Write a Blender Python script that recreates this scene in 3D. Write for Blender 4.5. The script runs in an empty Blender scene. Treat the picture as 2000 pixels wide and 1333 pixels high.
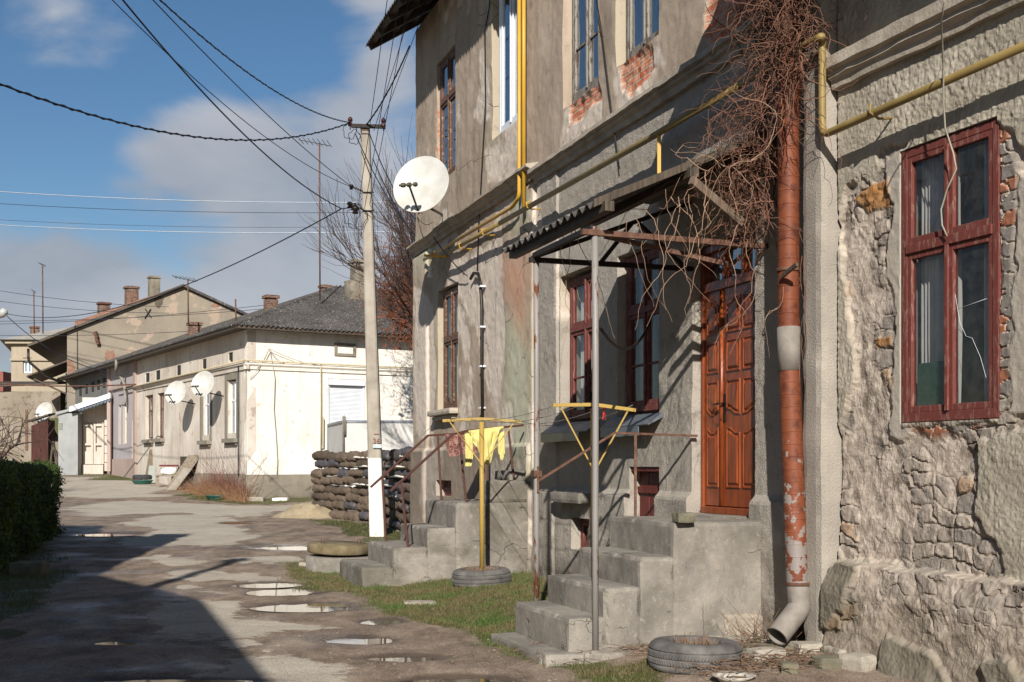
import bpy, math, random
import numpy as np
from mathutils import Vector, Matrix, Euler
random.seed(7); np.random.seed(7)
SC = bpy.context.scene; COL = SC.collection
F_PX, HOR, CX, EYE = 2400.0, 912.0, 1000.0, 1.6

# ---------------------------------------------------------------- helpers: photo measurement -> world
def P(x, y, Y):
    return Vector(((x-CX)/F_PX*Y, Y, EYE+(HOR-y)/F_PX*Y))
def GP(x, y):                                  # pixel on the sloping street -> ground point
    Y = 1.735/((y-HOR)/F_PX+.015)
    if Y > 40: Y = (1.6-.465+.045*40)/((y-HOR)/F_PX+.045)
    if Y > 60: Y = (1.6-1.365)/max(1e-4, (y-HOR)/F_PX)
    return ((x-CX)/F_PX*Y, Y)
def lin(c):
    c = c/255.0
    return c/12.92 if c <= .04045 else ((c+.055)/1.055)**2.4
def rgb(r, g, b, k=1.0):
    return (lin(r)*k, lin(g)*k, lin(b)*k, 1)

class Frame:                                   # u along a wall, w out of it, z up
    def __init__(s, o, e, n): s.o = Vector((o[0], o[1], 0)); s.e = Vector((e[0], e[1], 0)).normalized(); s.n = Vector((n[0], n[1], 0)).normalized()
    def __call__(s, u, w, z): p = s.o+s.e*u+s.n*w; return Vector((p.x, p.y, z))
    def u(s, x, w=0):                          # column x at out-distance w -> u
        k = (x-CX)/F_PX; b = s.o+s.n*w
        return (k*b.y-b.x)/(s.e.x-k*s.e.y)
    def w(s, x, u):                            # column x at given u -> w
        k = (x-CX)/F_PX; b = s.o+s.e*u
        return (k*b.y-b.x)/(s.n.x-k*s.n.y)
    def z(s, y, u, w=0): return EYE+(HOR-y)/F_PX*s(u, w, 0).y
    def uz(s, x, y, w=0): u = s.u(x, w); return (u, s.z(y, u, w))
def vpframe(x0, Y0, vp):
    d = ((vp-CX)/F_PX, 1.0); L = math.hypot(*d); d = (d[0]/L, d[1]/L)
    return Frame(((x0-CX)/F_PX*Y0, Y0), (-d[0], -d[1]), (-d[1], d[0]))
MF = vpframe(1373, 11.578, 180)                # main facade
WF = vpframe(1640, 2400/254.0, 60)             # right wing

# ---------------------------------------------------------------- numpy noise
def _h(ix, iy, iz, s):
    n = (ix.astype(np.int64)*374761393+iy.astype(np.int64)*668265263+iz.astype(np.int64)*2147483647*3+s*974711) & 0xffffffff
    n = ((n ^ (n >> 13))*1274126177) & 0xffffffff
    return ((n ^ (n >> 16)) & 0xffff)/65535.0
def vnoise(x, y, z=None, seed=0):
    x = np.asarray(x, float); y = np.asarray(y, float)
    z = np.zeros_like(x) if z is None else np.asarray(z, float)
    fx, fy, fz = np.floor(x), np.floor(y), np.floor(z)
    tx, ty, tz = x-fx, y-fy, z-fz
    tx = tx*tx*(3-2*tx); ty = ty*ty*(3-2*ty); tz = tz*tz*(3-2*tz)
    r = 0
    for a in (0, 1):
        for b in (0, 1):
            for c in (0, 1):
                r = r+_h(fx+a, fy+b, fz+c, seed)*(tx if a else 1-tx)*(ty if b else 1-ty)*(tz if c else 1-tz)
    return r*2-1
def fbm(x, y, z=None, seed=0, oct=4):
    r = 0; a = 1; t = 0; x = np.asarray(x, float); y = np.asarray(y, float)
    z = None if z is None else np.asarray(z, float)
    for i in range(oct):
        r = r+a*vnoise(x*2**i, y*2**i, None if z is None else z*2**i, seed+i*17); t += a; a *= .5
    return r/t
def voro(x, y, seed=0):
    fx, fy = np.floor(x), np.floor(y)
    d1 = np.full(x.shape, 9.); d2 = np.full(x.shape, 9.); idv = np.zeros(x.shape)
    for a in (-1, 0, 1):
        for b in (-1, 0, 1):
            cx, cy = fx+a, fy+b; zz = np.zeros_like(cx)
            px = cx+.15+.7*_h(cx, cy, zz, seed); py = cy+.15+.7*_h(cx, cy, zz, seed+5)
            d = np.maximum(np.abs(px-x), np.abs(py-y))*.6+np.hypot(px-x, py-y)*.5
            c = d < d1
            d2 = np.where(c, d1, np.minimum(d2, d)); idv = np.where(c, _h(cx, cy, zz, seed+9), idv); d1 = np.where(c, d, d1)
    return d1, d2, idv
def sdpoly(x, y, poly):                        # signed distance, negative inside
    d = np.full(x.shape, 1e9); ins = np.zeros(x.shape, bool); n = len(poly)
    for i in range(n):
        x1, y1 = poly[i]; x2, y2 = poly[(i+1) % n]
        ex, ey = x2-x1, y2-y1; wx, wy = x-x1, y-y1
        t = np.clip((wx*ex+wy*ey)/(ex*ex+ey*ey+1e-12), 0, 1)
        d = np.minimum(d, (wx-ex*t)**2+(wy-ey*t)**2)
        c = ((y1 > y) != (y2 > y)) & (x < (x2-x1)*(y-y1)/((y2-y1)+1e-12)+x1)
        ins ^= c
    d = np.sqrt(d)
    return np.where(ins, -d, d)
def sstep(a, b, x):
    t = np.clip((x-a)/(b-a), 0, 1); return t*t*(3-2*t)

# ---------------------------------------------------------------- materials
class NT:
    def __init__(s, name):
        m = bpy.data.materials.new(name); m.use_nodes = True; s.m = m; s.t = m.node_tree; s.t.nodes.clear()
        s.out = s.n('ShaderNodeOutputMaterial'); s.b = s.n('ShaderNodeBsdfPrincipled'); s.l(s.b.outputs[0], s.out.inputs[0])
        s.b.inputs['Specular IOR Level'].default_value = .3
    def n(s, ty, **k):
        x = s.t.nodes.new(ty)
        for a, v in k.items(): setattr(x, a, v)
        return x
    def l(s, a, b): s.t.links.new(a, b)
    def set(s, sock, v):
        if hasattr(v, 'links') or isinstance(v, bpy.types.NodeSocket): s.l(v, sock)
        else: sock.default_value = v
    def coord(s, kind='Object', scale=(1, 1, 1)):
        if kind == 'UV': c = s.n('ShaderNodeUVMap').outputs[0]
        elif kind == 'World': c = s.n('ShaderNodeNewGeometry').outputs['Position']
        else: c = s.n('ShaderNodeTexCoord').outputs[kind]
        m = s.n('ShaderNodeMapping'); s.l(c, m.inputs[0]); m.inputs['Scale'].default_value = scale
        return m.outputs[0]
    def noise(s, vec, scale=5, detail=4, rough=.55, dist=0):
        x = s.n('ShaderNodeTexNoise'); s.l(vec, x.inputs['Vector']); x.inputs['Scale'].default_value = scale
        x.inputs['Detail'].default_value = detail; x.inputs['Roughness'].default_value = rough; x.inputs['Distortion'].default_value = dist
        return x.outputs['Fac']
    def voro(s, vec, scale=5, feature='F1', out='Distance'):
        x = s.n('ShaderNodeTexVoronoi', feature=feature); s.l(vec, x.inputs['Vector']); x.inputs['Scale'].default_value = scale
        return x.outputs[out]
    def ramp(s, f, stops):
        x = s.n('ShaderNodeValToRGB'); s.l(f, x.inputs[0]); e = x.color_ramp.elements
        while len(e) < len(stops): e.new(.5)
        for i, (p, c) in enumerate(stops):
            e[i].position = p; e[i].color = c if isinstance(c, (tuple, list)) else (c, c, c, 1)
        return x.outputs[0]
    def mix(s, f, a, b, mode='MIX'):
        x = s.n('ShaderNodeMix', data_type='RGBA', blend_type=mode); s.set(x.inputs[0], f); s.set(x.inputs[6], a); s.set(x.inputs[7], b)
        return x.outputs[2]
    def math(s, op, a, b=0.0, clamp=False):
        x = s.n('ShaderNodeMath', operation=op, use_clamp=clamp); s.set(x.inputs[0], a); s.set(x.inputs[1], b); return x.outputs[0]
    def attr(s, name, out='Fac'):
        return s.n('ShaderNodeAttribute', attribute_name=name).outputs[out]
    def bump(s, h, strength=.5, dist=.02, prev=None):
        x = s.n('ShaderNodeBump'); s.l(h, x.inputs['Height']); x.inputs['Strength'].default_value = strength; x.inputs['Distance'].default_value = dist
        if prev is not None: s.l(prev, x.inputs['Normal'])
        return x.outputs[0]
    def fin(s, col=None, rough=None, normal=None, metal=None, spec=None):
        if col is not None: s.set(s.b.inputs['Base Color'], col)
        if rough is not None: s.set(s.b.inputs['Roughness'], rough)
        if normal is not None: s.l(normal, s.b.inputs['Normal'])
        if metal is not None: s.set(s.b.inputs['Metallic'], metal)
        if spec is not None: s.b.inputs['Specular IOR Level'].default_value = spec
        return s.m

def m_basic(name, c1, c2, scale=6, rough=.8, bs=40, bstr=.3, bd=.01, metal=0, kind='World', stretch=(1, 1, 1), spec=.3):
    t = NT(name); v = t.coord(kind, stretch)
    f = t.ramp(t.noise(v, scale, 5, .6), [(.3, 0.0), (.7, 1.0)])
    c = t.mix(f, c1, c2); h = t.noise(v, bs, 4, .6)
    return t.fin(c, rough, t.bump(h, bstr, bd), metal, spec)
def m_peel(name, base, under, amount=.5, scale=14, rough=.6, metal=0, stretch=(1, 1, 1)):
    t = NT(name); v = t.coord('World', stretch)
    n = t.noise(v, scale, 6, .65); f = t.ramp(n, [(amount-.03, 0.0), (amount+.03, 1.0)])
    b2 = t.mix(t.noise(v, 3, 3), base, tuple(x*.75 for x in base[:3])+(1,))
    c = t.mix(f, b2, under)
    return t.fin(c, rough, t.bump(t.math('SUBTRACT', t.noise(v, 90, 3), f), .25, .004), metal)
def m_wood(name, c1, c2, rough=.6, stretch=(12, 12, 1), scale=3, bstr=.3):
    t = NT(name); v = t.coord('World', stretch); n = t.noise(v, scale, 6, .6, .6)
    c = t.mix(t.ramp(n, [(.35, 0.0), (.65, 1.0)]), c1, c2)
    return t.fin(c, rough, t.bump(n, bstr, .004))

# ---------------------------------------------------------------- mesh builder
class MB:
    def __init__(s): s.v = []; s.f = []; s.sm = []; s.uv = None
    def add(s, verts, faces, smooth=False):
        o = len(s.v); s.v += [tuple(p) for p in verts]; s.f += [tuple(i+o for i in f) for f in faces]; s.sm += [smooth]*len(faces); return s
    def hexa(s, p): return s.add(p, [(0, 3, 2, 1), (4, 5, 6, 7), (0, 1, 5, 4), (1, 2, 6, 5), (2, 3, 7, 6), (3, 0, 4, 7)])
    def box(s, fr, u0, u1, w0, w1, z0, z1):
        return s.hexa([fr(u0, w1, z0), fr(u1, w1, z0), fr(u1, w0, z0), fr(u0, w0, z0), fr(u0, w1, z1), fr(u1, w1, z1), fr(u1, w0, z1), fr(u0, w0, z1)])
    def bar(s, a, b, wx, wy=None, up=(0, 0, 1)):
        a = Vector(a); b = Vector(b); d = (b-a).normalized(); wy = wy or wx
        u = Vector(up)
        if abs(d.dot(u)) > .95: u = Vector((1, 0, 0))
        x = d.cross(u).normalized(); y = x.cross(d)
        q = [(-1, -1), (1, -1), (1, 1), (-1, 1)]
        return s.hexa([a+x*wx/2*i+y*wy/2*j for i, j in q]+[b+x*wx/2*i+y*wy/2*j for i, j in q])
    def tube(s, path, r, seg=8, cap=True, smooth=True):
        path = [Vector(p) for p in path]; n = len(path); rs = r if isinstance(r, (list, tuple)) else [r]*n
        o = []; px = None
        for i, p in enumerate(path):
            d = (path[min(i+1, n-1)]-path[max(i-1, 0)])
            d = d.normalized() if d.length > 1e-9 else Vector((0, 0, 1))
            if px is None:
                u = Vector((0, 0, 1)) if abs(d.z) < .9 else Vector((1, 0, 0)); x = d.cross(u).normalized()
            else:
                x = (px-d*px.dot(d)); x = x.normalized() if x.length > 1e-6 else d.orthogonal().normalized()
            px = x; y = d.cross(x)
            o += [p+(x*math.cos(2*math.pi*k/seg)+y*math.sin(2*math.pi*k/seg))*rs[i] for k in range(seg)]
        f = [(i*seg+k, i*seg+(k+1) % seg, (i+1)*seg+(k+1) % seg, (i+1)*seg+k) for i in range(n-1) for k in range(seg)]
        if cap: f += [tuple(range(seg-1, -1, -1)), tuple((n-1)*seg+k for k in range(seg))]
        return s.add(o, f, smooth)
    def lathe(s, c, prof, seg=32, axis=(0, 0, 1), smooth=True, jit=0):
        c = Vector(c); ax = Vector(axis).normalized(); x = ax.orthogonal().normalized(); y = ax.cross(x); o = []
        for r, h in prof:
            for k in range(seg):
                a = 2*math.pi*k/seg; rr = r*(1+random.uniform(-jit, jit))
                o.append(c+ax*h+(x*math.cos(a)+y*math.sin(a))*rr)
        n = len(prof)
        f = [(i*seg+k, i*seg+(k+1) % seg, (i+1)*seg+(k+1) % seg, (i+1)*seg+k) for i in range(n-1) for k in range(seg)]
        return s.add(o, f, smooth)
    def poly(s, pts, ext):                      # polygon (coplanar 3d points) extruded by vector ext
        n = len(pts); e = Vector(ext); o = [Vector(p) for p in pts]+[Vector(p)+e for p in pts]
        return s.add(o, [tuple(range(n-1, -1, -1)), tuple(range(n, 2*n))]+[(i, (i+1) % n, n+(i+1) % n, n+i) for i in range(n)])
    def rough(s, fr, u0, u1, w0, w1, z0, z1, step=.05, amp=.008, sc=4, seed=0, chip=.0, smooth=False):
        """box with subdivided, noise-worn faces"""
        nu, nw, nz = [max(1, int(round(abs(b-a)/step))) for a, b in ((u0, u1), (w0, w1), (z0, z1))]
        U, W, Z = np.linspace(u0, u1, nu+1), np.linspace(w0, w1, nw+1), np.linspace(z0, z1, nz+1)
        idx = {}; vs = []; fs = []
        def vid(i, j, k):
            key = (i, j, k)
            if key not in idx: idx[key] = len(vs); vs.append((U[i], W[j], Z[k], (i in (0, nu))+(j in (0, nw))+(k in (0, nz)), (1 if i == nu else -1 if i == 0 else 0), (1 if j == nw else -1 if j == 0 else 0), (1 if k == nz else -1 if k == 0 else 0)))
            return idx[key]
        for i in range(nu):
            for j in range(nw):
                fs.append((vid(i, j, nz), vid(i, j+1, nz), vid(i+1, j+1, nz), vid(i+1, j, nz)))
                fs.append((vid(i, j, 0), vid(i+1, j, 0), vid(i+1, j+1, 0), vid(i, j+1, 0)))
            for k in range(nz):
                fs.append((vid(i, nw, k), vid(i+1, nw, k), vid(i+1, nw, k+1), vid(i, nw, k+1)))
                fs.append((vid(i, 0, k), vid(i, 0, k+1), vid(i+1, 0, k+1), vid(i+1, 0, k)))
        for j in range(nw):
            for k in range(nz):
                fs.append((vid(nu, j, k), vid(nu, j, k+1), vid(nu, j+1, k+1), vid(nu, j+1, k)))
                fs.append((vid(0, j, k), vid(0, j+1, k), vid(0, j+1, k+1), vid(0, j, k+1)))
        A = np.array(vs); q = A[:, :3]*sc
        ns = [fbm(q[:, 0], q[:, 1], q[:, 2], seed+31*a, 3) for a in range(3)]
        ch = np.clip(fbm(q[:, 0]*1.7, q[:, 1]*1.7, q[:, 2]*1.7, seed+77, 3)*2-.1, 0, 1)
        edge = (A[:, 3] >= 2)
        rnd = np.where(edge, -step*.16-chip*ch, 0)
        o = []
        for i in range(len(A)):
            o.append(fr(A[i, 0]+ns[0][i]*amp+A[i, 4]*rnd[i], A[i, 1]+ns[1][i]*amp+A[i, 5]*rnd[i], A[i, 2]+ns[2][i]*amp*.6+A[i, 6]*rnd[i]))
        return s.add(o, fs, smooth)

def _wloc(o):
    v = Vector((0, 0, 0))
    while o is not None: v += o.location; o = o.parent
    return v
def mesh_of(name, mb, m):
    me = bpy.data.meshes.new(name); me.from_pydata(mb.v, [], mb.f)
    me.polygons.foreach_set('use_smooth', mb.sm)
    if m: me.materials.append(m)
    me.update(); return me
def part(name, mb, m, parent, label=None, kind=None, bevel=0):
    off = _wloc(parent); mb.v = [(p[0]-off.x, p[1]-off.y, p[2]-off.z) for p in mb.v]
    o = bpy.data.objects.new(name, mesh_of(name, mb, m)); COL.objects.link(o); o.parent = parent
    if label: o['label'] = label
    if kind: o['kind'] = kind
    if bevel: bev(o, bevel)
    return o
def bev(o, w, seg=2):
    b = o.modifiers.new('bevel', 'BEVEL'); b.width = w; b.segments = seg; b.limit_method = 'ANGLE'; b.angle_limit = math.radians(40)
def tag(o, label, cat, group=None):
    o['label'] = label; o['category'] = cat
    if group: o['group'] = group
    return o
def thing(name, label, cat, loc, group=None):
    o = bpy.data.objects.new(name, None); COL.objects.link(o); o.location = Vector(loc); o.empty_display_size = .2
    return tag(o, label, cat, group)
def single(name, mb, m, label=None, cat=None, group=None, kind=None, bevel=0):
    A = np.array(mb.v); c = Vector(((A[:, 0].min()+A[:, 0].max())/2, (A[:, 1].min()+A[:, 1].max())/2, A[:, 2].min()))
    mb.v = [(p[0]-c.x, p[1]-c.y, p[2]-c.z) for p in mb.v]
    o = bpy.data.objects.new(name, mesh_of(name, mb, m)); COL.objects.link(o); o.location = c
    if label: tag(o, label, cat, group)
    if kind: o['kind'] = kind
    if bevel: bev(o, bevel)
    return o
def copy_tree(o, parent=None):
    c = o.copy(); COL.objects.link(c); c.parent = parent
    for ch in list(o.children): copy_tree(ch, c)
    return c
def catenary(a, b, sag, n=24, wob=0):
    a = Vector(a); b = Vector(b); r = []
    for i in range(n+1):
        t = i/n; p = a.lerp(b, t); p.z -= sag*4*t*(1-t)
        if wob and 0 < i < n: p += Vector((random.uniform(-wob, wob), 0, random.uniform(-wob, wob)))
        r.append(p)
    return r

# ground height: street rising gently away from the camera, bank along the facade
PUDS = [(563, 1069, .62, .45), (522, 1141, .30, .25), (562, 1155, .33, .32), (600, 1184, .42, .30), (650, 1181, .2, .12), (748, 1212, .17, .16), (688, 1249, .26, .18), (795, 1284, .26, .13), (900, 1328, .3, .15), (216, 1043, .45, .45), (472, 1020, .35, .4), (228, 1254, .14, .09), (335, 1327, .5, .08)]
PUDW = [(GP(a, b), c, d) for a, b, c, d in PUDS]
def gbase(y): return .015*(min(y, 40)-9)+.045*max(0, min(y, 60)-40)
def gz(x, y, fine=True):
    x = np.asarray(x, float); y = np.asarray(y, float)
    z = .015*(np.minimum(y, 40)-9)+.045*np.clip(y-40, 0, 20)
    w = (x-MF.o.x)*MF.n.x+(y-MF.o.y)*MF.n.y; u = (x-MF.o.x)*MF.e.x+(y-MF.o.y)*MF.e.y
    near = sstep(60, 30, y)
    z = z+near*(.10*sstep(1.9, .8, w))*sstep(-10.2, -8.5, u)
    z = z+.05*sstep(1.0, .1, w)*sstep(1.2, 2.2, u)*near
    if fine:
        d = np.zeros_like(z)
        for (c, a, b) in PUDW:
            d = np.maximum(d, np.exp(-(((x-c[0])/a)**2+((y-c[1])/b)**2)*.8))
        z = z-.045*d+near*(.030*fbm(x*.9, y*.9, seed=3)+.012*fbm(x*5, y*5, seed=5))*(1-.5*d)+near*d*.022*fbm(x*6.5, y*6.5, seed=15, oct=4)
    return z
def gzf(x, y): return float(gz(np.array([x]), np.array([y]))[0])
# ================================================================ camera, light, sky
cam = bpy.data.cameras.new('camera'); cam.sensor_width = 36; cam.lens = F_PX/2000*36; cam.shift_y = (HOR-666.5)/2000; cam.clip_end = 3000; cam.clip_start = .05
co = bpy.data.objects.new('camera', cam); COL.objects.link(co); co.location = (0, 0, EYE); co.rotation_euler = (math.radians(90), 0, 0); SC.camera = co
SUN = (MF.n*-1.0+MF.e*-2.45+Vector((0, 0, -1.5))).normalized()
sl = bpy.data.lights.new('sun', 'SUN'); sl.energy = 4.6; sl.angle = math.radians(.55); sl.color = (1, .955, .895)
so = bpy.data.objects.new('sun', sl); COL.objects.link(so); so.rotation_euler = SUN.to_track_quat('-Z', 'Y').to_euler(); so.location = (0, 0, 30)
W = bpy.data.worlds.new('World'); SC.world = W; W.use_nodes = True; wt = W.node_tree; wt.nodes.clear()
def wn(t, **k):
    x = wt.nodes.new(t)
    for a, v in k.items(): setattr(x, a, v)
    return x
sky = wn('ShaderNodeTexSky', sky_type='NISHITA'); sky.sun_disc = False
sky.sun_elevation = math.asin(-SUN.z); sky.sun_rotation = math.atan2(-SUN.x, -SUN.y); sky.air_density = 1.0; sky.dust_density = .3; sky.ozone_density = 2.5
wl = wt.links.new
geo = wn('ShaderNodeTexCoord')
def wmath(op, a, b=0.0, c=None, clamp=False):
    x = wn('ShaderNodeMath', operation=op, use_clamp=clamp)
    for i, v in enumerate((a, b) if c is None else (a, b, c)):
        if isinstance(v, (int, float)): x.inputs[i].default_value = v
        else: wl(v, x.inputs[i])
    return x.outputs[0]
sep = wn('ShaderNodeSeparateXYZ'); wl(geo.outputs['Generated'], sep.inputs[0])
az = wmath('ARCTAN2', sep.outputs[0], sep.outputs[1]); el = wmath('ARCSINE', sep.outputs[2])
cmb = wn('ShaderNodeCombineXYZ'); wl(az, cmb.inputs[0]); wl(wmath('MULTIPLY', el, 1.9), cmb.inputs[1])
def wnoise(scale, det, off):
    mp = wn('ShaderNodeMapping'); wl(cmb.outputs[0], mp.inputs[0]); mp.inputs['Location'].default_value = off
    x = wn('ShaderNodeTexNoise'); wl(mp.outputs[0], x.inputs['Vector']); x.inputs['Scale'].default_value = scale; x.inputs['Detail'].default_value = det; x.inputs['Roughness'].default_value = .52
    x.inputs['Distortion'].default_value = .25
    return x.outputs['Fac']
nz1 = wnoise(7, 7, (0, 0, 0)); nz2 = wnoise(2.2, 3, (3, 1, 0))
def blob(a0, e0, ra, re):                      # soft cloud bank at azimuth, elevation (radians)
    dx = wmath('DIVIDE', wmath('SUBTRACT', az, a0), ra); dy = wmath('DIVIDE', wmath('SUBTRACT', el, e0), re)
    return wmath('SUBTRACT', 1.0, wmath('SQRT', wmath('ADD', wmath('MULTIPLY', dx, dx), wmath('MULTIPLY', dy, dy))))
def pe(x, y): return math.atan((x-CX)/F_PX), math.atan((HOR-y)/F_PX)
acc = None
for (bx, by, rx, ry, wgt) in [(150, 640, 560, 175, 1.0), (470, 345, 250, 120, .85), (640, 420, 260, 230, .75), (560, 560, 330, 170, .8), (740, 60, 110, 240, .42), (110, 80, 120, 90, .30), (700, 300, 170, 140, .6), (300, 400, 130, 60, .35)]:
    a0, e0 = pe(bx, by); b = wmath('MULTIPLY', blob(a0, e0, rx/F_PX, ry/F_PX), wgt)
    acc = b if acc is None else wmath('MAXIMUM', acc, b)
back = wmath('MULTIPLY', wmath('SUBTRACT', nz2, .52), 2.5)      # scattered clouds over the rest of the sky
awayf = wmath('MULTIPLY', wmath('SUBTRACT', wmath('ABSOLUTE', az), .5), 2.0, clamp=True)
acc = wmath('MAXIMUM', acc, wmath('SUBTRACT', wmath('MULTIPLY', back, awayf), wmath('MULTIPLY', wmath('SUBTRACT', 1.0, awayf), 1.0)))
dens = wmath('ADD', acc, wmath('MULTIPLY', wmath('SUBTRACT', nz1, .5), 1.5))
mr = wn('ShaderNodeMapRange', interpolation_type='SMOOTHSTEP'); wl(dens, mr.inputs[0]); mr.inputs[1].default_value = -.05; mr.inputs[2].default_value = .42; mr.inputs[4].default_value = .90
hsv = wn('ShaderNodeHueSaturation'); wl(sky.outputs[0], hsv.inputs['Color']); hsv.inputs['Saturation'].default_value = 1.18; hsv.inputs['Value'].default_value = .9
cr = wn('ShaderNodeValToRGB'); wl(wnoise(4, 5, (7, 2, 0)), cr.inputs[0]); cr.color_ramp.elements[0].position = .35; cr.color_ramp.elements[1].position = .65
SKYC0, SKYC1 = (3.8, 4.15, 4.8, 1), (6.4, 6.5, 6.9, 1)
cr.color_ramp.elements[0].color = SKYC0; cr.color_ramp.elements[1].color = SKYC1
mx = wn('ShaderNodeMix', data_type='RGBA'); wl(mr.outputs[0], mx.inputs[0]); wl(hsv.outputs[0], mx.inputs[6]); wl(cr.outputs[0], mx.inputs[7])
bg = wn('ShaderNodeBackground'); bg.inputs[1].default_value = .058; wl(mx.outputs[2], bg.inputs[0])
wo = wn('ShaderNodeOutputWorld'); wl(bg.outputs[0], wo.inputs[0])
SC.view_settings.view_transform = 'Standard'; SC.view_settings.look = 'None'; SC.view_settings.exposure = .65; SC.view_settings.gamma = 1
SC.render.engine = 'CYCLES'; SC.cycles.use_denoising = True; SC.cycles.max_bounces = 6; SC.cycles.sample_clamp_indirect = 6

# ================================================================ ground
def dens_lines(a, b, fine, lo, hi):
    r = list(np.arange(a, b, fine)); x = a; s = fine
    while x > lo: s *= 1.25; x -= s; r.append(x)
    x = b; s = fine
    while x < hi: s *= 1.25; x += s; r.append(x)
    return np.array(sorted(r))
gx = dens_lines(-7.5, 3.2, .045, -1500, 1500)
gy1 = []; y = 5.0
while y < 60: gy1.append(y); y += .0045*y
gy = np.array(list(dens_lines(4.0, 4.99, .1, -300, 4.95)[:-1]))
gy = np.array(sorted([v for v in gy if v < 5.0]+gy1)); s = .4
while gy[-1] < 2500: s *= 1.2; gy = np.append(gy, gy[-1]+s)
GX, GY = np.meshgrid(gx, gy); X = GX.ravel(); Yv = GY.ravel()
Z = gz(X, Yv)
def gpoly(pp): return [GP(a, b) for a, b in pp]
DRY = [[(279, 1207), (326, 1185), (384, 1171), (453, 1176), (507, 1205), (543, 1216), (609, 1229), (565, 1234), (522, 1249), (514, 1278), (565, 1303), (604, 1340), (363, 1340), (424, 1285), (409, 1252), (366, 1234), (319, 1227)],
 [(270, 1092), (300, 1083), (348, 1084), (385, 1103), (330, 1105)], [(326, 1111), (428, 1111), (449, 1125), (380, 1138), (350, 1128)],
 [(239, 1060), (275, 1042), (345, 1036), (240, 1026), (300, 1008), (435, 1002), (464, 1031), (489, 1056), (435, 1067), (326, 1067)],
 [(141, 990), (254, 977), (471, 988), (630, 988), (560, 998), (470, 1012), (362, 1001), (163, 1010)],
 [(100, 933), (254, 931), (330, 945), (320, 970), (200, 974), (100, 968)], [(359, 1143), (435, 1151), (475, 1165), (384, 1158)],
 [(470, 1090), (560, 1085), (590, 1095), (520, 1103)], [(510, 1290), (700, 1300), (640, 1340), (520, 1340)], [(460, 1115), (520, 1130), (500, 1142), (470, 1130)]]
GRS = [[(560, 1100), (620, 1095), (700, 1085), (760, 1130), (880, 1150), (1060, 1130), (1120, 1200), (1180, 1290), (1290, 1310), (1290, 1345), (1150, 1345), (1020, 1290), (900, 1230), (760, 1200), (640, 1150), (580, 1125)],
 [(600, 1015), (700, 1018), (790, 1040), (790, 1070), (730, 1060), (640, 1030)], [(330, 960), (420, 970), (620, 972), (620, 980), (480, 986), (360, 975)], [(150, 925), (300, 930), (300, 940), (180, 938)],
 [(-60, 1010), (60, 1020), (100, 1090), (130, 1130), (90, 1180), (-60, 1240)], [(0, 1240), (-300, 1200), (-300, 1000), (-60, 1000)]]
def field(polys, seed, amp=.5, fr=1.3):
    m = np.full(X.shape, -3.0); sel = (Yv < 70) & (Yv > 3) & (np.abs(X) < 30)
    xs, ys = X[sel], Yv[sel]; r = np.full(xs.shape, -3.0)
    for p in polys:
        r = np.maximum(r, -sdpoly(xs, ys, gpoly(p)))
    r = r+amp*fbm(xs*fr, ys*fr*.8, seed=seed, oct=5)*(1+ys*.02); m[sel] = r; return m
dry = np.clip(field(DRY, 11, .38, 2.2)*2.2+.5, 0, 1); grs = np.clip(field(GRS, 23, .3)*2.5+.5, 0, 1)
me = bpy.data.meshes.new('ground'); nx, ny = len(gx), len(gy)
I = np.arange(nx*ny).reshape(ny, nx); Q = np.stack([I[:-1, :-1], I[:-1, 1:], I[1:, 1:], I[1:, :-1]], -1).reshape(-1, 4)
me.vertices.add(nx*ny); me.vertices.foreach_set('co', np.stack([X, Yv, Z], -1).ravel())
me.loops.add(Q.size); me.loops.foreach_set('vertex_index', Q.ravel().astype(np.int32)); me.polygons.add(len(Q)); me.polygons.foreach_set('loop_start', np.arange(0, Q.size, 4, dtype=np.int32))
me.polygons.foreach_set('loop_total', np.full(len(Q), 4, np.int32)); me.polygons.foreach_set('use_smooth', np.ones(len(Q), bool)); me.update(calc_edges=True)
def fattr(me, name, arr):
    a = me.attributes.new(name, 'FLOAT', 'POINT'); a.data.foreach_set('value', np.asarray(arr, np.float32))
pudf = np.zeros(X.shape)
for (c_, a_, b_) in PUDW: pudf = np.maximum(pudf, np.exp(-(((X-c_[0])/a_)**2+((Yv-c_[1])/b_)**2)*.28))
fattr(me, 'dry', dry); fattr(me, 'grs', grs); fattr(me, 'pud', pudf)
t = NT('ground_dirt'); v = t.coord('World'); vs = t.coord('World', (1, .55, 1))
d = t.math('ADD', t.attr('dry'), t.math('MULTIPLY', t.math('SUBTRACT', t.noise(t.coord('World', (.6, 1.3, 1)), 9, 9, .72), .5), 1.7)); df = t.ramp(d, [(.44, 0.0), (.54, 1.0)])
n1 = t.noise(v, 1.2, 5, .6); n2 = t.noise(v, 30, 5, .7); n3 = t.noise(vs, 2.6, 6, .7)
dryc = t.mix(n2, rgb(160, 150, 134, .85), rgb(200, 190, 173, .88)); damp = t.mix(t.ramp(n3, [(.35, 0.0), (.65, 1.0)]), rgb(92, 76, 63, .9), rgb(150, 132, 114, .95))
c = t.mix(df, damp, dryc); c = t.mix(t.ramp(n1, [(.4, 0.0), (.7, .35)]), c, rgb(120, 104, 86, .8))
pb = t.voro(v, 42); pebble = t.ramp(pb, [(.0, 1.0), (.28, 1.0), (.34, 0.0)]); pm = t.math('MULTIPLY', pebble, t.ramp(t.noise(v, 2.2, 4, .7), [(.52, 0.0), (.62, 1.0)]))
c = t.mix(t.math('MULTIPLY', pm, .6), c, rgb(172, 160, 144))
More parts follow.
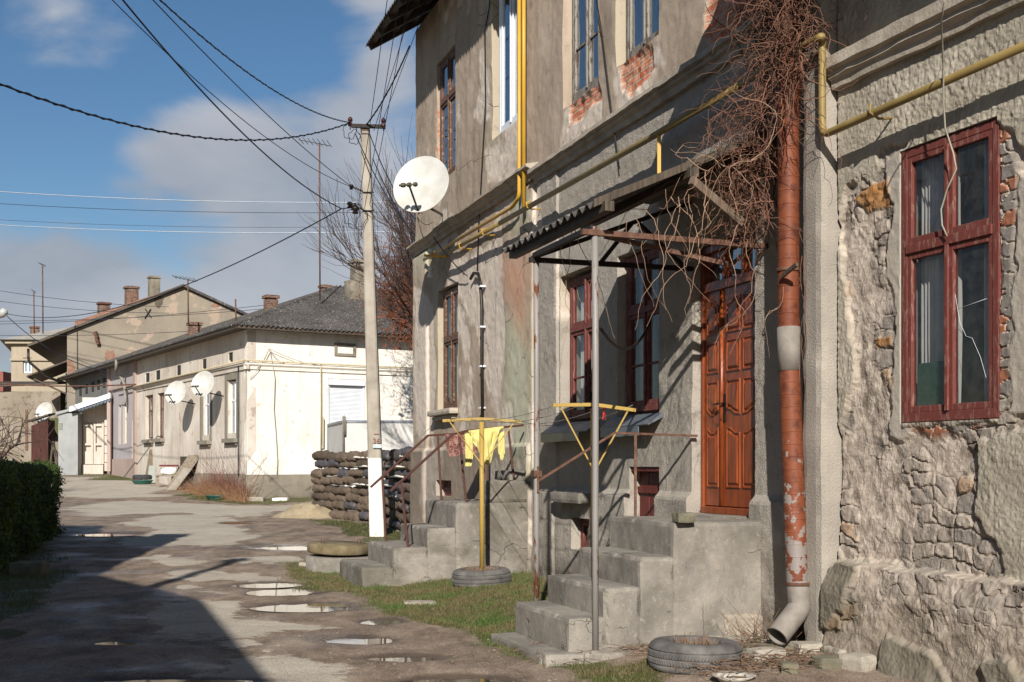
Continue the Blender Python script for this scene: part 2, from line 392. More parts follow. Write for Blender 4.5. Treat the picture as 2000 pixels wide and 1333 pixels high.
spk = t.voro(v, 130, out='Color'); sh_ = t.n('ShaderNodeSeparateColor'); t.l(spk, sh_.inputs[0]); c = t.mix(t.ramp(sh_.outputs[0], [(.0, .0), (.86, 0.0), (.93, .5)]), c, rgb(176, 166, 150)); c = t.mix(t.ramp(sh_.outputs[1], [(.0, .0), (.84, 0.0), (.93, .6)]), c, rgb(60, 50, 42, .7))
gf = t.ramp(t.math('ADD', t.attr('grs'), t.math('MULTIPLY', t.math('SUBTRACT', t.noise(v, 9, 5), .5), .8)), [(.45, 0.0), (.65, 1.0)])
c = t.mix(gf, c, t.mix(t.noise(v, 5, 5), rgb(78, 68, 44, .8), rgb(92, 100, 48, .7)))
far = t.n('ShaderNodeSeparateXYZ'); t.l(t.n('ShaderNodeNewGeometry').outputs['Position'], far.inputs[0])
c = t.mix(t.math('GREATER_THAN', far.outputs[1], 140), c, rgb(96, 100, 62, .7))
pf = t.ramp(t.math('ADD', t.attr('pud'), t.math('MULTIPLY', t.math('SUBTRACT', t.noise(v, 8, 6, .7), .5), .5)), [(.35, 0.0), (.6, 1.0)])
c = t.mix(t.math('MULTIPLY', pf, .8), c, rgb(84, 70, 58, .7))
wet = t.math('MULTIPLY', t.math('SUBTRACT', 1.0, df), t.ramp(t.noise(v, .9, 5, .6), [(.45, 0.0), (.62, 1.0)]))
ro = t.math('SUBTRACT', t.math('SUBTRACT', .9, t.math('MULTIPLY', wet, .5)), t.math('MULTIPLY', pf, .3), True)
h = t.math('ADD', t.math('MULTIPLY', n2, .6), t.math('MULTIPLY', pm, .7)); h = t.math('ADD', h, t.math('MULTIPLY', t.noise(v, 110, 3), .3))
gmat = t.fin(c, ro, t.bump(h, .7, .018)); me.materials.append(gmat)
go = bpy.data.objects.new('ground', me); COL.objects.link(go); go['kind'] = 'structure'

t = NT('puddle_water'); t.b.inputs['IOR'].default_value = 1.33; v = t.coord('World')
wmat = t.fin(t.mix(t.noise(v, 4, 3), rgb(70, 60, 50, .6), rgb(110, 96, 80, .6)), .03, t.bump(t.noise(v, 8, 2), .03, .005), None, .9)
for i, ((cx_, cy_), a, b) in enumerate(PUDW):
    mb = MB(); zc = gbase(cy_)-.016; n = 40; ring = []
    if cx_ > .2: zc += 0.02
    ring = [(cx_+math.cos(2*math.pi*k/n)*a*1.5, cy_+math.sin(2*math.pi*k/n)*b*1.5, zc) for k in range(n)]
    mb.add([(cx_, cy_, zc)]+ring, [(0, 1+k, 1+(k+1) % n) for k in range(n)])
    single('puddle', mb, wmat, kind='structure')
# ================================================================ walls as relief grids
def grid_wall(name, fr, u0, u1, z0, z1, openings, step, fn, mat, parent, depth=.35, top=True, ends=(True, True), rdepth=.3):
    """openings: (u0,u1,z0,z1[,zl]) ; fn(u,z)->(disp, {attr:values}) on flat arrays; zl: top height at left for arched/sloped not used"""
    def lines(a, b, cuts):
        n = max(1, int(round((b-a)/step))); L = list(np.linspace(a, b, n+1))
        for c in cuts:
            if a < c < b:
                L = [v for v in L if abs(v-c) > step*.45 or v in (a, b)]; L.append(c)
        return np.array(sorted(set(L)))
    us = lines(u0, u1, [o[0] for o in openings]+[o[1] for o in openings]); zs = lines(z0, z1, [o[2] for o in openings]+[o[3] for o in openings])
    nu, nz_ = len(us), len(zs); UU, ZZ = np.meshgrid(us, zs); U = UU.ravel(); Zz = ZZ.ravel()
    disp, at = fn(U, Zz)
    cu = (us[:-1]+us[1:])/2; cz = (zs[:-1]+zs[1:])/2; CU, CZ = np.meshgrid(cu, cz); keep = np.ones(CU.shape, bool)
    for o in openings: keep &= ~((CU > o[0]) & (CU < o[1]) & (CZ > o[2]) & (CZ < o[3]))
    I = np.arange(nu*nz_).reshape(nz_, nu)
    Q = np.stack([I[:-1, :-1], I[:-1, 1:], I[1:, 1:], I[1:, :-1]], -1)[keep]
    verts = [tuple(fr(U[i], disp[i], Zz[i])) for i in range(len(U))]; src = list(range(len(U))); faces = [tuple(q) for q in Q.tolist()]
    def strip(idx, dep, flip):
        st = 3; base = [idx]
        for k in range(1, st+1):
            row = []
            for i in idx:
                row.append(len(verts)); verts.append(tuple(fr(U[i], disp[i]*(1-k/st)-dep*k/st, Zz[i]))); src.append(i)
            base.append(row)
        for k in range(st):
            for a in range(len(idx)-1):
                f = (base[k][a], base[k][a+1], base[k+1][a+1], base[k+1][a]); faces.append(f[::-1] if flip else f)
    def near(arr, v): return int(np.argmin(np.abs(arr-v)))
    for o in openings:
        a, b, c, d = near(us, o[0]), near(us, o[1]), near(zs, o[2]), near(zs, o[3])
        strip(list(I[c:d+1, a]), rdepth, True); strip(list(I[c:d+1, b]), rdepth, False)
        strip(list(I[c, a:b+1]), rdepth, False); strip(list(I[d, a:b+1]), rdepth, True)
    if ends[0]: strip(list(I[:, 0]), depth, False)
    if ends[1]: strip(list(I[:, -1]), depth, True)
    if top: strip(list(I[-1, :]), depth, False)
    off = _wloc(parent)
    me = bpy.data.meshes.new(name); me.from_pydata([(p[0]-off.x, p[1]-off.y, p[2]-off.z) for p in verts], [], faces); me.materials.append(mat)
    src = np.array(src)
    fattr(me, 'wu', U[src]); fattr(me, 'wz', Zz[src])
    for k, a in at.items():
        if isinstance(a, tuple):
            ca = me.attributes.new(k, 'FLOAT_COLOR', 'POINT'); arr = np.stack([q[src] for q in a]+[np.ones(len(src))], -1); ca.data.foreach_set('color', arr.astype(np.float32).ravel())
        else: fattr(me, k, np.asarray(a)[src])
    me.update(); o = bpy.data.objects.new(name, me); COL.objects.link(o); o.parent = parent
    return o
def fpoly(fr, pp, w=0): return [fr.uz(a, b, w) for a, b in pp]
def pmask(fr, U, Z, polys, seed, soft=.04, amp=.06, freq=6):
    r = np.full(U.shape, -9.0); n = amp*fbm(U*freq, Z*freq, seed=seed, oct=4)
    for p in polys: r = np.maximum(r, -sdpoly(U, Z, fpoly(fr, p)))
    return np.clip((r+n)/soft*.5+.5, 0, 1)

# ---- facade plaster material driven by relief masks
t = NT('facade_plaster'); v = t.coord('World'); 
wu = t.attr('wu'); wz = t.attr('wz'); cb = t.n('ShaderNodeCombineXYZ'); t.l(wu, cb.inputs[0]); t.l(wz, cb.inputs[1])
big = t.noise(v, .9, 5, .6); med = t.noise(v, 5, 6, .65); vst = t.noise(t.coord('World', (3, 3, .35)), 2, 5, .6); fine = t.noise(v, 60, 4, .7); sti = t.noise(v, 95, 1, .4)
smooth = t.mix(t.ramp(big, [(.3, 0.0), (.7, 1.0)]), rgb(158, 141, 122, .84), rgb(184, 166, 147, .92))
smooth = t.mix(t.ramp(vst, [(.42, 0.0), (.70, .38)]), smooth, rgb(134, 120, 102, .6))
grey = t.mix(med, rgb(148, 140, 129, .86), rgb(176, 167, 154, .92))
c = t.mix(t.attr('stip'), smooth, grey)
c = t.mix(t.attr('pale'), c, t.mix(med, rgb(180, 166, 150, 1.0), rgb(206, 194, 180, 1.0)))
c = t.mix(t.attr('cream'), c, rgb(206, 191, 166, .62))
c = t.mix(t.attr('grn'), c, t.mix(med, rgb(172, 176, 150, .95), rgb(186, 182, 158, .95))); c = t.mix(t.attr('org'), c, rgb(190, 144, 116, .95))
c = t.mix(t.attr('drk'), c, rgb(112, 104, 92, .5))
br = t.n('ShaderNodeTexBrick'); t.l(cb.outputs[0], br.inputs['Vector']); br.inputs['Scale'].default_value = 1; br.inputs['Brick Width'].default_value = .25; br.inputs['Row Height'].default_value = .078
br.inputs['Mortar Size'].default_value = .009; br.inputs['Mortar Smooth'].default_value = .4; br.inputs['Color1'].default_value = rgb(180, 88, 52, .95); br.inputs['Color2'].default_value = rgb(200, 126, 90, .95); br.inputs['Mortar'].default_value = rgb(205, 190, 170, .7)
bc = t.mix(t.ramp(t.noise(v, 10, 6, .7), [(.45, 0.0), (.65, .75)]), br.outputs[0], rgb(208, 188, 164, .75))
c = t.mix(t.attr('brick'), c, bc)
cr1 = t.n('ShaderNodeTexVoronoi', feature='DISTANCE_TO_EDGE'); dv = t.mix(.12, v, t.noise(v, 2, 5)); t.l(dv, cr1.inputs['Vector']); cr1.inputs['Scale'].default_value = 1.1
crack = t.math('MULTIPLY', t.ramp(cr1.outputs[0], [(.0, 1.0), (.006, 0.0)]), t.ramp(t.noise(v, .8, 2), [(.5, 0.0), (.56, 1.0)]))
crack = t.math('MULTIPLY', crack, t.math('SUBTRACT', 1.0, t.attr('stip')))
c = t.mix(t.math('MULTIPLY', crack, .7), c, rgb(70, 60, 50, .5))
c = t.mix(t.ramp(t.noise(v, 3, 8, .75), [(.56, 0.0), (.66, .55)]), c, rgb(120, 108, 94, .8))
c = t.mix(t.math('MULTIPLY', t.ramp(t.noise(v, 14, 6, .7), [(.60, 0.0), (.66, .6)]), 1.0), c, rgb(206, 192, 170, .7))
h = t.math('ADD', t.math('MULTIPLY', fine, t.math('SUBTRACT', .6, t.math('MULTIPLY', t.attr('stip'), .45))), t.math('MULTIPLY', med, t.math('SUBTRACT', .3, t.math('MULTIPLY', t.attr('stip'), .28))))
h = t.math('ADD', h, t.math('MULTIPLY', t.math('MULTIPLY', sti, t.attr('stip')), 1.3))
h = t.math('SUBTRACT', h, t.math('MULTIPLY', crack, 2.0))
h = t.math('ADD', h, t.math('MULTIPLY', t.math('MULTIPLY', t.math('SUBTRACT', 1.0, br.outputs['Fac']), t.attr('brick')), 1.2))
m_facade = t.fin(c, .92, t.bump(h, .55, .014))

m_trim = m_basic('weathered_moulding', rgb(150, 139, 124, .85), rgb(188, 177, 160, .9), 5, .9, 30, .5, .012)
m_step = None
def m_concrete(name, damp):
    t = NT(name); v = t.coord('World'); n1 = t.noise(v, 1.6, 8, .68); n2 = t.noise(v, 14, 7, .72); n3 = t.noise(v, .9, 8, .7, .6)
    c = t.mix(t.ramp(n1, [(.35, 0.0), (.65, 1.0)]), rgb(132, 126, 117, .60), rgb(172, 163, 150, .66)); c = t.mix(t.ramp(n2, [(.56, 0.0), (.64, .6)]), c, rgb(192, 180, 162, .62))
    c = t.mix(t.ramp(n2, [(.30, .55), (.40, 0.0)]), c, rgb(92, 86, 76, .5))
    c = t.mix(t.ramp(n3, [(.50-damp*.06, 0.0), (.56-damp*.02, .22+damp*.33)]), c, rgb(104, 97, 80, .46))
    up = t.n('ShaderNodeSeparateXYZ'); t.l(t.n('ShaderNodeNewGeometry').outputs['Normal'], up.inputs[0])
    cr1 = t.n('ShaderNodeTexVoronoi', feature='DISTANCE_TO_EDGE'); t.l(t.mix(.22, v, t.n('ShaderNodeTexNoise').outputs['Color']), cr1.inputs['Vector']); cr1.inputs['Scale'].default_value = 1.5
    crack = t.math('MULTIPLY', t.ramp(cr1.outputs[0], [(.0, 1.0), (.005, 0.0)]), t.ramp(t.noise(v, 1.3, 2), [(.48, 0.0), (.52, 1.0)]))
    c = t.mix(t.math('MULTIPLY', crack, .85), c, rgb(60, 54, 46, .4))
    spots = t.ramp(t.voro(v, 55), [(.0, 1.0), (.10, 1.0), (.16, 0.0)]); pm_ = t.math('MULTIPLY', spots, t.ramp(t.noise(v, 6, 3), [(.5, 0.0), (.6, 1.0)]))
    c = t.mix(t.math('MULTIPLY', pm_, .6), c, rgb(80, 74, 66, .5))
    h = t.math('SUBTRACT', t.math('ADD', t.math('MULTIPLY', n2, 1.0), t.math('MULTIPLY', t.noise(v, 70, 4), .5)), t.math('ADD', t.math('MULTIPLY', crack, 1.5), pm_))
    return t.fin(c, .9, t.bump(h, .5, .012))
m_conc = m_concrete('cast_concrete', 0.0); m_concd = m_concrete('damp_concrete', 1.0)
m_redw = m_peel('peeling_maroon_paint', rgb(122, 64, 56, .8), rgb(146, 104, 92, .7), .57, 36, .65, 0, (1, 1, .22))
m_brnw = m_peel('worn_brown_paint', rgb(108, 76, 58, .8), rgb(150, 132, 112, .7), .58, 22, .6)
m_whitew = m_peel('flaking_white_paint', rgb(168, 160, 148, .62), rgb(104, 88, 74, .6), .55, 30, .65, 0, (1, 1, .25))
m_pvc = m_basic('white_plastic', rgb(226, 228, 230, .9), rgb(212, 214, 218, .9), 2, .35, 20, .05)
m_curt = m_basic('lace_curtain', rgb(232, 230, 222, 1), rgb(214, 214, 208, 1), 3, .9, 60, .2, kind='World', stretch=(6, 6, .4))
m_dark = m_basic('dark_interior', rgb(60, 56, 50, .6), rgb(80, 74, 66, .5), 1, .95); m_room = m_basic('room_wall', rgb(150, 146, 128, .8), rgb(170, 164, 146, .8), 1, .95)
def glassmat(name, tint, fac):
    t = NT(name); t.t.nodes.remove(t.b); g = t.n('ShaderNodeBsdfGlossy'); g.inputs['Roughness'].default_value = .02; tr = t.n('ShaderNodeBsdfTransparent'); tr.inputs[0].default_value = tint
    g.inputs[0].default_value = (.95, .97, 1, 1)
    v = t.coord('World'); bn = t.bump(t.noise(v, 1.7, 2), .05, .05); t.l(bn, g.inputs['Normal'])
    fr = t.n('ShaderNodeFresnel'); fr.inputs[0].default_value = 1.5; mx = t.n('ShaderNodeMixShader'); f = t.math('ADD', t.math('MULTIPLY', fr.outputs[0], .75), fac, True)
    df = t.n('ShaderNodeBsdfDiffuse'); df.inputs[0].default_value = (.35, .34, .3, 1)
    m2 = t.n('ShaderNodeMixShader'); t.l(t.ramp(t.noise(v, 9, 6, .7), [(.4, .02), (.8, .12)]), m2.inputs[0]); t.l(tr.outputs[0], m2.inputs[1]); t.l(df.outputs[0], m2.inputs[2])
    t.l(f, mx.inputs[0]); t.l(m2.outputs[0], mx.inputs[1]); t.l(g.outputs[0], mx.inputs[2]); t.l(mx.outputs[0], t.out.inputs[0]); return t.m
m_glass = glassmat('window_glass', (1, 1, 1, 1), .0)
m_glassb = glassmat('reflecting_glass', (.62, .72, .78, 1), .30)

def window(fr, parent, u0, u1, z0, z1, wb, mat, trans=.36, fw=.055, glass=None, curtain=None, extra=False, label=None, mull=.5, sash=.045, twin=True, cur_top=1.0):
    """wooden casement: outer frame, mullion, transom, sashes; w = wb is the frame's outer face"""
    mb = MB(); d = .07; zt = z1-(z1-z0)*trans; um = u0+(u1-u0)*mull
    for a in ((u0, u0+fw, z0, z1), (u1-fw, u1, z0, z1)): mb.box(fr, a[0], a[1], wb-d, wb, a[2], a[3])
    for a in ((z0, z0+fw*1.2), (z1-fw, z1)): mb.box(fr, u0+fw, u1-fw, wb-d, wb, a[0], a[1])
    if trans > 0: mb.box(fr, u0+fw, u1-fw, wb-d, wb+.012, zt-fw*.6, zt+fw*.6)
    panes = MB(); cells = []
    zr = [(z0+fw*1.2, zt-fw*.6), (zt+fw*.6, z1-fw)] if trans > 0 else [(z0+fw*1.2, z1-fw)]
    ur = [(u0+fw, um-.004), (um+.004, u1-fw)] if twin else [(u0+fw, u1-fw)]
    if twin: 
        for a, b in zr: mb.box(fr, um-.018, um+.018, wb, wb+.018, a, b)
    for (a, b) in zr:
        for (c, e) in ur:
            for q in ((c, c+sash, a, b), (e-sash, e, a, b)): mb.box(fr, q[0], q[1], wb-.05, wb-.004, q[2], q[3])
            for q in ((a, a+sash*1.1), (b-sash, b)): mb.box(fr, c+sash, e-sash, wb-.05, wb-.004, q[0], q[1])
            g = (c+sash, e-sash, a+sash*1.1, b-sash)
            if extra and b-a > .8:
                zm = a+(b-a)*.44; mb.box(fr, g[0], g[1], wb-.045, wb-.012, zm-.012, zm+.012)
            panes.add([fr(g[0], wb-.03, g[2]), fr(g[1], wb-.03, g[2]), fr(g[1], wb-.03, g[3]), fr(g[0], wb-.03, g[3])], [(0, 1, 2, 3)])
    w = part('window', mb, mat, parent, label, bevel=.004)
    part('pane', panes, glass or m_glass, w)
    if curtain:
        cm = MB(); n = 60
        for (a, b) in ((u0+fw, u0+(u1-u0)*curtain[0]), (u0+(u1-u0)*curtain[1], u1-fw)):
            if b-a < .03: continue
            vs = []; zz = np.linspace(z0+.02, z0+(z1-z0)*cur_top-.03, 8)
            for k in range(n+1):
                uu = a+(b-a)*k/n
                for q in zz: vs.append(fr(uu, wb-.14+.02*math.sin(k*1.1+math.sin(q*3)*.6), q))
            fs = [(i*8+j, (i+1)*8+j, (i+1)*8+j+1, i*8+j+1) for i in range(n) for j in range(7)]
            cm.add(vs, fs, True)
        part('curtain', cm, m_curt, w)
    return w

# ================================================================ MAIN HOUSE
u = MF.u; zz = MF.z
UL = u(812)                                     # far corner
UR = u(1640)
HTOP = 9.35
house = thing('apartment_house', 'long two-storey house with crumbling grey-beige plaster, exposed brick patches and a polished red-brown door', 'house', MF((UL+UR)/2, -3, 0))
def op(xl, xr, yt, yb, xr_for=None):
    a, b = u(xl), u(xr); r = xr_for or xr
    return (a, b, zz(yb, u(r)), zz(yt, u(r)))
oU1 = (u(853), u(890), 6.30, 8.30); oU2 = (u(961), u(1016), 6.30, 8.42); oU3 = (u(1099), u(1168), 5.97, 8.2); oU4 = (u(1203), u(1287), 5.99, 8.2)
oD1 = (u(855), u(894), 2.54, 4.52); oD2 = (u(1094), u(1166), 2.12, 3.93); oD3 = (u(1206), u(1288), 2.14, 3.90)
oDoor = (u(1372, -.10)-.02, u(1475), 1.15, 3.70); oHat = (u(1229), u(1287), 1.02, 1.60); oCel = (u(1124), u(1160), .62, 1.0); oCel2 = (u(857), u(887), 1.12, 1.38)
OPS = [oU1, oU2, oU3, oU4, oD1, oD2, oD3, oDoor, oHat, oCel, oCel2]
BR = [[(1108, 205), (1168, 165), (1168, 190), (1140, 225), (1112, 243)], [(1124, 268), (1140, 262), (1140, 275), (1124, 288)], [(1204, 128), (1230, 108), (1272, 96), (1276, 135), (1262, 165), (1232, 188), (1212, 180)],
      [(1386, 0), (1470, 0), (1500, 60), (1448, 84), (1392, 108), (1378, 60)], [(1400, -300), (1500, -300), (1500, 40), (1380, 20)], [(853, 200), (855, 200), (855, 300), (853, 300)]]
PALE = [[(880, 500), (978, 470), (984, 560), (984, 700), (976, 830), (950, 760), (930, 640), (905, 600), (888, 560)], [(815, 560), (845, 600), (850, 700), (845, 860), (815, 850)], [(984, 800), (1002, 790), (1008, 900), (984, 960)],
        [(1040, 355), (1062, 355), (1055, 470), (1040, 470)], [(1090, 520), (1104, 512), (1104, 640), (1092, 600)], [(1100, 210), (1175, 160), (1180, 230), (1140, 300), (1090, 320)], [(1196, 120), (1290, 75), (1295, 120), (1250, 215), (1210, 215)],
        [(930, 505), (950, 500), (960, 560), (935, 590)], [(835, 870), (870, 880), (868, 985), (830, 990)], [(1376, -30), (1520, -60), (1520, 60), (1440, 120), (1376, 130)], [(950, 300), (1010, 270), (1000, 330), (955, 350)]]
CREAM = [[(845, 540), (864, 530), (866, 810), (852, 810)], [(950, -10), (972, -10), (972, 280), (958, 290)], [(1092, 530), (1102, 525), (1104, 640), (1094, 600)], [(1196, 0), (1206, 0), (1208, 130), (1202, 150)]]
GRN = [[(985, 620), (1040, 600), (1040, 940), (986, 940)], [(1010, 360), (1040, 360), (1036, 430), (1000, 440)], [(815, 480), (850, 470), (846, 500), (815, 520)]]
ORG = [[(982, 505), (1036, 500), (1036, 660), (1008, 640), (986, 560)]]
uJ = u(1046)
def facade_fn(U, Z):
    dirn = fbm(U*5, Z*5, seed=2, oct=4)
    brick = pmask(MF, U, Z, BR, 41, .03, .10); pale = pmask(MF, U, Z, PALE, 43, .05, .22, 3)
    pale = np.maximum(pale, np.clip((fbm(U*1.3, Z*1.3, seed=91, oct=5)-.30)*9, 0, 1)*(U < uJ+.1))
    cream = pmask(MF, U, Z, CREAM, 47, .03, .03); grn = pmask(MF, U, Z, GRN, 49, .25, .12, 2); org = pmask(MF, U, Z, ORG, 51, .25, .1, 2)
    zc = 5.3; below = sstep(zc+.03, zc-.03, Z)
    stip = below*sstep(uJ-.02, uJ+.02, U)
    plinth = sstep(1.36, 1.28, Z+.01*dirn)*(U > uJ-.1)
    plinth2 = sstep(1.92, 1.86, Z+.02*dirn)*(U < uJ-.1)
    strip = sstep(u(1050), u(1052), U)*sstep(u(1092), u(1090), U)*below*.03
    pil = sstep(u(838), u(836), U)*.05*sstep(5.3, 5.28, Z)
    shrink = sstep(uJ-.55, uJ-.5, U)*sstep(uJ+.02, uJ-.03, U)*below*.05
    drk = np.clip(plinth2*.45+plinth*.3*np.clip(dirn*3+.5, 0, 1)+sstep(.6, .2, Z)*.5, 0, 1)
    disp = .006*fbm(U*8, Z*8, seed=1, oct=3)+.012*fbm(U*1.5, Z*1.5, seed=8, oct=2)
    disp = disp-.035*brick+.015*brick*fbm(U*9, Z*14, seed=6, oct=3)-.010*pale*(.8+.6*fbm(U*12, Z*12, seed=9, oct=4))
    disp = disp+plinth*.06+plinth2*.05+strip+pil+shrink
    sp = fbm(U*35, Z*35, seed=77, oct=2); disp = disp+stip*.004*sp
    return disp, dict(brick=brick, pale=pale*(1-brick), cream=cream, grn=grn*(1-pale*.5)*.85, org=org*.8, stip=stip, drk=drk)
grid_wall('wall', MF, UL, u(1568), -.1, HTOP, OPS, .028, facade_fn, m_facade, house, depth=.4, ends=(True, False))
mb = MB()                                       # remaining outer walls close the house
mb.box(MF, UL+.02, UL+.40, -9, -.41, -.1, HTOP); mb.box(MF, UL+.4, UR+6, -9, -8.6, -.1, HTOP); 
part('wall', mb, m_facade, house)
# cornice between storeys
def moulding(fr, u0, u1, prof, mat, parent, name='cornice', step=.12, amp=.006, seed=0):
    mb = MB(); n = int((u1-u0)/step)+1; vs = []; k = len(prof)
    for i in range(n+1):
        uu = u0+(u1-u0)*i/n
        for j, (w_, z_) in enumerate(prof):
            q = amp*float(fbm(np.array([uu*5]), np.array([z_*9.+j]), seed=seed+3)[0])*2
            vs.append(fr(uu, w_+q if w_ > 0 else w_, z_+q))
    fs = [(i*k+j, (i+1)*k+j, (i+1)*k+j+1, i*k+j+1) for i in range(n) for j in range(k-1)]
    fs += [tuple(range(k)), tuple(n*k+j for j in range(k-1, -1, -1))]
    mb.add(vs, fs); return part(name, mb, mat, parent)
moulding(MF, UL-.06, u(1050), [(-.03, 5.33), (.05, 5.33), (.05, 5.38), (.09, 5.40), (.11, 5.45), (.16, 5.47), (.16, 5.50), (-.03, 5.55)], m_trim, house)
moulding(MF, u(1050)+.003, u(1566), [(-.03, 5.25), (.05, 5.25), (.06, 5.31), (.10, 5.33), (.10, 5.36), (.14, 5.37), (.14, 5.42), (-.03, 5.46)], m_trim, house, seed=9)
# windows
window(MF, house, oU1[0]+.05, oU1[1]-.01, 6.31, 8.29, -.04, m_brnw, .34, curtain=(.35, .99), glass=m_glassb)
window(MF, house, oU2[0]+.14, oU2[1]-.02, 6.31, 8.41, -.06, m_pvc, 0, .06, glass=m_glassb, curtain=(.3, .99), sash=.055, label='white plastic double-glazed window')
window(MF, house, oU3[0]+.10, oU3[1]-.01, 6.0, 8.19, -.08, m_whitew, .36, curtain=(.49, .99), glass=m_glassb, extra=True)
window(MF, house, oU4[0]+.09, oU4[1]-.02, 6.0, 8.19, -.08, m_whitew, .36, curtain=(.49, .99), glass=m_glassb)
w1 = window(MF, house, oD1[0]+.13, oD1[1]-.02, 2.55, 4.48, -.06, m_brnw, .42, curtain=(.5, .51))
window(MF, house, oD2[0]+.09, oD2[1]-.02, 2.17, 3.88, -.09, m_redw, .36, curtain=(.49, .51), extra=True, label='red-framed window with white net curtain and a small plant')
window(MF, house, oD3[0]+.06, oD3[1]-.02, 2.19, 3.87, -.08, m_redw, .36, curtain=(.49, .7), extra=True)
mb = MB(); mb.rough(MF, oD1[0]-.12, oD1[1]+.06, .0, .16, 2.43, 2.53, .05, .006, 6); mb.rough(MF, oD1[0]-.04, oD1[1]-.04, .0, .10, 2.36, 2.428, .05, .004, 6); part('window_sill', mb, m_trim, house, bevel=.006)
m_zinc = m_basic('dull_zinc_sheet', rgb(104, 110, 118, .9), rgb(136, 140, 146, .9), 3, .45, 14, .3, .01, .5)
for o_, L in ((oD2, .26), (oD3, .10)):
    mb = MB(); a, b = o_[0]-L, o_[1]+.08; z = o_[2]
    mb.hexa([MF(a, .16, z-.12), MF(b, .16, z-.12), MF(b, .0, z-.04), MF(a, .0, z-.04), MF(a, .165, z-.11), MF(b, .165, z-.11), MF(b, 0, z+.01), MF(a, 0, z+.01)])
    mb.box(MF, a, b-.25, .15, .16, z-.22, z-.12)
    part('window_sill', mb, m_zinc, house, 'grey sheet-metal window sill' )
# plant on the sill inside
mb = MB()
for k in range(70):
    a = random.uniform(0, 6.28); c0 = MF(oD2[0]+.62+random.uniform(-.06, .06), -.13, 2.30+random.uniform(0, .16)); d = Vector((math.cos(a), math.sin(a)*.3, random.uniform(.2, 1)))*.05; s_ = Vector((-.2*d.z, .05, .3*d.x))*.6
    mb.add([c0, c0+d*.5+s_, c0+d, c0+d*.5-s_], [(0, 1, 2, 3)])
single('potted_plant', mb, m_basic('house_plant_leaf', rgb(50, 120, 110, .8), rgb(60, 100, 60, .8), 10), 'small green plant behind the lower glass of the red window under the canopy', 'plant')

# ---------------- door
t = NT('varnished_door_wood'); v = t.coord('World', (9, 9, .9)); n = t.noise(v, 3, 6, .6, .5)
c = t.mix(t.ramp(n, [(.3, 0.0), (.7, 1.0)]), rgb(108, 48, 22, .9), rgb(152, 76, 36, .92)); c = t.mix(t.ramp(t.noise(t.coord('World'), 3, 4), [(.5, 0.0), (.75, .4)]), c, rgb(86, 34, 18, .8))
m_door = t.fin(c, .32, t.bump(n, .15, .003), None, .4); 
def inset(poly, d):
    n = len(poly); r = []
    area = sum(poly[i][0]*poly[(i+1) % n][1]-poly[(i+1) % n][0]*poly[i][1] for i in range(n)); sg = 1 if area > 0 else -1
    for i in range(n):
        p0, p1, p2 = poly[i-1], poly[i], poly[(i+1) % n]
        e1 = Vector((p1[0]-p0[0], p1[1]-p0[1])); e2 = Vector((p2[0]-p1[0], p2[1]-p1[1])); e1.normalize(); e2.normalize()
        n1 = Vector((-e1.y, e1.x))*sg; n2 = Vector((-e2.y, e2.x))*sg; m = n1+n2; m = m/max(.35, m.dot(m)/2); r.append((p1[0]+m.x*d, p1[1]+m.y*d))
    return r
def relief(mb, fr, poly, w0, levels):
    vs = []; n = len(poly)
    for (d, h_) in levels:
        q = inset(poly, d) if d else poly
        vs += [fr(a, w0+h_, b) for a, b in q]
    L = len(levels); fs = []
    for i in range(L-1): fs += [(i*n+k, i*n+(k+1) % n, (i+1)*n+(k+1) % n, (i+1)*n+k) for k in range(n)]
    fs.append(tuple((L-1)*n+k for k in range(n))); mb.add(vs, fs)
LV = [(0, 0), (.004, .012), (.014, .012), (.024, -.0005), (.034, .001), (.050, .016)]
da, db = u(1372, -.10), oDoor[1]-.005; dz0, dz1 = 1.235, 3.245; wD = -.10
mb = MB(); mb.box(MF, da, da+.045, wD-.1, wD+.02, 1.16, 3.69); mb.box(MF, db-.045, db, wD-.1, wD+.02, 1.16, 3.69); mb.box(MF, da+.045, db-.045, wD-.1, wD+.022, 3.25, 3.34); mb.box(MF, da+.045, db-.045, wD-.1, wD+.02, 3.62, 3.69); mb.box(MF, da+.045, db-.045, wD-.12, wD+.05, 1.16, 1.225)
dfm = part('door_frame', mb, m_door, house, bevel=.006)
tw = (db-da-.09)
for k in (1, 2):
    mb = MB(); uu = da+.045+tw*k/3; mb.box(MF, uu-.02, uu+.02, wD-.08, wD+.0, 3.343, 3.617); part('transom_bar', mb, m_door, dfm, bevel=.004)
mb = MB()                                        # arched glazing bead of the fanlight
pts = [];  n = 14
for k in range(n+1):
    a = k/n; pts.append((da+.045+tw*a, 3.617-.20*(1-math.sin(math.pi*(.12+.76*a)))*1.4))
for k in range(n): mb.add([MF(pts[k][0], wD-.02, pts[k][1]), MF(pts[k+1][0], wD-.02, pts[k+1][1]), MF(pts[k+1][0], wD-.02, 3.617), MF(pts[k][0], wD-.02, 3.617)], [(0, 1, 2, 3)])
part('arch_board', mb, m_door, dfm)
mb = MB(); mb.add([MF(da+.04, wD-.05, 3.34), MF(db-.04, wD-.05, 3.34), MF(db-.04, wD-.05, 3.62), MF(da+.04, wD-.05, 3.62)], [(0, 1, 2, 3)]); part('pane', mb, m_glassb, dfm)
L0, L1 = da+.048, db-.048; um = L0+(L1-L0)*.325
doors = []
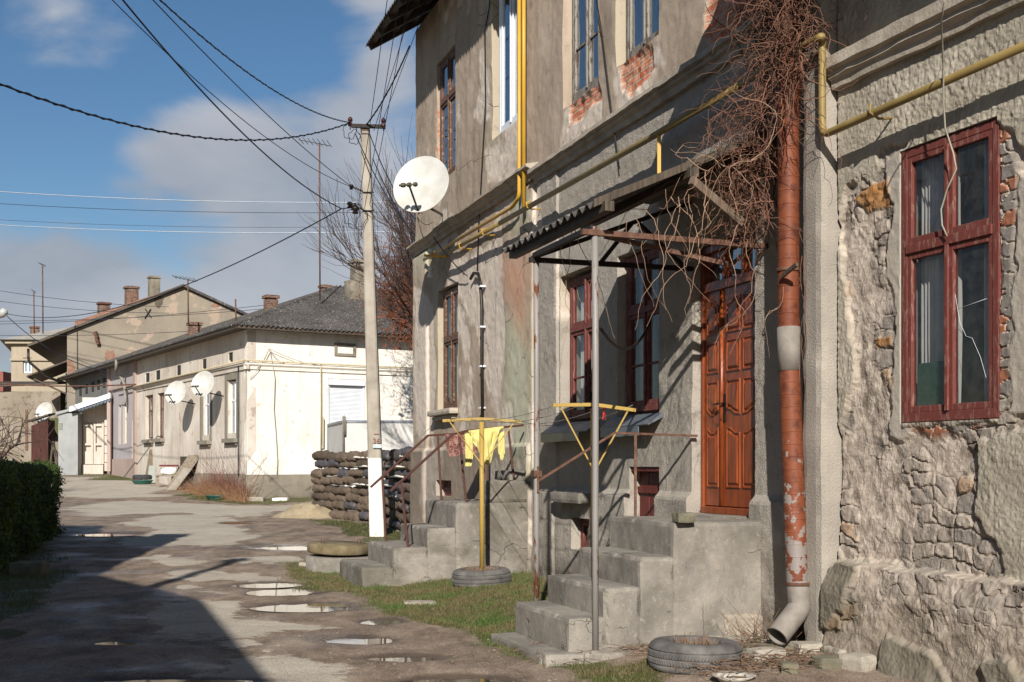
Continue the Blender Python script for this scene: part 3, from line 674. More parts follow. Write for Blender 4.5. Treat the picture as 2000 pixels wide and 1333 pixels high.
for (a, b) in ((L0, um-.012), (um+.012, L1)):
    mb = MB(); mb.box(MF, a, b, wD-.05, wD, dz0, dz1); n = 1 if a == L0 else 2; mg = .055 if n == 1 else .075; gap = .05
    wdt = (b-a-2*mg-gap*(n-1))/n; zs_ = [1.235+.26, 1.235+.86, 1.235+1.28, 1.235+1.66]
    H = dz1-dz0
    rows = [(.16, .76, 'top_v'), (.82, 1.20, 'bot_v'), (1.26, 1.60, 'sq'), (1.36+.30, 1.36+.57, 'top_r')]
    rows = [(dz0+.17, dz0+.74, 'top_v'), (dz0+.84, dz0+1.17, 'bot_v'), (dz0+1.24, dz0+1.54, 'sq'), (dz0+1.60, dz0+1.93, 'top_r')]
    for i in range(n):
        p0 = a+mg+i*(wdt+gap); p1 = p0+wdt
        lt = (i == 0 and n == 2); rt = (i == 1)
        for (za, zb, kd) in rows:
            dl = .06
            if kd == 'sq': poly = [(p0, za), (p1, za), (p1, zb), (p0, zb)]
            elif kd == 'top_v':      # tops rise outward (V shape over the pair)
                if n == 1: poly = [(p0, za), (p1, za), (p1, zb), ((p0+p1)/2+.03, zb-dl*.9), ((p0+p1)/2-.03, zb-dl*.9), (p0, zb)]
                elif lt: poly = [(p0, za), (p1, za), (p1, zb-dl), (p1-wdt*.35, zb-dl*.9), (p0+wdt*.3, zb-dl*.2), (p0, zb)]
                else: poly = [(p0, za), (p1, za), (p1, zb), (p1-wdt*.3, zb-dl*.2), (p0+wdt*.35, zb-dl*.9), (p0, zb-dl)]
            elif kd == 'bot_v':
                if n == 1: poly = [(p0, za+dl), ((p0+p1)/2-.03, za), ((p0+p1)/2+.03, za), (p1, za+dl), (p1, zb), (p0, zb)]
                elif lt: poly = [(p0, za+dl), (p0+wdt*.3, za+dl*.8), (p1-wdt*.35, za+dl*.1), (p1, za), (p1, zb), (p0, zb)]
                else: poly = [(p0, za), (p0+wdt*.35, za+dl*.1), (p1-wdt*.3, za+dl*.8), (p1, za+dl), (p1, zb), (p0, zb)]
            else:
                if n == 1: poly = [(p0, za), (p1, za), (p1, zb-dl), ((p0+p1)/2+.025, zb), ((p0+p1)/2-.025, zb), (p0, zb-dl)]
                elif lt: poly = [(p0, za), (p1, za), (p1, zb), (p1-wdt*.35, zb-dl*.1), (p0+wdt*.3, zb-dl*.8), (p0, zb-dl)]
                else: poly = [(p0, za), (p1, za), (p1, zb-dl), (p1-wdt*.3, zb-dl*.8), (p0+wdt*.35, zb-dl*.1), (p0, zb)]
            relief(mb, MF, poly, wD, LV)
    doors.append(part('door', mb, m_door, house, 'narrow fixed leaf of the red-brown door' if a == L0 else 'wide leaf of the red-brown door with carved panels'))
mb = MB(); mb.tube([MF(um, wD+.006, dz0), MF(um, wD+.006, dz1)], .02, 10); part('astragal', mb, m_door, doors[0])
m_blk = m_basic('black_metal', rgb(34, 32, 30), rgb(58, 50, 44), 8, .45, 30, .2, .004, .6)
mb = MB(); uh = um+.05; zh = dz0+.92
mb.box(MF, uh-.02, uh+.02, wD+.0005, wD+.008, zh-.14, zh+.12); mb.tube([MF(uh, wD+.01, zh+.03), MF(uh, wD+.055, zh+.03), MF(uh-.02, wD+.06, zh+.03), MF(uh-.12, wD+.055, zh+.025)], .009, 8)
part('door_handle', mb, m_blk, doors[1])
mb = MB(); mb.rough(MF, oDoor[0]-.01, oDoor[1]+.01, -.28, .02, 1.0, 1.16, .05, .006, 5); part('threshold', mb, m_conc, house)

# cellar hatch + cellar windows
m_hatch = m_wood('dark_red_boards', rgb(84, 34, 30, .8), rgb(118, 52, 46, .8))
mb = MB(); a, b, c0, d0 = oHat; mb.box(MF, a, b, -.14, -.02, d0-.05, d0); 
for k in range(3): w_ = (b-a)/3; mb.box(MF, a+w_*k+.004, a+w_*(k+1)-.004, -.16, -.12, c0+.02, d0-.05)
mb.box(MF, a, b, -.12, -.095, c0+.3, c0+.37)
hh = part('cellar_hatch', mb, m_hatch, house, bevel=.004)
mb = MB(); mb.tube([MF(b-.1, -.08, c0+.36), MF(b-.08, -.05, c0+.3), MF(b-.12, -.06, c0+.27), MF(b-.02, -.07, c0+.25)], .008, 6); part('latch', mb, m_blk, hh)
window(MF, house, oCel[0]+.01, oCel[1]-.01, .63, .99, -.06, m_redw, 0, .04, twin=False)
mb = MB(); mb.box(MF, oCel2[0], oCel2[1], -.12, -.1, 1.12, 1.38); mb.box(MF, oCel2[0], oCel2[1], -.1, -.08, 1.22, 1.26); part('cellar_shutter', mb, m_hatch, house)
mb = MB(); mb.rough(MF, u(1103), u(1160), .0, .2, 1.17, 1.30, .05, .012, 5, 3); part('concrete_ledge', mb, m_conc, house)
mb = MB(); mb.box(MF, u(1180)-.1, u(1180)+.12, .0, .12, 1.78, 2.0)
for k in range(4): mb.box(MF, u(1180)-.08, u(1180)+.10, .12, .135, 1.80+k*.045, 1.82+k*.045)
part('vent_box', mb, m_zinc, house, bevel=.004)

# roof
m_slate = None
t = NT('asbestos_slate'); v = t.coord('World'); n1 = t.noise(v, 2, 6, .7); n2 = t.noise(v, 14, 5, .7)
c = t.mix(t.ramp(n1, [(.35, 0.0), (.65, 1.0)]), rgb(70, 66, 63, .6), rgb(104, 99, 94, .6)); c = t.mix(t.ramp(n2, [(.57, 0.0), (.63, .8)]), c, rgb(168, 162, 150, .7))
c = t.mix(t.ramp(t.noise(v, 1, 4), [(.5, 0.0), (.7, .6)]), c, rgb(56, 52, 46, .5))
m_slate = t.fin(c, .9, t.bump(n2, .4, .01))
m_rafter = m_wood('weathered_timber', rgb(70, 60, 50, .6), rgb(112, 98, 82, .6))
def corr(pf, a0, a1, b0, b1, lam=.14, amp=.024, th=.008, nb=12, left=None, right=None, jag=0):
    """pf(a,b,h)->world; waves run along a; slope along b in [b0,b1]; left/right(b) give clipped a limits"""
    mb = MB(); sp = lam/6; k0 = math.floor(a0/sp); k1 = math.ceil(a1/sp)
    rows = []; 
    for j in range(nb+1):
        b = b0+(b1-b0)*j/nb; al = left(b) if left else a0; ar = right(b) if right else a1; row = []
        for k in range(k0, k1+1):
            a = min(max(k*sp, al), ar); h = amp*math.cos(2*math.pi*a/lam)
            ov = .012*((j*1.0) % 3)/3
            row.append((a, b, h+ov))
        rows.append(row)
    m = len(rows[0]); vs = []; 
    for s_ in (0, 1):
        for r_ in rows: vs += [pf(a, b, h-(th if s_ else 0)) for a, b, h in r_]
    N = (nb+1)*m; fs = []
    for j in range(nb):
        for k in range(m-1):
            if abs(rows[j][k][0]-rows[j][k+1][0]) < 1e-6 and abs(rows[j+1][k][0]-rows[j+1][k+1][0]) < 1e-6: continue
            fs.append((j*m+k, j*m+k+1, (j+1)*m+k+1, (j+1)*m+k)); fs.append((N+j*m+k, N+(j+1)*m+k, N+(j+1)*m+k+1, N+j*m+k+1))
    for k in range(m-1): fs.append((k, N+k, N+k+1, k+1)); fs.append((nb*m+k, nb*m+k+1, N+nb*m+k+1, N+nb*m+k))
    for j in range(nb): fs.append((j*m, (j+1)*m, N+(j+1)*m, N+j*m)); fs.append((j*m+m-1, N+j*m+m-1, N+(j+1)*m+m-1, (j+1)*m+m-1))
    return mb.add(vs, fs, False)
ROH = .80; zE = 9.16; slope = .62
def rf(sgn):
    return lambda a, b, h: (MF(a, ROH-b, zE+b*slope+h) if sgn > 0 else MF(a, -9-ROH+b, zE+b*slope+h))
roof = part('roof', corr(rf(1), UL-.50, UR+6, 0, ROH+4.5, .15, .025, nb=8), m_slate, house)
part('roof_slope', corr(rf(-1), UL-.50, UR+6, 0, ROH+4.5, .15, .025, nb=2), m_slate, roof)
mb = MB(); k = UL-.42
while k < UR+1.5:
    mb.bar(MF(k, ROH-.06, zE-.02-.03), MF(k, -.5, zE-.05+(ROH+.5)*slope-.03), .07, .10); k += .75
for b in (.1, .5, .85, 1.2): mb.box(MF, UL-.46, UR+1.5, ROH-b-.05, ROH-b+.05, zE+b*slope-.055, zE+b*slope-.03)
part('rafters', mb, m_rafter, roof)
mb = MB(); mb.add([MF(UL+.03, -.0, HTOP), MF(UL+.03, -9, HTOP), MF(UL+.03, -4.5, zE+5.3*slope-.06), MF(UL+.35, -.0, HTOP), MF(UL+.35, -9, HTOP), MF(UL+.35, -4.5, zE+5.3*slope-.06)], [(0, 1, 2), (3, 5, 4), (0, 2, 5, 3), (1, 4, 5, 2), (0, 3, 4, 1)]); part('gable', mb, m_facade, house)

# pilaster between house and wing
mb = MB(); zP = 4.78
m_pil = m_basic('grey_stippled_render', rgb(146, 138, 127, .86), rgb(170, 161, 148, .9), 2, .92, 75, .9, .012)
mb.rough(MF, u(1566, .14), u(1603, .14), -.1, .14, -.1, 9.3, .06, .010, 5, 4, .012)
part('pilaster', mb, m_pil, house)
# ================================================================ RIGHT WING
wing = thing('stone_house', 'near house on the right with peeling plaster baring rubble stone round a maroon window', 'house', WF(2, -3, 0))
o0 = WF.uz(1757, 292); o1 = WF.uz(1945, 819)
oW = (WF.u(1757)-.015, WF.u(1948), WF.z(818, WF.u(1945)), WF.z(228, WF.u(1943)))
UW1 = WF.u(2000)+1.5
STN = [[(1650, 372), (1680, 340), (1700, 362), (1716, 325), (1712, 300), (1735, 288), (1765, 286), (1765, 830), (1940, 820), (1940, 235), (1975, 262), (2005, 300), (2160, 330), (2160, 800), (1960, 850), (1905, 862), (1902, 1000), (1925, 1045), (1955, 1080), (1960, 1130), (1645, 1092), (1618, 1000), (1622, 880), (1668, 740), (1668, 700), (1655, 600), (1640, 480), (1636, 400)]]
PLS = [[(1720, 300), (1775, 290), (1775, 840), (1735, 830), (1740, 700), (1745, 620), (1728, 520), (1738, 400)], [(1976, 330), (2100, 330), (2100, 820), (1965, 810), (1972, 600), (1982, 400)], [(1735, 800), (1770, 800), (1775, 850), (1750, 870), (1735, 850)]]
PLP = [[(1590, 1110), (1690, 1090), (1680, 1200), (1630, 1215), (1600, 1180)], [(1740, 1330), (1760, 1240), (1800, 1250), (1850, 1290), (1890, 1345), (1890, 1500), (1740, 1500)], [(1960, 1300), (2010, 1290), (2100, 1400), (1960, 1500)]]
zPl = WF.z(1097, WF.u(1645))
BRK = [[(1945, 250), (1962, 255), (1985, 330), (1982, 400), (1972, 600), (1968, 780), (1946, 780)], [(1765, 828), (1930, 822), (1860, 850), (1770, 850)]]
def wing_fn(U, Z):
    n3 = fbm(U*4, Z*4, seed=101, oct=5); n4 = fbm(U*16, Z*16, seed=103, oct=4); n5 = fbm(U*50, Z*50, seed=104, oct=2)
    st = pmask(WF, U, Z, STN, 105, .018, .05, 9); pl = pmask(WF, U, Z, PLS, 107, .02, .06, 7); bk = pmask(WF, U, Z, BRK, 109, .03, .05)
    plz = sstep(.012, -.012, Z-zPl+.04*n3-.02*(U-WF.u(1645))*0)
    pp = pmask(WF, U, Z, PLP, 111, .02, .08, 6)
    # rubble stones
    wx, wz_ = U+.10*fbm(U*4, Z*4, seed=120), Z+.08*fbm(U*4, Z*4, seed=121)
    d1, d2, idv = voro(wx*5.0, wz_*8.5, 7); e1, e2, idb = voro(wx*4.2, wz_*12.2, 17)
    edge = sstep(.03, .20, d2-d1); edgeb = sstep(.02, .12, e2-e1)
    cover = np.clip((fbm(U*1.8, Z*1.8, seed=131, oct=5)+.10)*8+.5, 0, 1)      # mortar smeared over stones
    expo = pmask(WF, U, Z, [[(1700, 420), (1738, 410), (1742, 560), (1740, 760), (1712, 750), (1722, 600), (1700, 500)], [(1668, 420), (1700, 430), (1690, 470), (1668, 450)], [(1700, 850), (1745, 840), (1740, 900), (1710, 890)], [(1760, 880), (1830, 870), (1850, 960), (1800, 1000), (1765, 940)], [(1730, 1040), (1800, 1010), (1900, 1030), (1945, 1085), (1940, 1125), (1850, 1090), (1760, 1085)], [(1740, 1120), (1990, 1140), (2040, 1200), (1900, 1200), (1760, 1150)]], 133, .10, .34, 5)
    cover = cover*(1-expo*.85)
    stone = edge*(1-cover)
    chip = fbm(U*22+3*n3, Z*22, seed=140, oct=4)
    slash = fbm(U*26+Z*9, Z*9-U*4, seed=143, oct=4)
    plate = sstep(.35, .55, np.mod(fbm(U*3.1, Z*2.3, seed=147, oct=5)*3.0+9, 1.0))
    tr1 = np.round(fbm(U*8+.5*Z+.3*n3, Z*5.5-.3*U, seed=171, oct=6)*5)/5; tr2 = np.round(fbm(U*17+Z, Z*12, seed=173, oct=5)*4)/4
    relief_ = -.040+.016*stone*(.5+idv)+.013*tr1+.006*tr2+.003*chip+.014*n3
    brickw = -.035+.016*edgeb+.006*n4
    dS = relief_*(1-bk)+brickw*bk
    stip = .006*fbm(U*34, Z*22, seed=150, oct=2)*sstep(-.2, .3, fbm(U*1.3, Z*1.3, seed=151))+.004*n5
    dP = stip+.008*n3
    m = np.maximum(st, plz*(1-pp)); m2 = m*(1-pl*(1-plz))
    dPl = -.012+.005*n4
    disp = dP*(1-m)+m*(dS*(1-pl*(1-plz))+dPl*pl*(1-plz))
    lipn = .5-.5*np.cos(np.clip(st, 0, 1)*2*np.pi); disp = disp+.006*lipn
    disp = disp+plz*(.10+.05*sstep(zPl, zPl-.25, Z)+.05*fbm(U*1.8, Z*2.2, seed=160, oct=5))+plz*pp*.0
    disp = disp+sstep(.45, -.05, Z)*.07*(.5+fbm(U*4, Z*4, seed=161, oct=3))
    # albedo pattern: plaster skim, mortar, rubble, brick
    def mixc(a, b, f): return tuple(a[i]*(1-f)+b[i]*f for i in range(3))
    o = np.ones_like(U); C = lambda r, g, b, k=1: tuple(lin(q)*k*o for q in (r, g, b))
    plaster = mixc(C(164, 155, 138, .72), C(186, 177, 160, .78), np.clip(n3+.5, 0, 1))
    mort = mixc(C(178, 163, 148, .66), C(208, 194, 179, .76), np.clip(chip+.5, 0, 1))
    sc_ = mixc(C(140, 133, 126, .64), C(178, 166, 152, .70), np.clip(idv, 0, 1)); och = (idv > .94)*.6; sc_ = mixc(sc_, C(170, 126, 78, .7), och); sc_ = mixc(sc_, mort, .18)
    stc = mixc(mort, sc_, np.clip(stone*1.3, 0, 1))
    bkc = mixc(C(196, 182, 164, .7), mixc(C(172, 112, 84, .66), C(150, 142, 134, .62), (idb > .30)*1.0), edgeb)
    stc = mixc(stc, bkc, bk); skim = C(194, 184, 170, .66)
    sunk_dark = np.clip((-.25-tr1)*2.2, 0, .6); stc = mixc(stc, C(92, 80, 68, .5), sunk_dark*(1-bk)); stc = mixc(stc, C(84, 74, 64, .5), (1-edge)*(1-cover)*.45*(1-bk)); c = mixc(plaster, stc, m); c = mixc(c, skim, pl*(1-plz)*.9)  # colour darkens where the relief terraces sink and along bare stone joints
    sxy = [WF.uz(1705, 370), WF.uz(1735, 385)]
    big = pmask(WF, U, Z, [[(1663, 388), (1700, 362), (1733, 345), (1736, 378), (1730, 402), (1700, 410), (1690, 418), (1678, 400)], [(1702, 662), (1736, 656), (1736, 676), (1706, 680)]], 113, .012, .02)*st; c = mixc(c, mixc(C(168, 112, 52, .55), C(190, 146, 96, .62), np.clip(chip+.4, 0, 1)), big*.9)
    disp = disp+big*.012
    c = mixc(c, C(120, 112, 98, .6), plz*pp*.8); c = mixc(c, C(108, 98, 76, .6), sstep(.9, .2, Z+.25*n3)*.55*(1-pp))
    return disp, dict(col=c)
t = NT('crumbling_wall'); v = t.coord('World'); c = t.attr('col', 'Color'); n2 = t.noise(v, 24, 6, .7)
c = t.mix(.5, c, t.mix(n2, (.35, .34, .32, 1), (.68, .67, .65, 1)), 'OVERLAY')
m_wing = t.fin(c, .93, t.bump(t.math('ADD', n2, t.math('MULTIPLY', t.noise(v, 90, 4, .7), .6)), .4, .010))
grid_wall('wall', WF, -.02, UW1, -.15, 6.6, [oW], .0105, wing_fn, m_wing, wing, depth=.4, ends=(False, True), rdepth=.22)
mb = MB(); mb.box(WF, UW1-.4, UW1, -8, -.42, -.1, 6.6); part('wall', mb, m_wing, wing)
moulding(WF, -.03, UW1, [(-.06, 4.50), (.05, 4.50), (.06, 4.56), (.09, 4.58), (.09, 4.62), (.13, 4.64), (.13, 4.73), (-.06, 4.79)], m_trim, wing, 'moulding', seed=21)
mb = corr(lambda a, b, h: WF(a, .92-b, 5.98+b*.6+h), -1.2, UW1+.3, 0, 5.2, .15, .025, nb=6); wr = part('roof', mb, m_slate, wing)
mb = MB(); mb.box(WF, -1.2, UW1, .80, .83, 5.84, 6.01); mb.box(WF, -1.2, UW1, -.02, .8, 5.86, 5.885); part('eaves_board', mb, m_rafter, wr)
a, b, c0, d0 = oW
ww = window(WF, wing, a+.02, b-.005, c0+.005, d0-.01, -.015, m_redw, .365, .055, sash=.042, curtain=(.47, .72), label='maroon four-light window with a cracked lower pane')
mb = MB(); mb.add([WF(a+.12, -.07, c0+.08), WF(a+.40, -.07, c0+.08), WF(a+.40, -.07, c0+.42), WF(a+.12, -.07, c0+.42)], [(0, 1, 2, 3)])
part('green_board', mb, m_basic('green_glass', rgb(70, 112, 92, .7), rgb(84, 124, 104, .7), 3, .3), ww)
mb = MB()                                         # cracked pane: curved break line
cr_ = [(.545, .42), (.60, .30), (.66, .25), (.72, .24), (.80, .17), (.86, .09), (.90, .03)]
mb.tube([WF(a+(b-a)*p, -.040, c0+(d0-c0)*(.04+q*1.0)) for p, q in cr_], .0012, 5)
mb.tube([WF(a+(b-a)*.54, -.040, c0+(d0-c0)*.385), WF(a+(b-a)*.92, -.040, c0+(d0-c0)*.41)], .0015, 5)
part('glass_crack', mb, m_pvc, ww)
# interior back box of both houses
mb = MB(); mb.box(WF, .3, UW1-.5, -1.6, -1.5, 0, 5); part('inner_wall', mb, m_room, wing)

# thin cable dangling over the window
m_cab = m_basic('grey_cable', rgb(150, 144, 128, .8), rgb(176, 168, 150, .8), 4, .6)
pts = [(1845, 0, .62), (1838, 40, .5), (1842, 120, .2), (1843, 200, .16), (1846, 250, .1), (1862, 300, .06), (1868, 330, .05), (1850, 370, .04), (1838, 410, .04), (1840, 440, .03), (1850, 462, .02)]
mb = MB(); pth = []
for x, y, w_ in pts: uu = WF.u(x, w_); pth.append(WF(uu, w_, WF.z(y, uu, w_)))
mb.tube(pth, .006, 6); single('loose_cable', mb, m_cab, 'thin pale cable dangling in front of the maroon window', 'cable')
# ================================================================ STAIRS
def frame_point(px_, py_, u_): w_ = MF.w(px_, u_); return w_
def stairs(name, label, uN, uF_, steps, land, gz0, seed, m_stair):
    """uN near side, uF far side; steps: list of (w_front, z_top) from the landing outward"""
    t = thing(name, label, 'stairs', MF((uN+uF_)/2, 1.0, 0))
    mb = MB(); mb.rough(MF, uF_, uN, -.02, land[0], -.1, land[1], .04, .012, 3.4, seed, .016); part('landing', mb, m_stair, t)
    prev = land[0]-.01
    for i, (w_, z_) in enumerate(steps):
        mb = MB(); j = .008*(i+1)
        mb.rough(MF, uF_+j*.5, uN-j, prev-.015, w_, -.1, z_, .036, .012, 4.2, seed+i*5+2, .022); part('step', mb, m_stair, t); prev = w_
    return t
m_stair = m_concd
uN1 = u(1498); uF1 = uN1-1.37
st1 = stairs('concrete_stairs', 'five grey concrete steps climbing to the landing below the red-brown door', uN1, uF1, [(.88+.303, .855), (.88+.61, .61), (.88+.93, .375), (.88+1.16, .10)], (.88, 1.137), 0, 200, m_conc)
uN2 = u(1044); uF2 = uN2-1.54
st2 = stairs('concrete_stairs', 'damp-stained concrete steps with iron rails beside the yellow washing-line post', uN2, uF2, [(1.43, .82), (1.875, .585), (2.27, .345)], (1.067, 1.14), 0, 300, m_concd)
mb = MB(); mb.rough(MF, u(960, .5)-.1, uN2-.02, .05, .62, 1.135, 1.42, .05, .012, 5, 5, .012); part('upper_step', mb, m_stair, st2)
mb = MB(); mb.rough(MF, uF2+.75, uN2-.12, .05, .30, 1.42, 1.55, .05, .012, 5, 9, .012); part('upper_step', mb, m_stair, st2)
# rubble apron where render fell off the side of the near stairs
mb = MB(); mb.rough(MF, uN1-.04, uN1+.022, .02, .42, -.1, .36, .03, .022, 9, 61, .015); mb.rough(MF, uN1-.04, uN1+.02, .40, .66, -.1, .18, .03, .022, 9, 63, .015); part('broken_render', mb, m_basic('crumbling_render', rgb(172, 157, 140, .55), rgb(200, 186, 168, .6), 6, .95, 40, .8, .02), st1)
# footing lump at post
m_rust = m_peel('rusty_painted_steel', rgb(150, 144, 138, .85), rgb(118, 72, 48, .65), .58, 9, .55, .1, (1, 1, .35))
m_brown = m_basic('brown_painted_iron', rgb(84, 48, 38, .5), rgb(108, 62, 48, .5), 12, .5, 50, .2, .004)
m_yel = m_peel('chipped_yellow_paint', rgb(214, 178, 92, .58), rgb(122, 84, 54, .8), .66, 30, .5)
m_yelp = m_basic('yellow_gas_paint', rgb(206, 160, 50, .85), rgb(186, 142, 54, .85), 3, .4, 30, .1, .003)
m_yelo = m_basic('faded_yellow_paint', rgb(176, 152, 92, .62), rgb(148, 124, 74, .6), 5, .5, 40, .2, .004)
m_rustd = m_basic('rusty_iron', rgb(92, 60, 48, .6), rgb(134, 98, 78, .6), 18, .7, 60, .4, .004)
m_dkst = m_basic('dark_iron_angle', rgb(40, 35, 32, .5), rgb(62, 50, 44, .5), 10, .7, 50, .3, .004)
# ================================================================ CANOPY over the door
can = thing('door_canopy', 'lean-to canopy of corrugated slate on rusty steel posts above the red-brown door', 'canopy', MF(uN1-1.2, 1.0, 0))
wE = 1.60; uA = MF.u(980, wE+.06); uB = MF.u(1160, wE+.06); zEv = 3.70; rise = .70
def cf(a, b, h): return MF(a, wE+.06-b, zEv+b*.437+h)
cr0 = part('canopy_roof', corr(cf, uA, uB+.0, 0, 1.68, .165, .028, .007, nb=10), m_slate, can)
mb = MB(); mb.hexa([cf(uB+.002, -.01, -.03), cf(uB+.03, -.01, -.03), cf(uB+.03, 1.69, -.03), cf(uB+.002, 1.69, -.03), cf(uB+.002, -.01, .035), cf(uB+.03, -.01, .035), cf(uB+.03, 1.69, .035), cf(uB+.002, 1.69, .035)])
part('verge_board', mb, m_rafter, can)
mb = MB()
for b in (.10, .85, 1.55): mb.box(MF, uA+.04, uB+.09, wE+.06-b-.04, wE+.06-b+.04, zEv+b*.437-.115, zEv+b*.437-.032)
part('purlin', mb, m_rafter, can, bevel=.004)
uP1 = MF.u(1163, wE-.02); uP2 = MF.u(1048, wE-.02)
for (uu, px_, lab) in ((uP1, 1163, 'near rusty grey canopy post standing beside the steps'), (uP2, 1048, 'far rusty canopy post')):
    mb = MB(); zb = .05; zt_ = 3.55
    mb.tube([MF(uu, wE-.02, zb), MF(uu-.004, wE-.02, 1.2), MF(uu+.004, wE-.02, 2.4), MF(uu-.012, wE-.02, zt_)], .027, 14); part('post', mb, m_rust, can, lab)
mb = MB(); mb.rough(MF, uP1-.13, uP1+.13, wE-.25, wE+.12, -.05, .11, .03, .03, 8, 71, .03); part('post_footing', mb, m_conc, can)
def truss(uu, mat, lo, nm):
    mb = MB(); mb.bar(MF(uu, wE+.05, lo), MF(uu, -.02, lo), .045, .045); mb.bar(MF(uu, wE+.02, lo+.02), MF(uu, .0, lo+.64), .04, .04)
    mb.bar(MF(uu, .95, lo), MF(uu, .62, lo+.40), .035); mb.bar(MF(uu, .55, lo+.40), MF(uu, .05, lo+.0), .035)
    part(nm, mb, mat, can)
truss(uP2, m_dkst, 3.50, 'roof_truss')
mb = MB(); lo = 3.50; mb.bar(MF(uP1, wE+.10, lo), MF(uP1, -.02, lo-.02), .045, .045); mb.bar(MF(uP1-.7, 1.2, lo+.12), MF(uP1-.5, .1, lo-.1), .04); part('roof_truss', mb, m_rustd, can)
mb = MB(); mb.bar(MF(uP2, wE, 3.54), MF(uP1, wE, 3.54), .045); part('eaves_beam', mb, m_dkst, can)
mb = MB(); mb.bar(MF(u(1350, .9), .9, MF.z(352, u(1350, .9), .9)), MF(u(1448, .35), .35, MF.z(436, u(1448, .35), .35)), .045, .07); part('rotten_strut', mb, m_wood('grey_rotten_wood', rgb(116, 98, 84, .55), rgb(156, 136, 116, .55)), can)
# slack cable slung under the canopy
mb = MB(); a_ = MF(uP1-.10, wE-.1, 2.75); b_ = MF(u(1290), .12, 3.05); mb.tube(catenary(a_, b_, .22, 18), .014, 6)
single('slack_cable', mb, m_blk, 'black cable slung from the near canopy post across the far red window', 'cable')

# ================================================================ RAILINGS
rl = thing('handrail', 'thin rusty handrail along the steps up to the red-brown door', 'handrail', MF(uF1, 1.0, 0))
uR_ = uF1+.05
wC = MF.w(1200, uR_); zC = MF.z(846, uR_, wC); wP = MF.w(1056, uR_)
mb = MB(); mb.bar(MF(uP2+.03, wE-.02, MF.z(940, uP2, wE)), MF(uR_, wC, zC), .03, .02); mb.bar(MF(uR_, wC, zC), MF(uR_, -.02, zC-.02), .03, .02); part('rail', mb, m_rustd, rl)
wb_ = MF.w(1241, uR_); mb = MB(); mb.bar(MF(uR_, wb_, 1.12), MF(uR_, wb_, zC-.01), .025); part('baluster', mb, m_rustd, rl)
mb = MB(); zz0 = MF.z(962, uP2, wE); mb.bar(MF(uP2+.035, wE-.02, zz0), MF(uP2+.035, wE-.02, zz0+.24), .02); mb.box(MF, uP2-.04, uP2+.04, wE-.06, wE+.02, zz0+.14, zz0+.20); part('clamp', mb, m_rustd, rl, bevel=.003)

def rail2(uu, pts, posts, label):
    r_ = thing('stair_railing', label, 'railing', MF(uu, 1.2, 0))
    P3 = [MF(uu, MF.w(x, uu), MF.z(y, uu, MF.w(x, uu))) for x, y in pts]
    mb = MB()
    for a, b in zip(P3[:-1], P3[1:]): mb.bar(a, b, .05, .028)
    part('rail', mb, m_brown, r_, bevel=.003)
    for (xb, yb, xt, yt) in posts:
        wb = MF.w(xb, uu); b = MF(uu, wb, MF.z(yb, uu, wb)); w_ = MF.w(xt, uu); tp = MF(uu, w_, MF.z(yt, uu, w_))
        mb = MB(); mb.bar(b-Vector((0, 0, .03)), tp, .05, .03); part('post', mb, m_brown, r_, bevel=.003)
rail2(uN2-.12, [(762, 960), (884, 849), (912, 842), (1022, 831)], [(797, 1066, 784, 945), (912, 990, 897, 850), (1010, 985, 993, 839)], 'near brown iron railing of the damp steps, behind the yellow shirt')
rail2(uF2+.10, [(724, 952), (836, 851), (870, 849), (957, 846)], [(754, 1058, 747, 932), (863, 986, 855, 851), (953, 982, 952, 850)], 'far brown iron railing of the damp steps, in front of the pole')

# ================================================================ GAS PIPE
gp = thing('gas_pipe', 'yellow gas pipe running along the facade with two risers and a swan-neck at the right', 'gas pipe', MF(0, .1, 4.9))
def bendpath(pts, r=.08, n=5):
    pts = [Vector(p) for p in pts]; o = [pts[0]]
    for i in range(1, len(pts)-1):
        a = (pts[i-1]-pts[i]); b = (pts[i+1]-pts[i]); rr = min(r, a.length*.45, b.length*.45); a.normalize(); b.normalize(); p0 = pts[i]+a*rr; p1 = pts[i]+b*rr
        for k in range(n+1):
            q = k/n; o.append(p0.lerp(pts[i], q).lerp(pts[i].lerp(p1, q), q))
    o.append(pts[-1]); return o
uG = u(1015, .15)
mb = MB(); mb.tube([MF(u(868, .2), .17, 4.96), MF(u(1000), .17, 4.93)], .032, 10); mb.tube([MF(u(1000), .17, 4.93), MF(u(1300), .17, 4.885), MF(u(1480), .17, 4.89)], .034, 10); part('pipe', mb, m_yelo, gp)
mb = MB(); uK = u(1560, .2); uC = MF.u(1628, .24)
cnr = WF(.0, .16, 4.86); dn = WF(.0, .16, 4.13)
mb.tube(bendpath([MF(u(1480), .17, 4.89), MF(uK, .22, 4.87), MF(u(1606, .22), .22, 4.86), cnr, dn, WF(.45, .15, 4.14), WF(UW1, .14, 4.19)], .09), .030, 12); part('pipe', mb, m_yelo, gp)
mb = MB(); mb.tube(bendpath([MF(u(1014, .12), .12, 9.0), MF(u(1014, .12), .12, 5.16), MF(u(1000, .12), .12, 5.08), MF(u(826, .12), .10, 5.12)], .08), .026, 10); mb.tube([MF(u(1023, .12), .12, 9.0), MF(u(1023, .12), .12, 4.95)], .028, 10); part('riser', mb, m_yelp, gp)
mb = MB(); uq = u(1287, .17); mb.bar(MF(uq, .17, 4.86), MF(uq, .17, 4.46), .035); part('bracket', mb, m_yelp, gp)
mb = MB(); uq = u(850, .1)
mb.bar(MF(u(866, .1), .0, 4.98), MF(u(866, .1), .42, 4.98), .035); part('bracket', mb, m_yelp, gp)
for xk in (905, 950, 1038): mb = MB(); uq = u(xk, .15); mb.tube([MF(uq, -.0, 4.90), MF(uq, .14, 4.88), MF(uq, .21, 4.90), MF(uq, .22, 4.96), MF(uq, .16, 4.98)], .009, 6); part('clip', mb, m_yelp, gp)
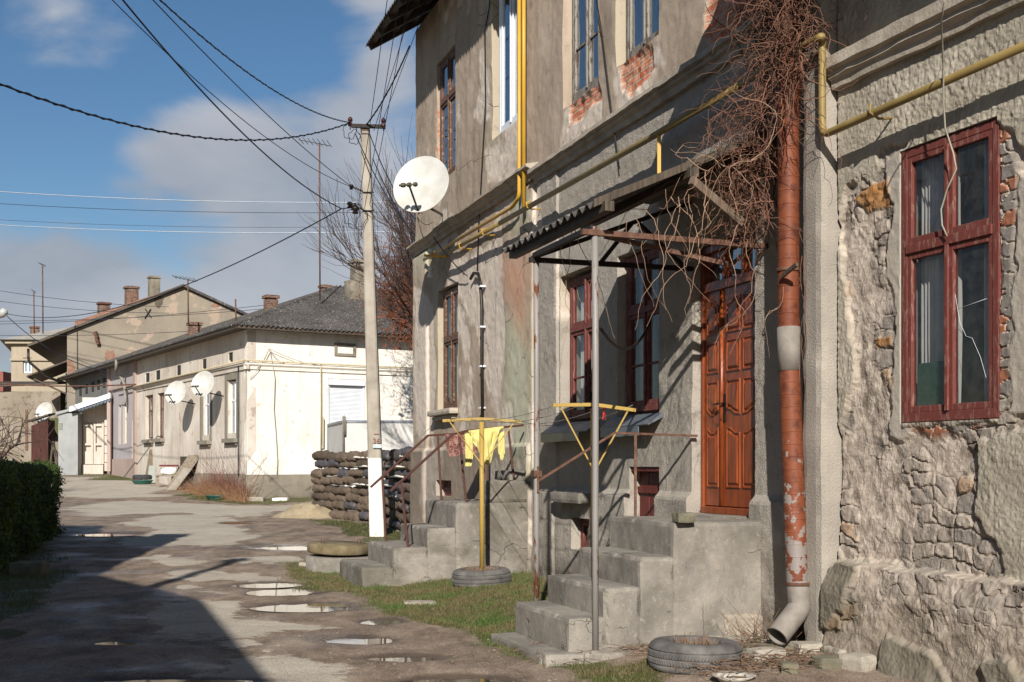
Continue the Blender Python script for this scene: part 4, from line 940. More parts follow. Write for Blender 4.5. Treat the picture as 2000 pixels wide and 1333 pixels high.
mb = MB(); mb.tube([WF(.62, -.02, 4.12), WF(.62, .12, 4.10), WF(.62, .20, 4.14), WF(.62, .19, 4.20)], .010, 6); part('clip', mb, m_yelo, gp)

# ================================================================ DOWNPIPE
t = NT('rusty_orange_pipe'); v = t.coord('World'); sz = t.n('ShaderNodeSeparateXYZ'); t.l(v, sz.inputs[0]); z_ = sz.outputs[2]
n1 = t.noise(v, 9, 6, .7); n2 = t.noise(v, 3, 4); base = t.mix(n2, rgb(116, 60, 37, .68), rgb(146, 82, 52, .72)); base = t.mix(t.ramp(n1, [(.48, 0.0), (.66, .85)]), base, rgb(84, 44, 32, .7))
lowz = t.ramp(t.math('ADD', t.math('MULTIPLY', t.math('SUBTRACT', 2.9, z_), .27, True), t.math('MULTIPLY', t.math('SUBTRACT', t.noise(v, 13, 5, .6), .5), 1.6)), [(.50, 0.0), (.54, 1.0)])
c = t.mix(lowz, base, rgb(168, 156, 148, .55)); m_pipe = t.fin(c, .6, t.bump(n1, .2, .004), .1)
m_galv = m_basic('galvanised_sheet', rgb(146, 138, 128, .55), rgb(178, 168, 156, .55), 9, .65, 30, .4, .004, .0)
dp = thing('downpipe', 'rust-orange segmented rain downpipe with a grey patch and a kicked-out foot', 'downpipe', MF(u(1545, .2), .2, .1))
def dpt(x, y, w_=.20): uu = u(x, w_); return MF(uu, w_, MF.z(y, uu, w_))
A_ = dpt(1540, -260); B_ = dpt(1540, 640); C_ = dpt(1542, 725); D_ = dpt(1557, 1138); E_ = dpt(1562, 1186)
mb = MB(); pr = .085
def pipe_seg(a, b, n, r):
    pth = []; rr = []
    for i in range(n):
        for q, e in ((0, 0), (.03, 0), (.90, 0), (.94, 0), (.955, .0025), (.985, .0025)):
            pth.append(a.lerp(b, (i+q)/n)); rr.append(r+e)
    mb.tube(pth, rr, 24)
pipe_seg(A_, B_, 34, pr); part('pipe', mb, m_pipe, dp)
mb = MB(); mb.tube([B_, C_], pr+.006, 24); part('patch', mb, m_galv, dp)
mb = MB(); pipe_seg(C_, D_, 17, pr); part('pipe', mb, m_pipe, dp)
mb = MB(); foot = [D_, E_, E_+(MF.n*.5+MF.e*.1+Vector((0, 0, -.5)))*.10, E_+(MF.n*.75+MF.e*.25)*.34+Vector((0, 0, -.21))]
mb.tube(bendpath(foot, .06), pr+.004, 24, cap=False); mb.tube(bendpath([p+Vector((0, 0, .0)) for p in foot], .06), pr-.004, 24, cap=False); part('outlet', mb, m_galv, dp)
for (q, zz_) in ((dpt(1540, 528), 0), (dpt(1558, 1140), 1)):
    mb = MB(); mb.lathe(q, [(pr+.012, -.012), (pr+.016, 0), (pr+.012, .014)], 24); mb.bar(q-MF.n*.08, q-MF.n*.24, .03, .02); part('collar', mb, m_rustd, dp)
mb = MB(); q = dpt(1540, 530, .30); mb.bar(q-MF.e*.10+Vector((0, 0, -.03)), q+MF.e*.12+Vector((0, 0, .035)), .02, .03); part('wooden_peg', mb, m_rafter, dp)

# ================================================================ SATELLITE DISHES
m_dish = m_basic('dish_paint', rgb(222, 221, 216, .70), rgb(196, 192, 180, .66), 3, .45, 12, .05, .004)
m_dish2 = m_dish
def dish(c, dia, face, arm_to, label, lnb=True, group=None):
    c = Vector(c); f = Vector(face).normalized(); t_ = thing('satellite_dish', label, 'satellite dish', c, group)
    R = dia/2; mb = MB(); up = Vector((0, 0, 1)); x = up.cross(f).normalized(); y = f.cross(x); n = 40; prof = [(0, -.11), (.25, -.105), (.5, -.083), (.75, -.048), (.92, -.017), (1, 0), (1.015, .004), (1.015, -.012), (.98, -.02), (.75, -.062), (.5, -.098), (.25, -.12), (0.01, -.125)]
    vs = []; 
    for r, h in prof:
        for k in range(n):
            a = 2*math.pi*k/n; vs.append(c+x*math.cos(a)*R*r+y*math.sin(a)*R*r*1.08+f*h*dia)
    fs = [(i*n+k, (i+1)*n+k, (i+1)*n+(k+1) % n, i*n+(k+1) % n) for i in range(len(prof)-1) for k in range(n)]
    mb.add(vs, fs, True); part('reflector', mb, m_dish, t_)
    mb = MB(); bt = c-y*R*1.06; foc = c+f*dia*.52-y*R*.62
    mb.bar(bt-f*.06, foc, .022*dia/.95, .03); part('feed_arm', mb, m_blk, t_)
    for k in (-1, 0, 1):
        mb = MB(); p = foc+x*.11*k*dia; d = (c-p).normalized(); mb.bar(foc, p, .016)
        mb.tube([p-d*.09, p-d*.03, p-d*.028, p+d*.04, p+d*.05], [.018, .02, .034, .036, .030], 12); part('feed_horn', mb, m_lnb, t_)
    mb = MB(); back = c-f*dia*.13; mb.tube([back, back-f*.10+Vector((0, 0, -.02))], .03, 8); mb.tube([back-f*.10+Vector((0, 0, .15)), back-f*.10+Vector((0, 0, -.22)), Vector(arm_to)], .022, 8); part('wall_bracket', mb, m_blk, t_)
    return t_
m_lnb = m_basic('lnb_housing', rgb(66, 64, 54, .8), rgb(96, 92, 74, .8), 20, .5)
uq = u(845, .55); cpos = MF(u(822, .75), .75, MF.z(360, u(822, .75), .75))
dish(cpos, .87, Vector((-.26, -.93, .30)), MF(u(862), -.02, MF.z(420, u(862))), 'large white satellite dish on the corner of the two-storey house')
mb = MB(); a_ = cpos+Vector((-.05, -.0, -.5)); mb.tube(catenary(a_, MF(u(868), .04, MF.z(425, u(868))), .45, 14), .008, 5); mb.tube(catenary(a_, MF(u(856), .04, MF.z(425, u(856))), .12, 10), .006, 5); single('dish_cable', mb, m_cab, 'white cables looping under the large dish', 'cable')

# conduits on the facade
mb = MB(); xs = [(919, 545), (925, 534), (934, 535), (938, 552), (941, 600), (941, 700), (943, 900)]
mb.tube([MF(u(a, .05), .05, MF.z(b, u(a, .05), .05)) for a, b in xs], .024, 8)
cd = thing('cable_conduit', 'black cable conduit with white clips down the far end of the facade', 'conduit', MF(u(941), .05, 1.7)); part('conduit', mb, m_blk, cd)
for yy in (560, 639, 716, 797):
    mb = MB(); uu = u(940, .05); mb.box(MF, uu-.05, uu+.05, .0, .08, MF.z(yy, uu, .05)-.012, MF.z(yy, uu, .05)+.012); part('clip', mb, m_pvc, cd)
mb = MB(); xs = [(958, -10), (955, 20), (947, 60), (948, 200), (941, 330), (935, 440), (932, 530)]
mb.tube([MF(u(a, .03), .03, MF.z(b, u(a, .03), .03)) for a, b in xs], .010, 6); single('wall_cable', mb, m_blk, 'thin dark cable hanging down the facade left of the white plastic window', 'cable')
mb = MB(); xs = [(1165, 0), (1175, 60), (1185, 140), (1196, 230), (1206, 300), (1210, 330)]
mb.tube([MF(u(a, .04), .04, MF.z(b, u(a, .04), .04)) for a, b in xs], .007, 6); single('wall_cable', mb, m_blk, 'thin dark cable hanging between the two upper wooden windows', 'cable')
m_porc = m_basic('white_porcelain', rgb(232, 228, 216, .9), rgb(210, 204, 190, .9), 9, .25)
for (x, y, L) in ((843, 496, 'white porcelain insulator above the yellow pipe stub'), (843, 532, 'white porcelain insulator below the yellow pipe stub')):
    uu = u(x, .12); q = MF(uu, .14, MF.z(y, uu, .12)); mb = MB(); mb.lathe(q, [(0.001, -.09), (.05, -.085), (.05, -.04), (.032, -.03), (.032, .01), (.052, .02), (.045, .07), (.001, .085)], 14)
    mb.tube([MF(uu, -.02, q.z-.02), MF(uu, .10, q.z-.03), q-Vector((0, 0, .08))], .01, 6); single('insulator', mb, m_porc, L, 'insulator')
mb = MB(); mb.tube(catenary(MF(u(846, .3), .3, MF.z(462, u(846, .3), .3)), MF(u(920), .06, MF.z(540, u(920))), .05, 10), .009, 6); single('entry_cable', mb, m_blk, 'dark cable crossing the gas pipes to the conduit', 'cable')

# ================================================================ WASHING LINE POSTS
def tpost(name, label, base, ztop, half, dirv, drop, topz0, group=None):
    t_ = thing(name, label, 'clothesline post', base); B = Vector(base); d = Vector(dirv).normalized(); T = Vector((B.x, B.y, ztop))
    mb = MB(); mb.tube([B, T+Vector((-.005, 0, 0))], .030, 12); part('pole', mb, m_yel, t_)
    mb = MB(); mb.bar(T-d*half+Vector((0, 0, .01)), T+Vector((0, 0, .035)), .034, .034); mb.bar(T+Vector((0, 0, .035)), T+d*half-Vector((0, 0, .0)), .034, .034); part('crossbar', mb, m_yel, t_, bevel=.003)
    for s_ in (-1, 1):
        mb = MB(); mb.bar(T+d*half*.82*s_, Vector((B.x, B.y, ztop-drop)), .014); part('brace', mb, m_yel, t_)
    return T
T1b = (-.362, 14.9, gzf(-.362, 14.9)+.05); T1 = tpost('clothesline_post', 'yellow T-shaped washing-line post rising from a tyre by the damp steps', T1b, 2.145, .48, (1, .05, 0), .52, 0)
T2b = MF(-.36, MF.w(1161, -.36), .1); T2 = tpost('clothesline_post', 'yellow T-shaped washing-line post behind the near canopy post', T2b, EYE+(HOR-798)/F_PX*T2b.y, .40, (.98, .15, -.04), .60, 0)
m_line = m_basic('washing_line', rgb(120, 116, 106, .8), rgb(150, 146, 134, .8), 4, .6)
for k, o_ in enumerate((-.40, -.14, .14, .40)):
    mb = MB(); mb.tube(catenary(T1+Vector((o_, 0, .03)), T2+Vector((o_*.9, 0, .03)), .07+.02*k, 18), .0035, 5); single('washing_line', mb, m_line, 'thin slack washing line strung between the two yellow posts', 'washing line', 'washing lines between the yellow posts')
m_pegs = [m_basic('red_plastic', rgb(200, 30, 30), rgb(180, 24, 24), 5, .4), m_blk]
for i, (o_, f_, L) in enumerate([(.14, .97, 'red clothes peg on the crossbar behind the canopy post'), (.14, .42, 'red clothes peg hanging on the line by the far canopy post'), (.4, .80, 'red clothes peg hanging low behind the near canopy post')]):
    p = (T1+Vector((o_, 0, .03))).lerp(T2+Vector((o_*.9, 0, .03)), f_); p.z -= 4*.1*f_*(1-f_)
    mb = MB(); mb.bar(p+Vector((-.006, 0, .03)), p+Vector((-.012, 0, -.045)), .012, .008); mb.bar(p+Vector((.006, 0, .03)), p+Vector((.014, 0, -.045)), .012, .008); single('clothes_peg', mb, m_pegs[0], L, 'clothes peg')
# yellow shirt on the near rail + brown towel
t = NT('yellow_jersey'); v = t.coord('World'); m_shirt = t.fin(t.mix(t.noise(v, 3, 3), rgb(222, 206, 120, .66), rgb(232, 220, 144, .68)), .9, t.bump(t.noise(t.coord('World', (14, 14, 2)), 2, 3), .5, .02))
def cloth_sheet(fr, uu, xs, yt, yb, mat, amp=.02, nseg=36, rows=16, bulge=.06):
    """hanging cloth; xs list of px columns, yt(t), yb(t) px rows"""
    mb = MB(); vs = []
    for i in range(nseg+1):
        tt = i/nseg; x = xs[0]+(xs[1]-xs[0])*tt; w_ = fr.w(x, uu)
        for j in range(rows+1):
            q = j/rows; y = yt(tt)+(yb(tt)-yt(tt))*q; z_ = fr.z(y, uu, w_)
            off = bulge*math.sin(min(1, q*3)*1.57)*.5+(amp*math.sin(tt*23+q*2.2)+amp*.7*math.sin(tt*41-q*3.1+1)+amp*.5*math.sin(q*11+tt*9))*min(1, q*2.5)
            vs.append(fr(uu+.03+off, w_, z_))
    R = rows+1; fs = [(i*R+j, i*R+j+1, (i+1)*R+j+1, (i+1)*R+j) for i in range(nseg) for j in range(rows)]
    return mb.add(vs, fs, True)
uRl = uN2-.12
def itp(pts): 
    def f(t_):
        for (a, b), (c, d) in zip(pts[:-1], pts[1:]):
            if t_ <= c: return b+(d-b)*(t_-a)/(c-a)
        return pts[-1][1]
    return f
mb = cloth_sheet(MF, uRl, (911, 981), lambda q: 842-9*q, itp([(0, 842), (.10, 858), (.32, 885), (.42, 893), (.44, 905), (.60, 912), (.66, 905), (.74, 870), (.86, 850), (1, 835)]), m_shirt)
sh = thing('yellow_shirt', 'pale yellow long-sleeved shirt drying over the brown railing', 'shirt', MF(uRl, .5, 1.5)); part('body', mb, m_shirt, sh)
mb = cloth_sheet(MF, uRl+.015, (906, 921), lambda q: 848-3*q, itp([(0, 911), (.8, 911), (1, 895)]), m_shirt, .008, 12, 16, .05); part('sleeve', mb, m_shirt, sh)
mb = cloth_sheet(MF, uRl+.01, (970, 983), lambda q: 850-8*q, itp([(0, 880), (.4, 898), (.7, 900), (1, 885)]), m_shirt, .008, 12, 16, .05); part('sleeve', mb, m_shirt, sh)
t = NT('patterned_towel'); v = t.coord('World'); m_towel = t.fin(t.mix(t.ramp(t.noise(v, 28, 3, .6, 1.5), [(.45, 0.0), (.55, 1.0)]), rgb(104, 54, 46, .7), rgb(176, 136, 124, .6)), .95, t.bump(t.noise(v, 80, 3), .4, .006))
mb = cloth_sheet(MF, uF2+.10, (868, 938), lambda q: 849, itp([(0, 852), (.06, 880), (.12, 893), (.5, 888), (.9, 884), (1, 870)]), m_towel, .02, 24, 12, .04); single('patterned_towel', mb, m_towel, 'brown patterned towel hanging over the far railing behind the yellow shirt', 'towel')

# ================================================================ TYRES
t = NT('old_tyre_rubber'); v = t.coord('World'); m_tyre = t.fin(t.mix(t.ramp(t.noise(v, 6, 5, .65), [(.35, 0.0), (.65, 1.0)]), rgb(92, 88, 85, .6), rgb(132, 128, 123, .6)), .85, t.bump(t.noise(v, 50, 4), .4, .005))
def tyre(name, label, c, R, H, hole, tilt=(0, 0)):
    c = Vector(c); mb = MB(); prof = [(hole*.97, H*.1), (hole, H*.18), (hole*.985, H*.5), (hole, H*.86), (hole*1.04, H*.95), (hole*1.12, H*.985), (hole*1.3, H*1.0), (R*.88, H*.965), (R*.955, H*.88), (R*.985, H*.78)]
    for g in (.72, .50, .28): prof += [(R*.995, H*(g+.025)), (R*.978, H*(g+.02)), (R*.978, H*(g)), (R*.998, H*(g-.005))]
    prof += [(R*.96, H*.1), (R*.85, 0)]
    mb.lathe(c, prof, 72); M = Matrix.Translation(c) @ Matrix.Rotation(tilt[0], 4, 'X') @ Matrix.Rotation(tilt[1], 4, 'Y') @ Matrix.Translation(-c)
    mb.v = [tuple(M @ Vector(p)) for p in mb.v]
    # tread sipes
    tr = MB()
    for k in range(90):
        a = 2*math.pi*k/90; d = Vector((math.cos(a), math.sin(a), 0)); s_ = Vector((-math.sin(a), math.cos(a), 0))
        for (g0, g1, sk) in ((.53, .69, .012), (.31, .47, -.012)):
            p = c+d*(R*1.001); tr.bar(p+s_*(-sk)+Vector((0, 0, H*g0)), p+s_*sk+Vector((0, 0, H*g1)), .012, .006, up=tuple(d))
    tr.v = [tuple(M @ Vector(p)) for p in tr.v]; 
    root = thing(name, label, 'tyre', c); part('tyre', mb, m_tyre, root); part('tread', tr, m_tyre, root, kind='stuff')
    so_ = MB(); n = 28; ring = [tuple(M @ (c+Vector((math.cos(2*math.pi*k/n)*hole*1.02, math.sin(2*math.pi*k/n)*hole*1.02, H*.55)))) for k in range(n)]
    ctr = M @ (c+Vector((0, 0, H*.75))); so_.add([tuple(ctr)]+ring, [(0, 1+k, 1+(k+1) % n) for k in range(n)], True); part('soil', so_, m_soil, root)
    pl = MB()
    for k in range(150):
        a = random.uniform(0, 6.28); r_ = hole*.92*math.sqrt(random.random()); p = M @ (c+Vector((math.cos(a)*r_, math.sin(a)*r_, H*.62))); h_ = random.uniform(.03, .13); d = Vector((random.uniform(-.4, .4), random.uniform(-.4, .4), 1))
        pl.tube([p, p+d*h_], [.004, .002], 4)
    part('dry_stalks', pl, m_twig, root, kind='stuff')
m_soil = m_basic('dark_soil', rgb(70, 56, 40, .7), rgb(96, 88, 48, .6), 14, .95, 60, .8, .02)
m_twig = m_basic('dry_twig', rgb(104, 80, 64, .75), rgb(150, 122, 98, .75), 12, .8)
tyre('tyre_planter', 'grey tyre planter lying by the foot of the near concrete steps', (1.40, 9.40, .04), .36, .235, .20, (0, .02))
tyre('tyre_planter', 'grey tyre planter around the foot of the yellow washing-line post', (-.365, 14.88, gzf(-.365, 14.88)-.035), .355, .215, .22, (.02, -.03))

# ================================================================ MANHOLE
mc = P(650, 1112, 17.9); mh = thing('manhole', 'raised concrete manhole ring with a tilted mossy lid', 'manhole', (-2.45, 17.7, .1))
m_moss = m_basic('mossy_concrete', rgb(104, 92, 66, .8), rgb(138, 124, 96, .8), 7, .95, 40, .5, .012)
mb = MB(); c_ = Vector((-2.38, 17.7, 0)); mb.lathe(c_, [(.58, .0), (.585, .31), (.56, .325), (.36, .325), (.36, .1)], 56, jit=.004); part('ring', mb, m_conc, mh)
mb = MB(); mb.lathe(Vector((-2.50, 17.75, .36)), [(.001, 0), (.44, 0), (.455, .02), (.455, .115), (.445, .13), (.001, .135)], 56, (.05, -.03, 1), jit=.006)
ld = part('lid', mb, m_moss, mh)
for dx in (-.24, .28):
    mb = MB(); q = Vector((-2.50+dx, 17.65, .50)); mb.tube([q, q+Vector((0, 0, .05)), q+Vector((.02, 0, .065)), q+Vector((.04, 0, .05)), q+Vector((.04, 0, 0))], .006, 6); part('lifting_eye', mb, m_rustd, ld)
# ================================================================ UTILITY POLE
Yp = 24.3; pb = P(737, 1048, Yp); ptop = P(713, 244, Yp)
m_pole = None
t = NT('concrete_pole'); v = t.coord('World'); sz = t.n('ShaderNodeSeparateXYZ'); t.l(v, sz.inputs[0])
lim = t.ramp(t.math('SUBTRACT', 1.78, sz.outputs[2]), [(.0, 0.0), (.02, 1.0)])
c = t.mix(t.ramp(t.noise(v, 3, 6), [(.35, 0.0), (.65, 1.0)]), rgb(172, 161, 146, .58), rgb(196, 186, 170, .62)); c = t.mix(lim, c, t.mix(t.ramp(t.noise(v, 6, 6, .6), [(.6, 0.0), (.66, 1.0)]), rgb(236, 232, 222, .80), rgb(180, 170, 154, .75)))
m_pole = t.fin(c, .85, t.bump(t.noise(v, 30, 4), .3, .008))
pole = thing('utility_pole', 'tall leaning concrete utility pole with a limewashed foot in front of the stacked bundles', 'pole', pb)
mb = MB(); n = 12; vs = []
for i in range(n+1):
    q = i/n; c_ = pb.lerp(ptop, q); a = .145*(1-q)+.085*q; b = .12*(1-q)+.085*q; ch = .03
    vs += [(c_.x-a, c_.y-b+ch, c_.z), (c_.x-a+ch, c_.y-b, c_.z), (c_.x+a-ch, c_.y-b, c_.z), (c_.x+a, c_.y-b+ch, c_.z), (c_.x+a, c_.y+b, c_.z), (c_.x-a, c_.y+b, c_.z)]
fs = [(i*6+k, i*6+(k+1) % 6, (i+1)*6+(k+1) % 6, (i+1)*6+k) for i in range(n) for k in range(6)]+[tuple(n*6+k for k in range(6))]
mb.add(vs, fs); part('shaft', mb, m_pole, pole, bevel=.006)
TP = lambda x, y, dy=0: P(x, y, Yp+dy)
mb = MB(); mb.bar(TP(686, 246, -.13), TP(753, 248, -.13), .06, .07); xa = part('crossarm', mb, m_dkst, pole)
mb = MB(); mb.tube([TP(704, 251, -.1), TP(705, 254, -.18), TP(721, 254, -.18), TP(722, 250, -.1)], .012, 6); part('clamp', mb, m_rustd, xa)
m_brins = m_basic('brown_porcelain', rgb(74, 36, 28), rgb(56, 30, 26), 9, .25)
for (x, y) in ((684, 238), (749, 240)):
    q = TP(x, y, -.13); mb = MB(); mb.lathe(q, [(.001, -.09), (.045, -.085), (.045, -.04), (.025, -.03), (.025, 0), (.05, .01), (.045, .06), (.02, .09), (.001, .1)], 12); mb.tube([q-Vector((0, 0, .16)), q], .01, 6); part('insulator', mb, m_brins, xa)
for (x0, x1, y0, y1) in ((688, 708, 365, 374), (689, 710, 402, 410)):
    mb = MB(); mb.bar(TP(x0, y0, -.1), TP(x1, y1, -.1), .03); part('bracket', mb, m_dkst, pole)
    mb = MB(); y_ = y1; mb.tube([TP(709, y_+2, -.11), TP(730, y_+2, -.11)], .012, 6); part('strap', mb, m_dkst, pole)
for (x, y, r_) in ((686, 366, .05), (683, 401, .06), (691, 405, .07), (694, 411, .08)):
    q = TP(x, y, -.12); mb = MB(); mb.lathe(q, [(.001, -r_), (r_*.8, -r_*.8), (r_*.5, -r_*.1), (r_, r_*.2), (r_*.7, r_), (.001, r_*1.1)], 10); part('insulator', mb, m_blk, pole)
def text_mesh(body, size, loc, rot, ext=.002):
    cu = bpy.data.curves.new('t', 'FONT'); cu.body = body; cu.size = size; cu.extrude = ext; cu.align_x = 'CENTER'; o = bpy.data.objects.new('t', cu); COL.objects.link(o)
    bpy.context.view_layer.update(); me = bpy.data.meshes.new_from_object(o.evaluated_get(bpy.context.evaluated_depsgraph_get())); COL.objects.unlink(o); bpy.data.objects.remove(o)
    M = Matrix.Translation(Vector(loc)) @ Euler(rot).to_matrix().to_4x4(); mb = MB(); mb.add([tuple(M @ v.co) for v in me.vertices], [tuple(p.vertices) for p in me.polygons]); return mb
m_numb = m_basic('faded_red_number', rgb(150, 110, 100, .8), rgb(160, 124, 110, .8), 9, .9)
q = TP(735, 866, -.147); part('painted_number', text_mesh('36', .15, q, (math.pi/2, 0, 0)), m_numb, pole)
q = TP(735, 847, -.149); mb = MB(); mb.bar(q-Vector((.05, 0, 0)), q+Vector((.05, 0, 0)), .004, .012); part('painted_dash', mb, m_numb, pole)
m_paper = m_basic('paper_label', rgb(196, 206, 204, .85), rgb(176, 186, 186, .85), 9, .7)
q = TP(737, 872, -.150); mb = MB(); mb.box(Frame((q.x, q.y), (1, 0), (0, -1)), -.085, .085, 0, .004, q.z-.035, q.z+.04); part('paper_label', mb, m_paper, pole)

# ---- overhead wires
m_wire = m_basic('black_wire', rgb(26, 30, 40, .8), rgb(36, 40, 50, .8), 3, .5)
m_wireg = m_basic('bright_wire', rgb(150, 160, 170, .8), rgb(170, 178, 188, .8), 3, .4, metal=.4)
def wire(a, b, sag, r, label, mat=None, wob=0, group=None, n=40, tw=False):
    mb = MB(); pth = catenary(a, b, sag, n, wob)
    mb.tube(pth, r, 6)
    if tw:
        p2 = []; 
        for i, p in enumerate(catenary(a, b, sag, n*6)): p2.append(p+Vector((0, math.cos(i*.9)*r, math.sin(i*.9)*r*1.3)))
        mb.tube(p2, r*.7, 4)
    return single('overhead_wire', mb, mat or m_wire, label, 'wire', group)
L0_ = TP(684, 240, -.13)
wire(L0_, P(-110, 120, 12.5), .55, .011, 'thick black twisted cable sagging to the left edge of the sky', tw=True)
wire(L0_, P(280, -30, 13), .28, .009, 'twisted cable from the pole top to the upper left, highest of the bundle', tw=True)
wire(TP(688, 366, -.1), P(270, -30, 13), .12, .007, 'thin wire from the middle bracket to the upper left, ending nearest the twisted cable')
wire(TP(688, 366, -.1), P(175, -45, 13), .30, .006, 'thin wire from the middle bracket to the upper left, leftmost of the bundle')
wire(TP(667, 408, -.1), P(215, -30, 13), .30, .011, 'dark wire from the lower bracket to the upper left, crossing the thick sagging cable')
wire(TP(667, 408, -.1), TP(690, 406, -.1), .0, .01, 'short wire stub tying the dark wires to the lower bracket', n=4)
wire(TP(667, 408, -.1), P(8, 612, 52), .9, .013, 'dark wire from the lower bracket down to the street lamp at the left edge')
ev = [(745, 0), (770, 0), (788, 0), (800, 0), (835, -20)]
for i, (x, y) in enumerate(ev):
    a = TP([700, 712, 722, 730, 742][i], [402, 300, 400, 256, 250][i] if i != 1 else 408, -.12)
    wire(a, P(x+14, y-20, 18.5+i*.5), .03, .006, 'thin wire rising from the pole past the roof corner of the two-storey house', group='thin wires from the pole up past the roof corner', n=12)
wire(TP(714, 246, -.1), P(800, 90, 22.2), .12, .014, 'thick twisted black wire from the pole top to the roof corner', tw=True, n=16)
for i, (x0, y0, x1, y1, sg) in enumerate([(694, 262, 812, 455, .25), (722, 262, 812, 420, .30), (728, 310, 812, 462, .18)]):
    wire(TP(x0, y0, -.1), P(x1+25, y1+30, 21.9), sg, .011, ['slack black cable from the left crossarm insulator down to the house corner', 'slack black cable from the right of the crossarm down behind the big dish', 'slack black cable from the pole shaft down behind the big dish'][i], n=20)
for i, (y0, y1, r_) in enumerate([(370, 386, .020), (394, 404, .012), (426, 430, .008), (436, 441, .020)]):
    wire(P(-80, y0-1, 55), P(1000, y1+3, 55), .35, r_, ['bright wire crossing the sky level with the middle bracket, topmost of four', 'grey wire crossing the sky just below the topmost bright one', 'faint wire crossing the sky just above the lowest bright one', 'bright wire crossing the sky, lowest of four'][i], m_wireg if i in (0, 3) else m_wire)
for i, (x0, y0, x1, y1) in enumerate([(-20, 565, 330, 600), (-20, 586, 330, 612), (-20, 634, 520, 596), (-20, 628, 560, 600), (-20, 655, 480, 640)]):
    wire(P(x0, y0, 60), P(x1, y1, 58), .15, .012, 'thin far wire crossing low over the roofs at the left', group='thin far wires over the left roofs')
wire(P(14, 618, 52), P(215, 728, 47), .4, .016, 'dark wire from the street lamp down to the pink house')
wire(P(-20, 748, 50), P(265, 751, 47), .1, .03, 'rusty pipe-like line spanning the gap between balcony and pink house', m_rustd)
for i, (x, y, r_) in enumerate([(683, 256, .16), (692, 268, .14), (686, 420, .2), (697, 425, .24)]):
    mb = MB(); c_ = TP(x, y, -.15); pts = []
    for k in range(22):
        a = k/21*6.28*1.1; rr = r_*(1+.15*math.sin(k*1.7)); pts.append(c_+Vector((math.cos(a)*rr*.8, .02*math.sin(k), math.sin(a)*rr)))
    mb.tube(pts, .007, 5); single('wire_loop', mb, m_wire, ['small loose wire loop at the left end of the crossarm', 'small loose wire loop just under the crossarm', 'loose wire loop hanging at the lower bracket', 'wide loose wire loop hanging at the lower bracket beside the pole'][i], 'wire loop')

# ================================================================ STACK OF BUNDLES
t = NT('rolled_bundle'); v = t.coord('World'); n1 = t.noise(v, 3, 4); n2 = t.noise(t.coord('World', (1, 1, 2)), 17, 6, .75, 1.5)
c = t.mix(n1, rgb(104, 88, 73, .85), rgb(142, 124, 106, .88)); c = t.mix(t.ramp(n2, [(.4, 0.0), (.7, .5)]), c, rgb(60, 50, 42, .8)); m_bun = t.fin(c, .95, t.bump(n2, 1.0, .07))
t = NT('black_sheeting_bundle'); v = t.coord('World'); m_bunb = t.fin(t.mix(t.noise(v, 8, 5), rgb(60, 60, 66, .8), rgb(104, 98, 96, .8)), .5, t.bump(t.noise(v, 14, 5, .6), .7, .03))
stA = Vector((-5.1, 31.7)); stB = Vector((-2.95, 28.4)); stC = Vector((-1.75, 23.6))
bid = 0
def bundle(p0, p1, r, seed, mat, wrinkle=.012):
    n = 44; sg = 26; d = (p1-p0); L = d.length; d.normalize(); x = d.cross(Vector((0, 0, 1))).normalized(); y = x.cross(d); vs = []
    i_, k_ = np.meshgrid(np.arange(n+1), np.arange(sg), indexing='ij'); tt = i_/n; a = k_/sg*2*np.pi
    env = np.power(np.clip(1-np.power(np.abs(tt*2-1), 7), 0, 1), .5)*.97+.03
    cx_ = np.cos(a); sx = np.sin(a)
    rr = r*env*(1+.24*fbm(tt*3.5+seed, cx_+seed, sx, 5, 3)+.06*np.abs(np.sin(tt*L*4.2+seed*1.7))+.13*fbm(tt*L*16, cx_*4+seed, sx*4, 9, 3)+.05*fbm(tt*L*3, cx_*2+seed, sx*2, 19, 2))
    X_ = rr*cx_*1.0; Z_ = rr*sx*.86
    for i in range(n+1):
        c_ = p0+d*(L*i/n)+Vector((0, 0, .008*math.sin(i*.33+seed)))
        for k in range(sg): vs.append(c_+x*X_[i, k]+y*Z_[i, k])
    fs = [(i*sg+k, i*sg+(k+1) % sg, (i+1)*sg+(k+1) % sg, (i+1)*sg+k) for i in range(n) for k in range(sg)]+[tuple(range(sg-1, -1, -1)), tuple(n*sg+k for k in range(sg))]
    mb = MB(); mb.add(vs, fs, True); return mb
def bvar(k, f):
    m = m_bun.copy(); m.name = 'rolled_bundle_'+k
    for n_ in m.node_tree.nodes:
        if n_.type == 'MIX':
            for s_ in (n_.inputs[6], n_.inputs[7]):
                if not s_.is_linked: s_.default_value = tuple(q*f for q in s_.default_value[:3])+(1,)
    return m
m_buns = [m_bun, bvar('pale', 1.25), bvar('dark', .75)]
random.seed(21)
rows = 8; Hs = 1.78
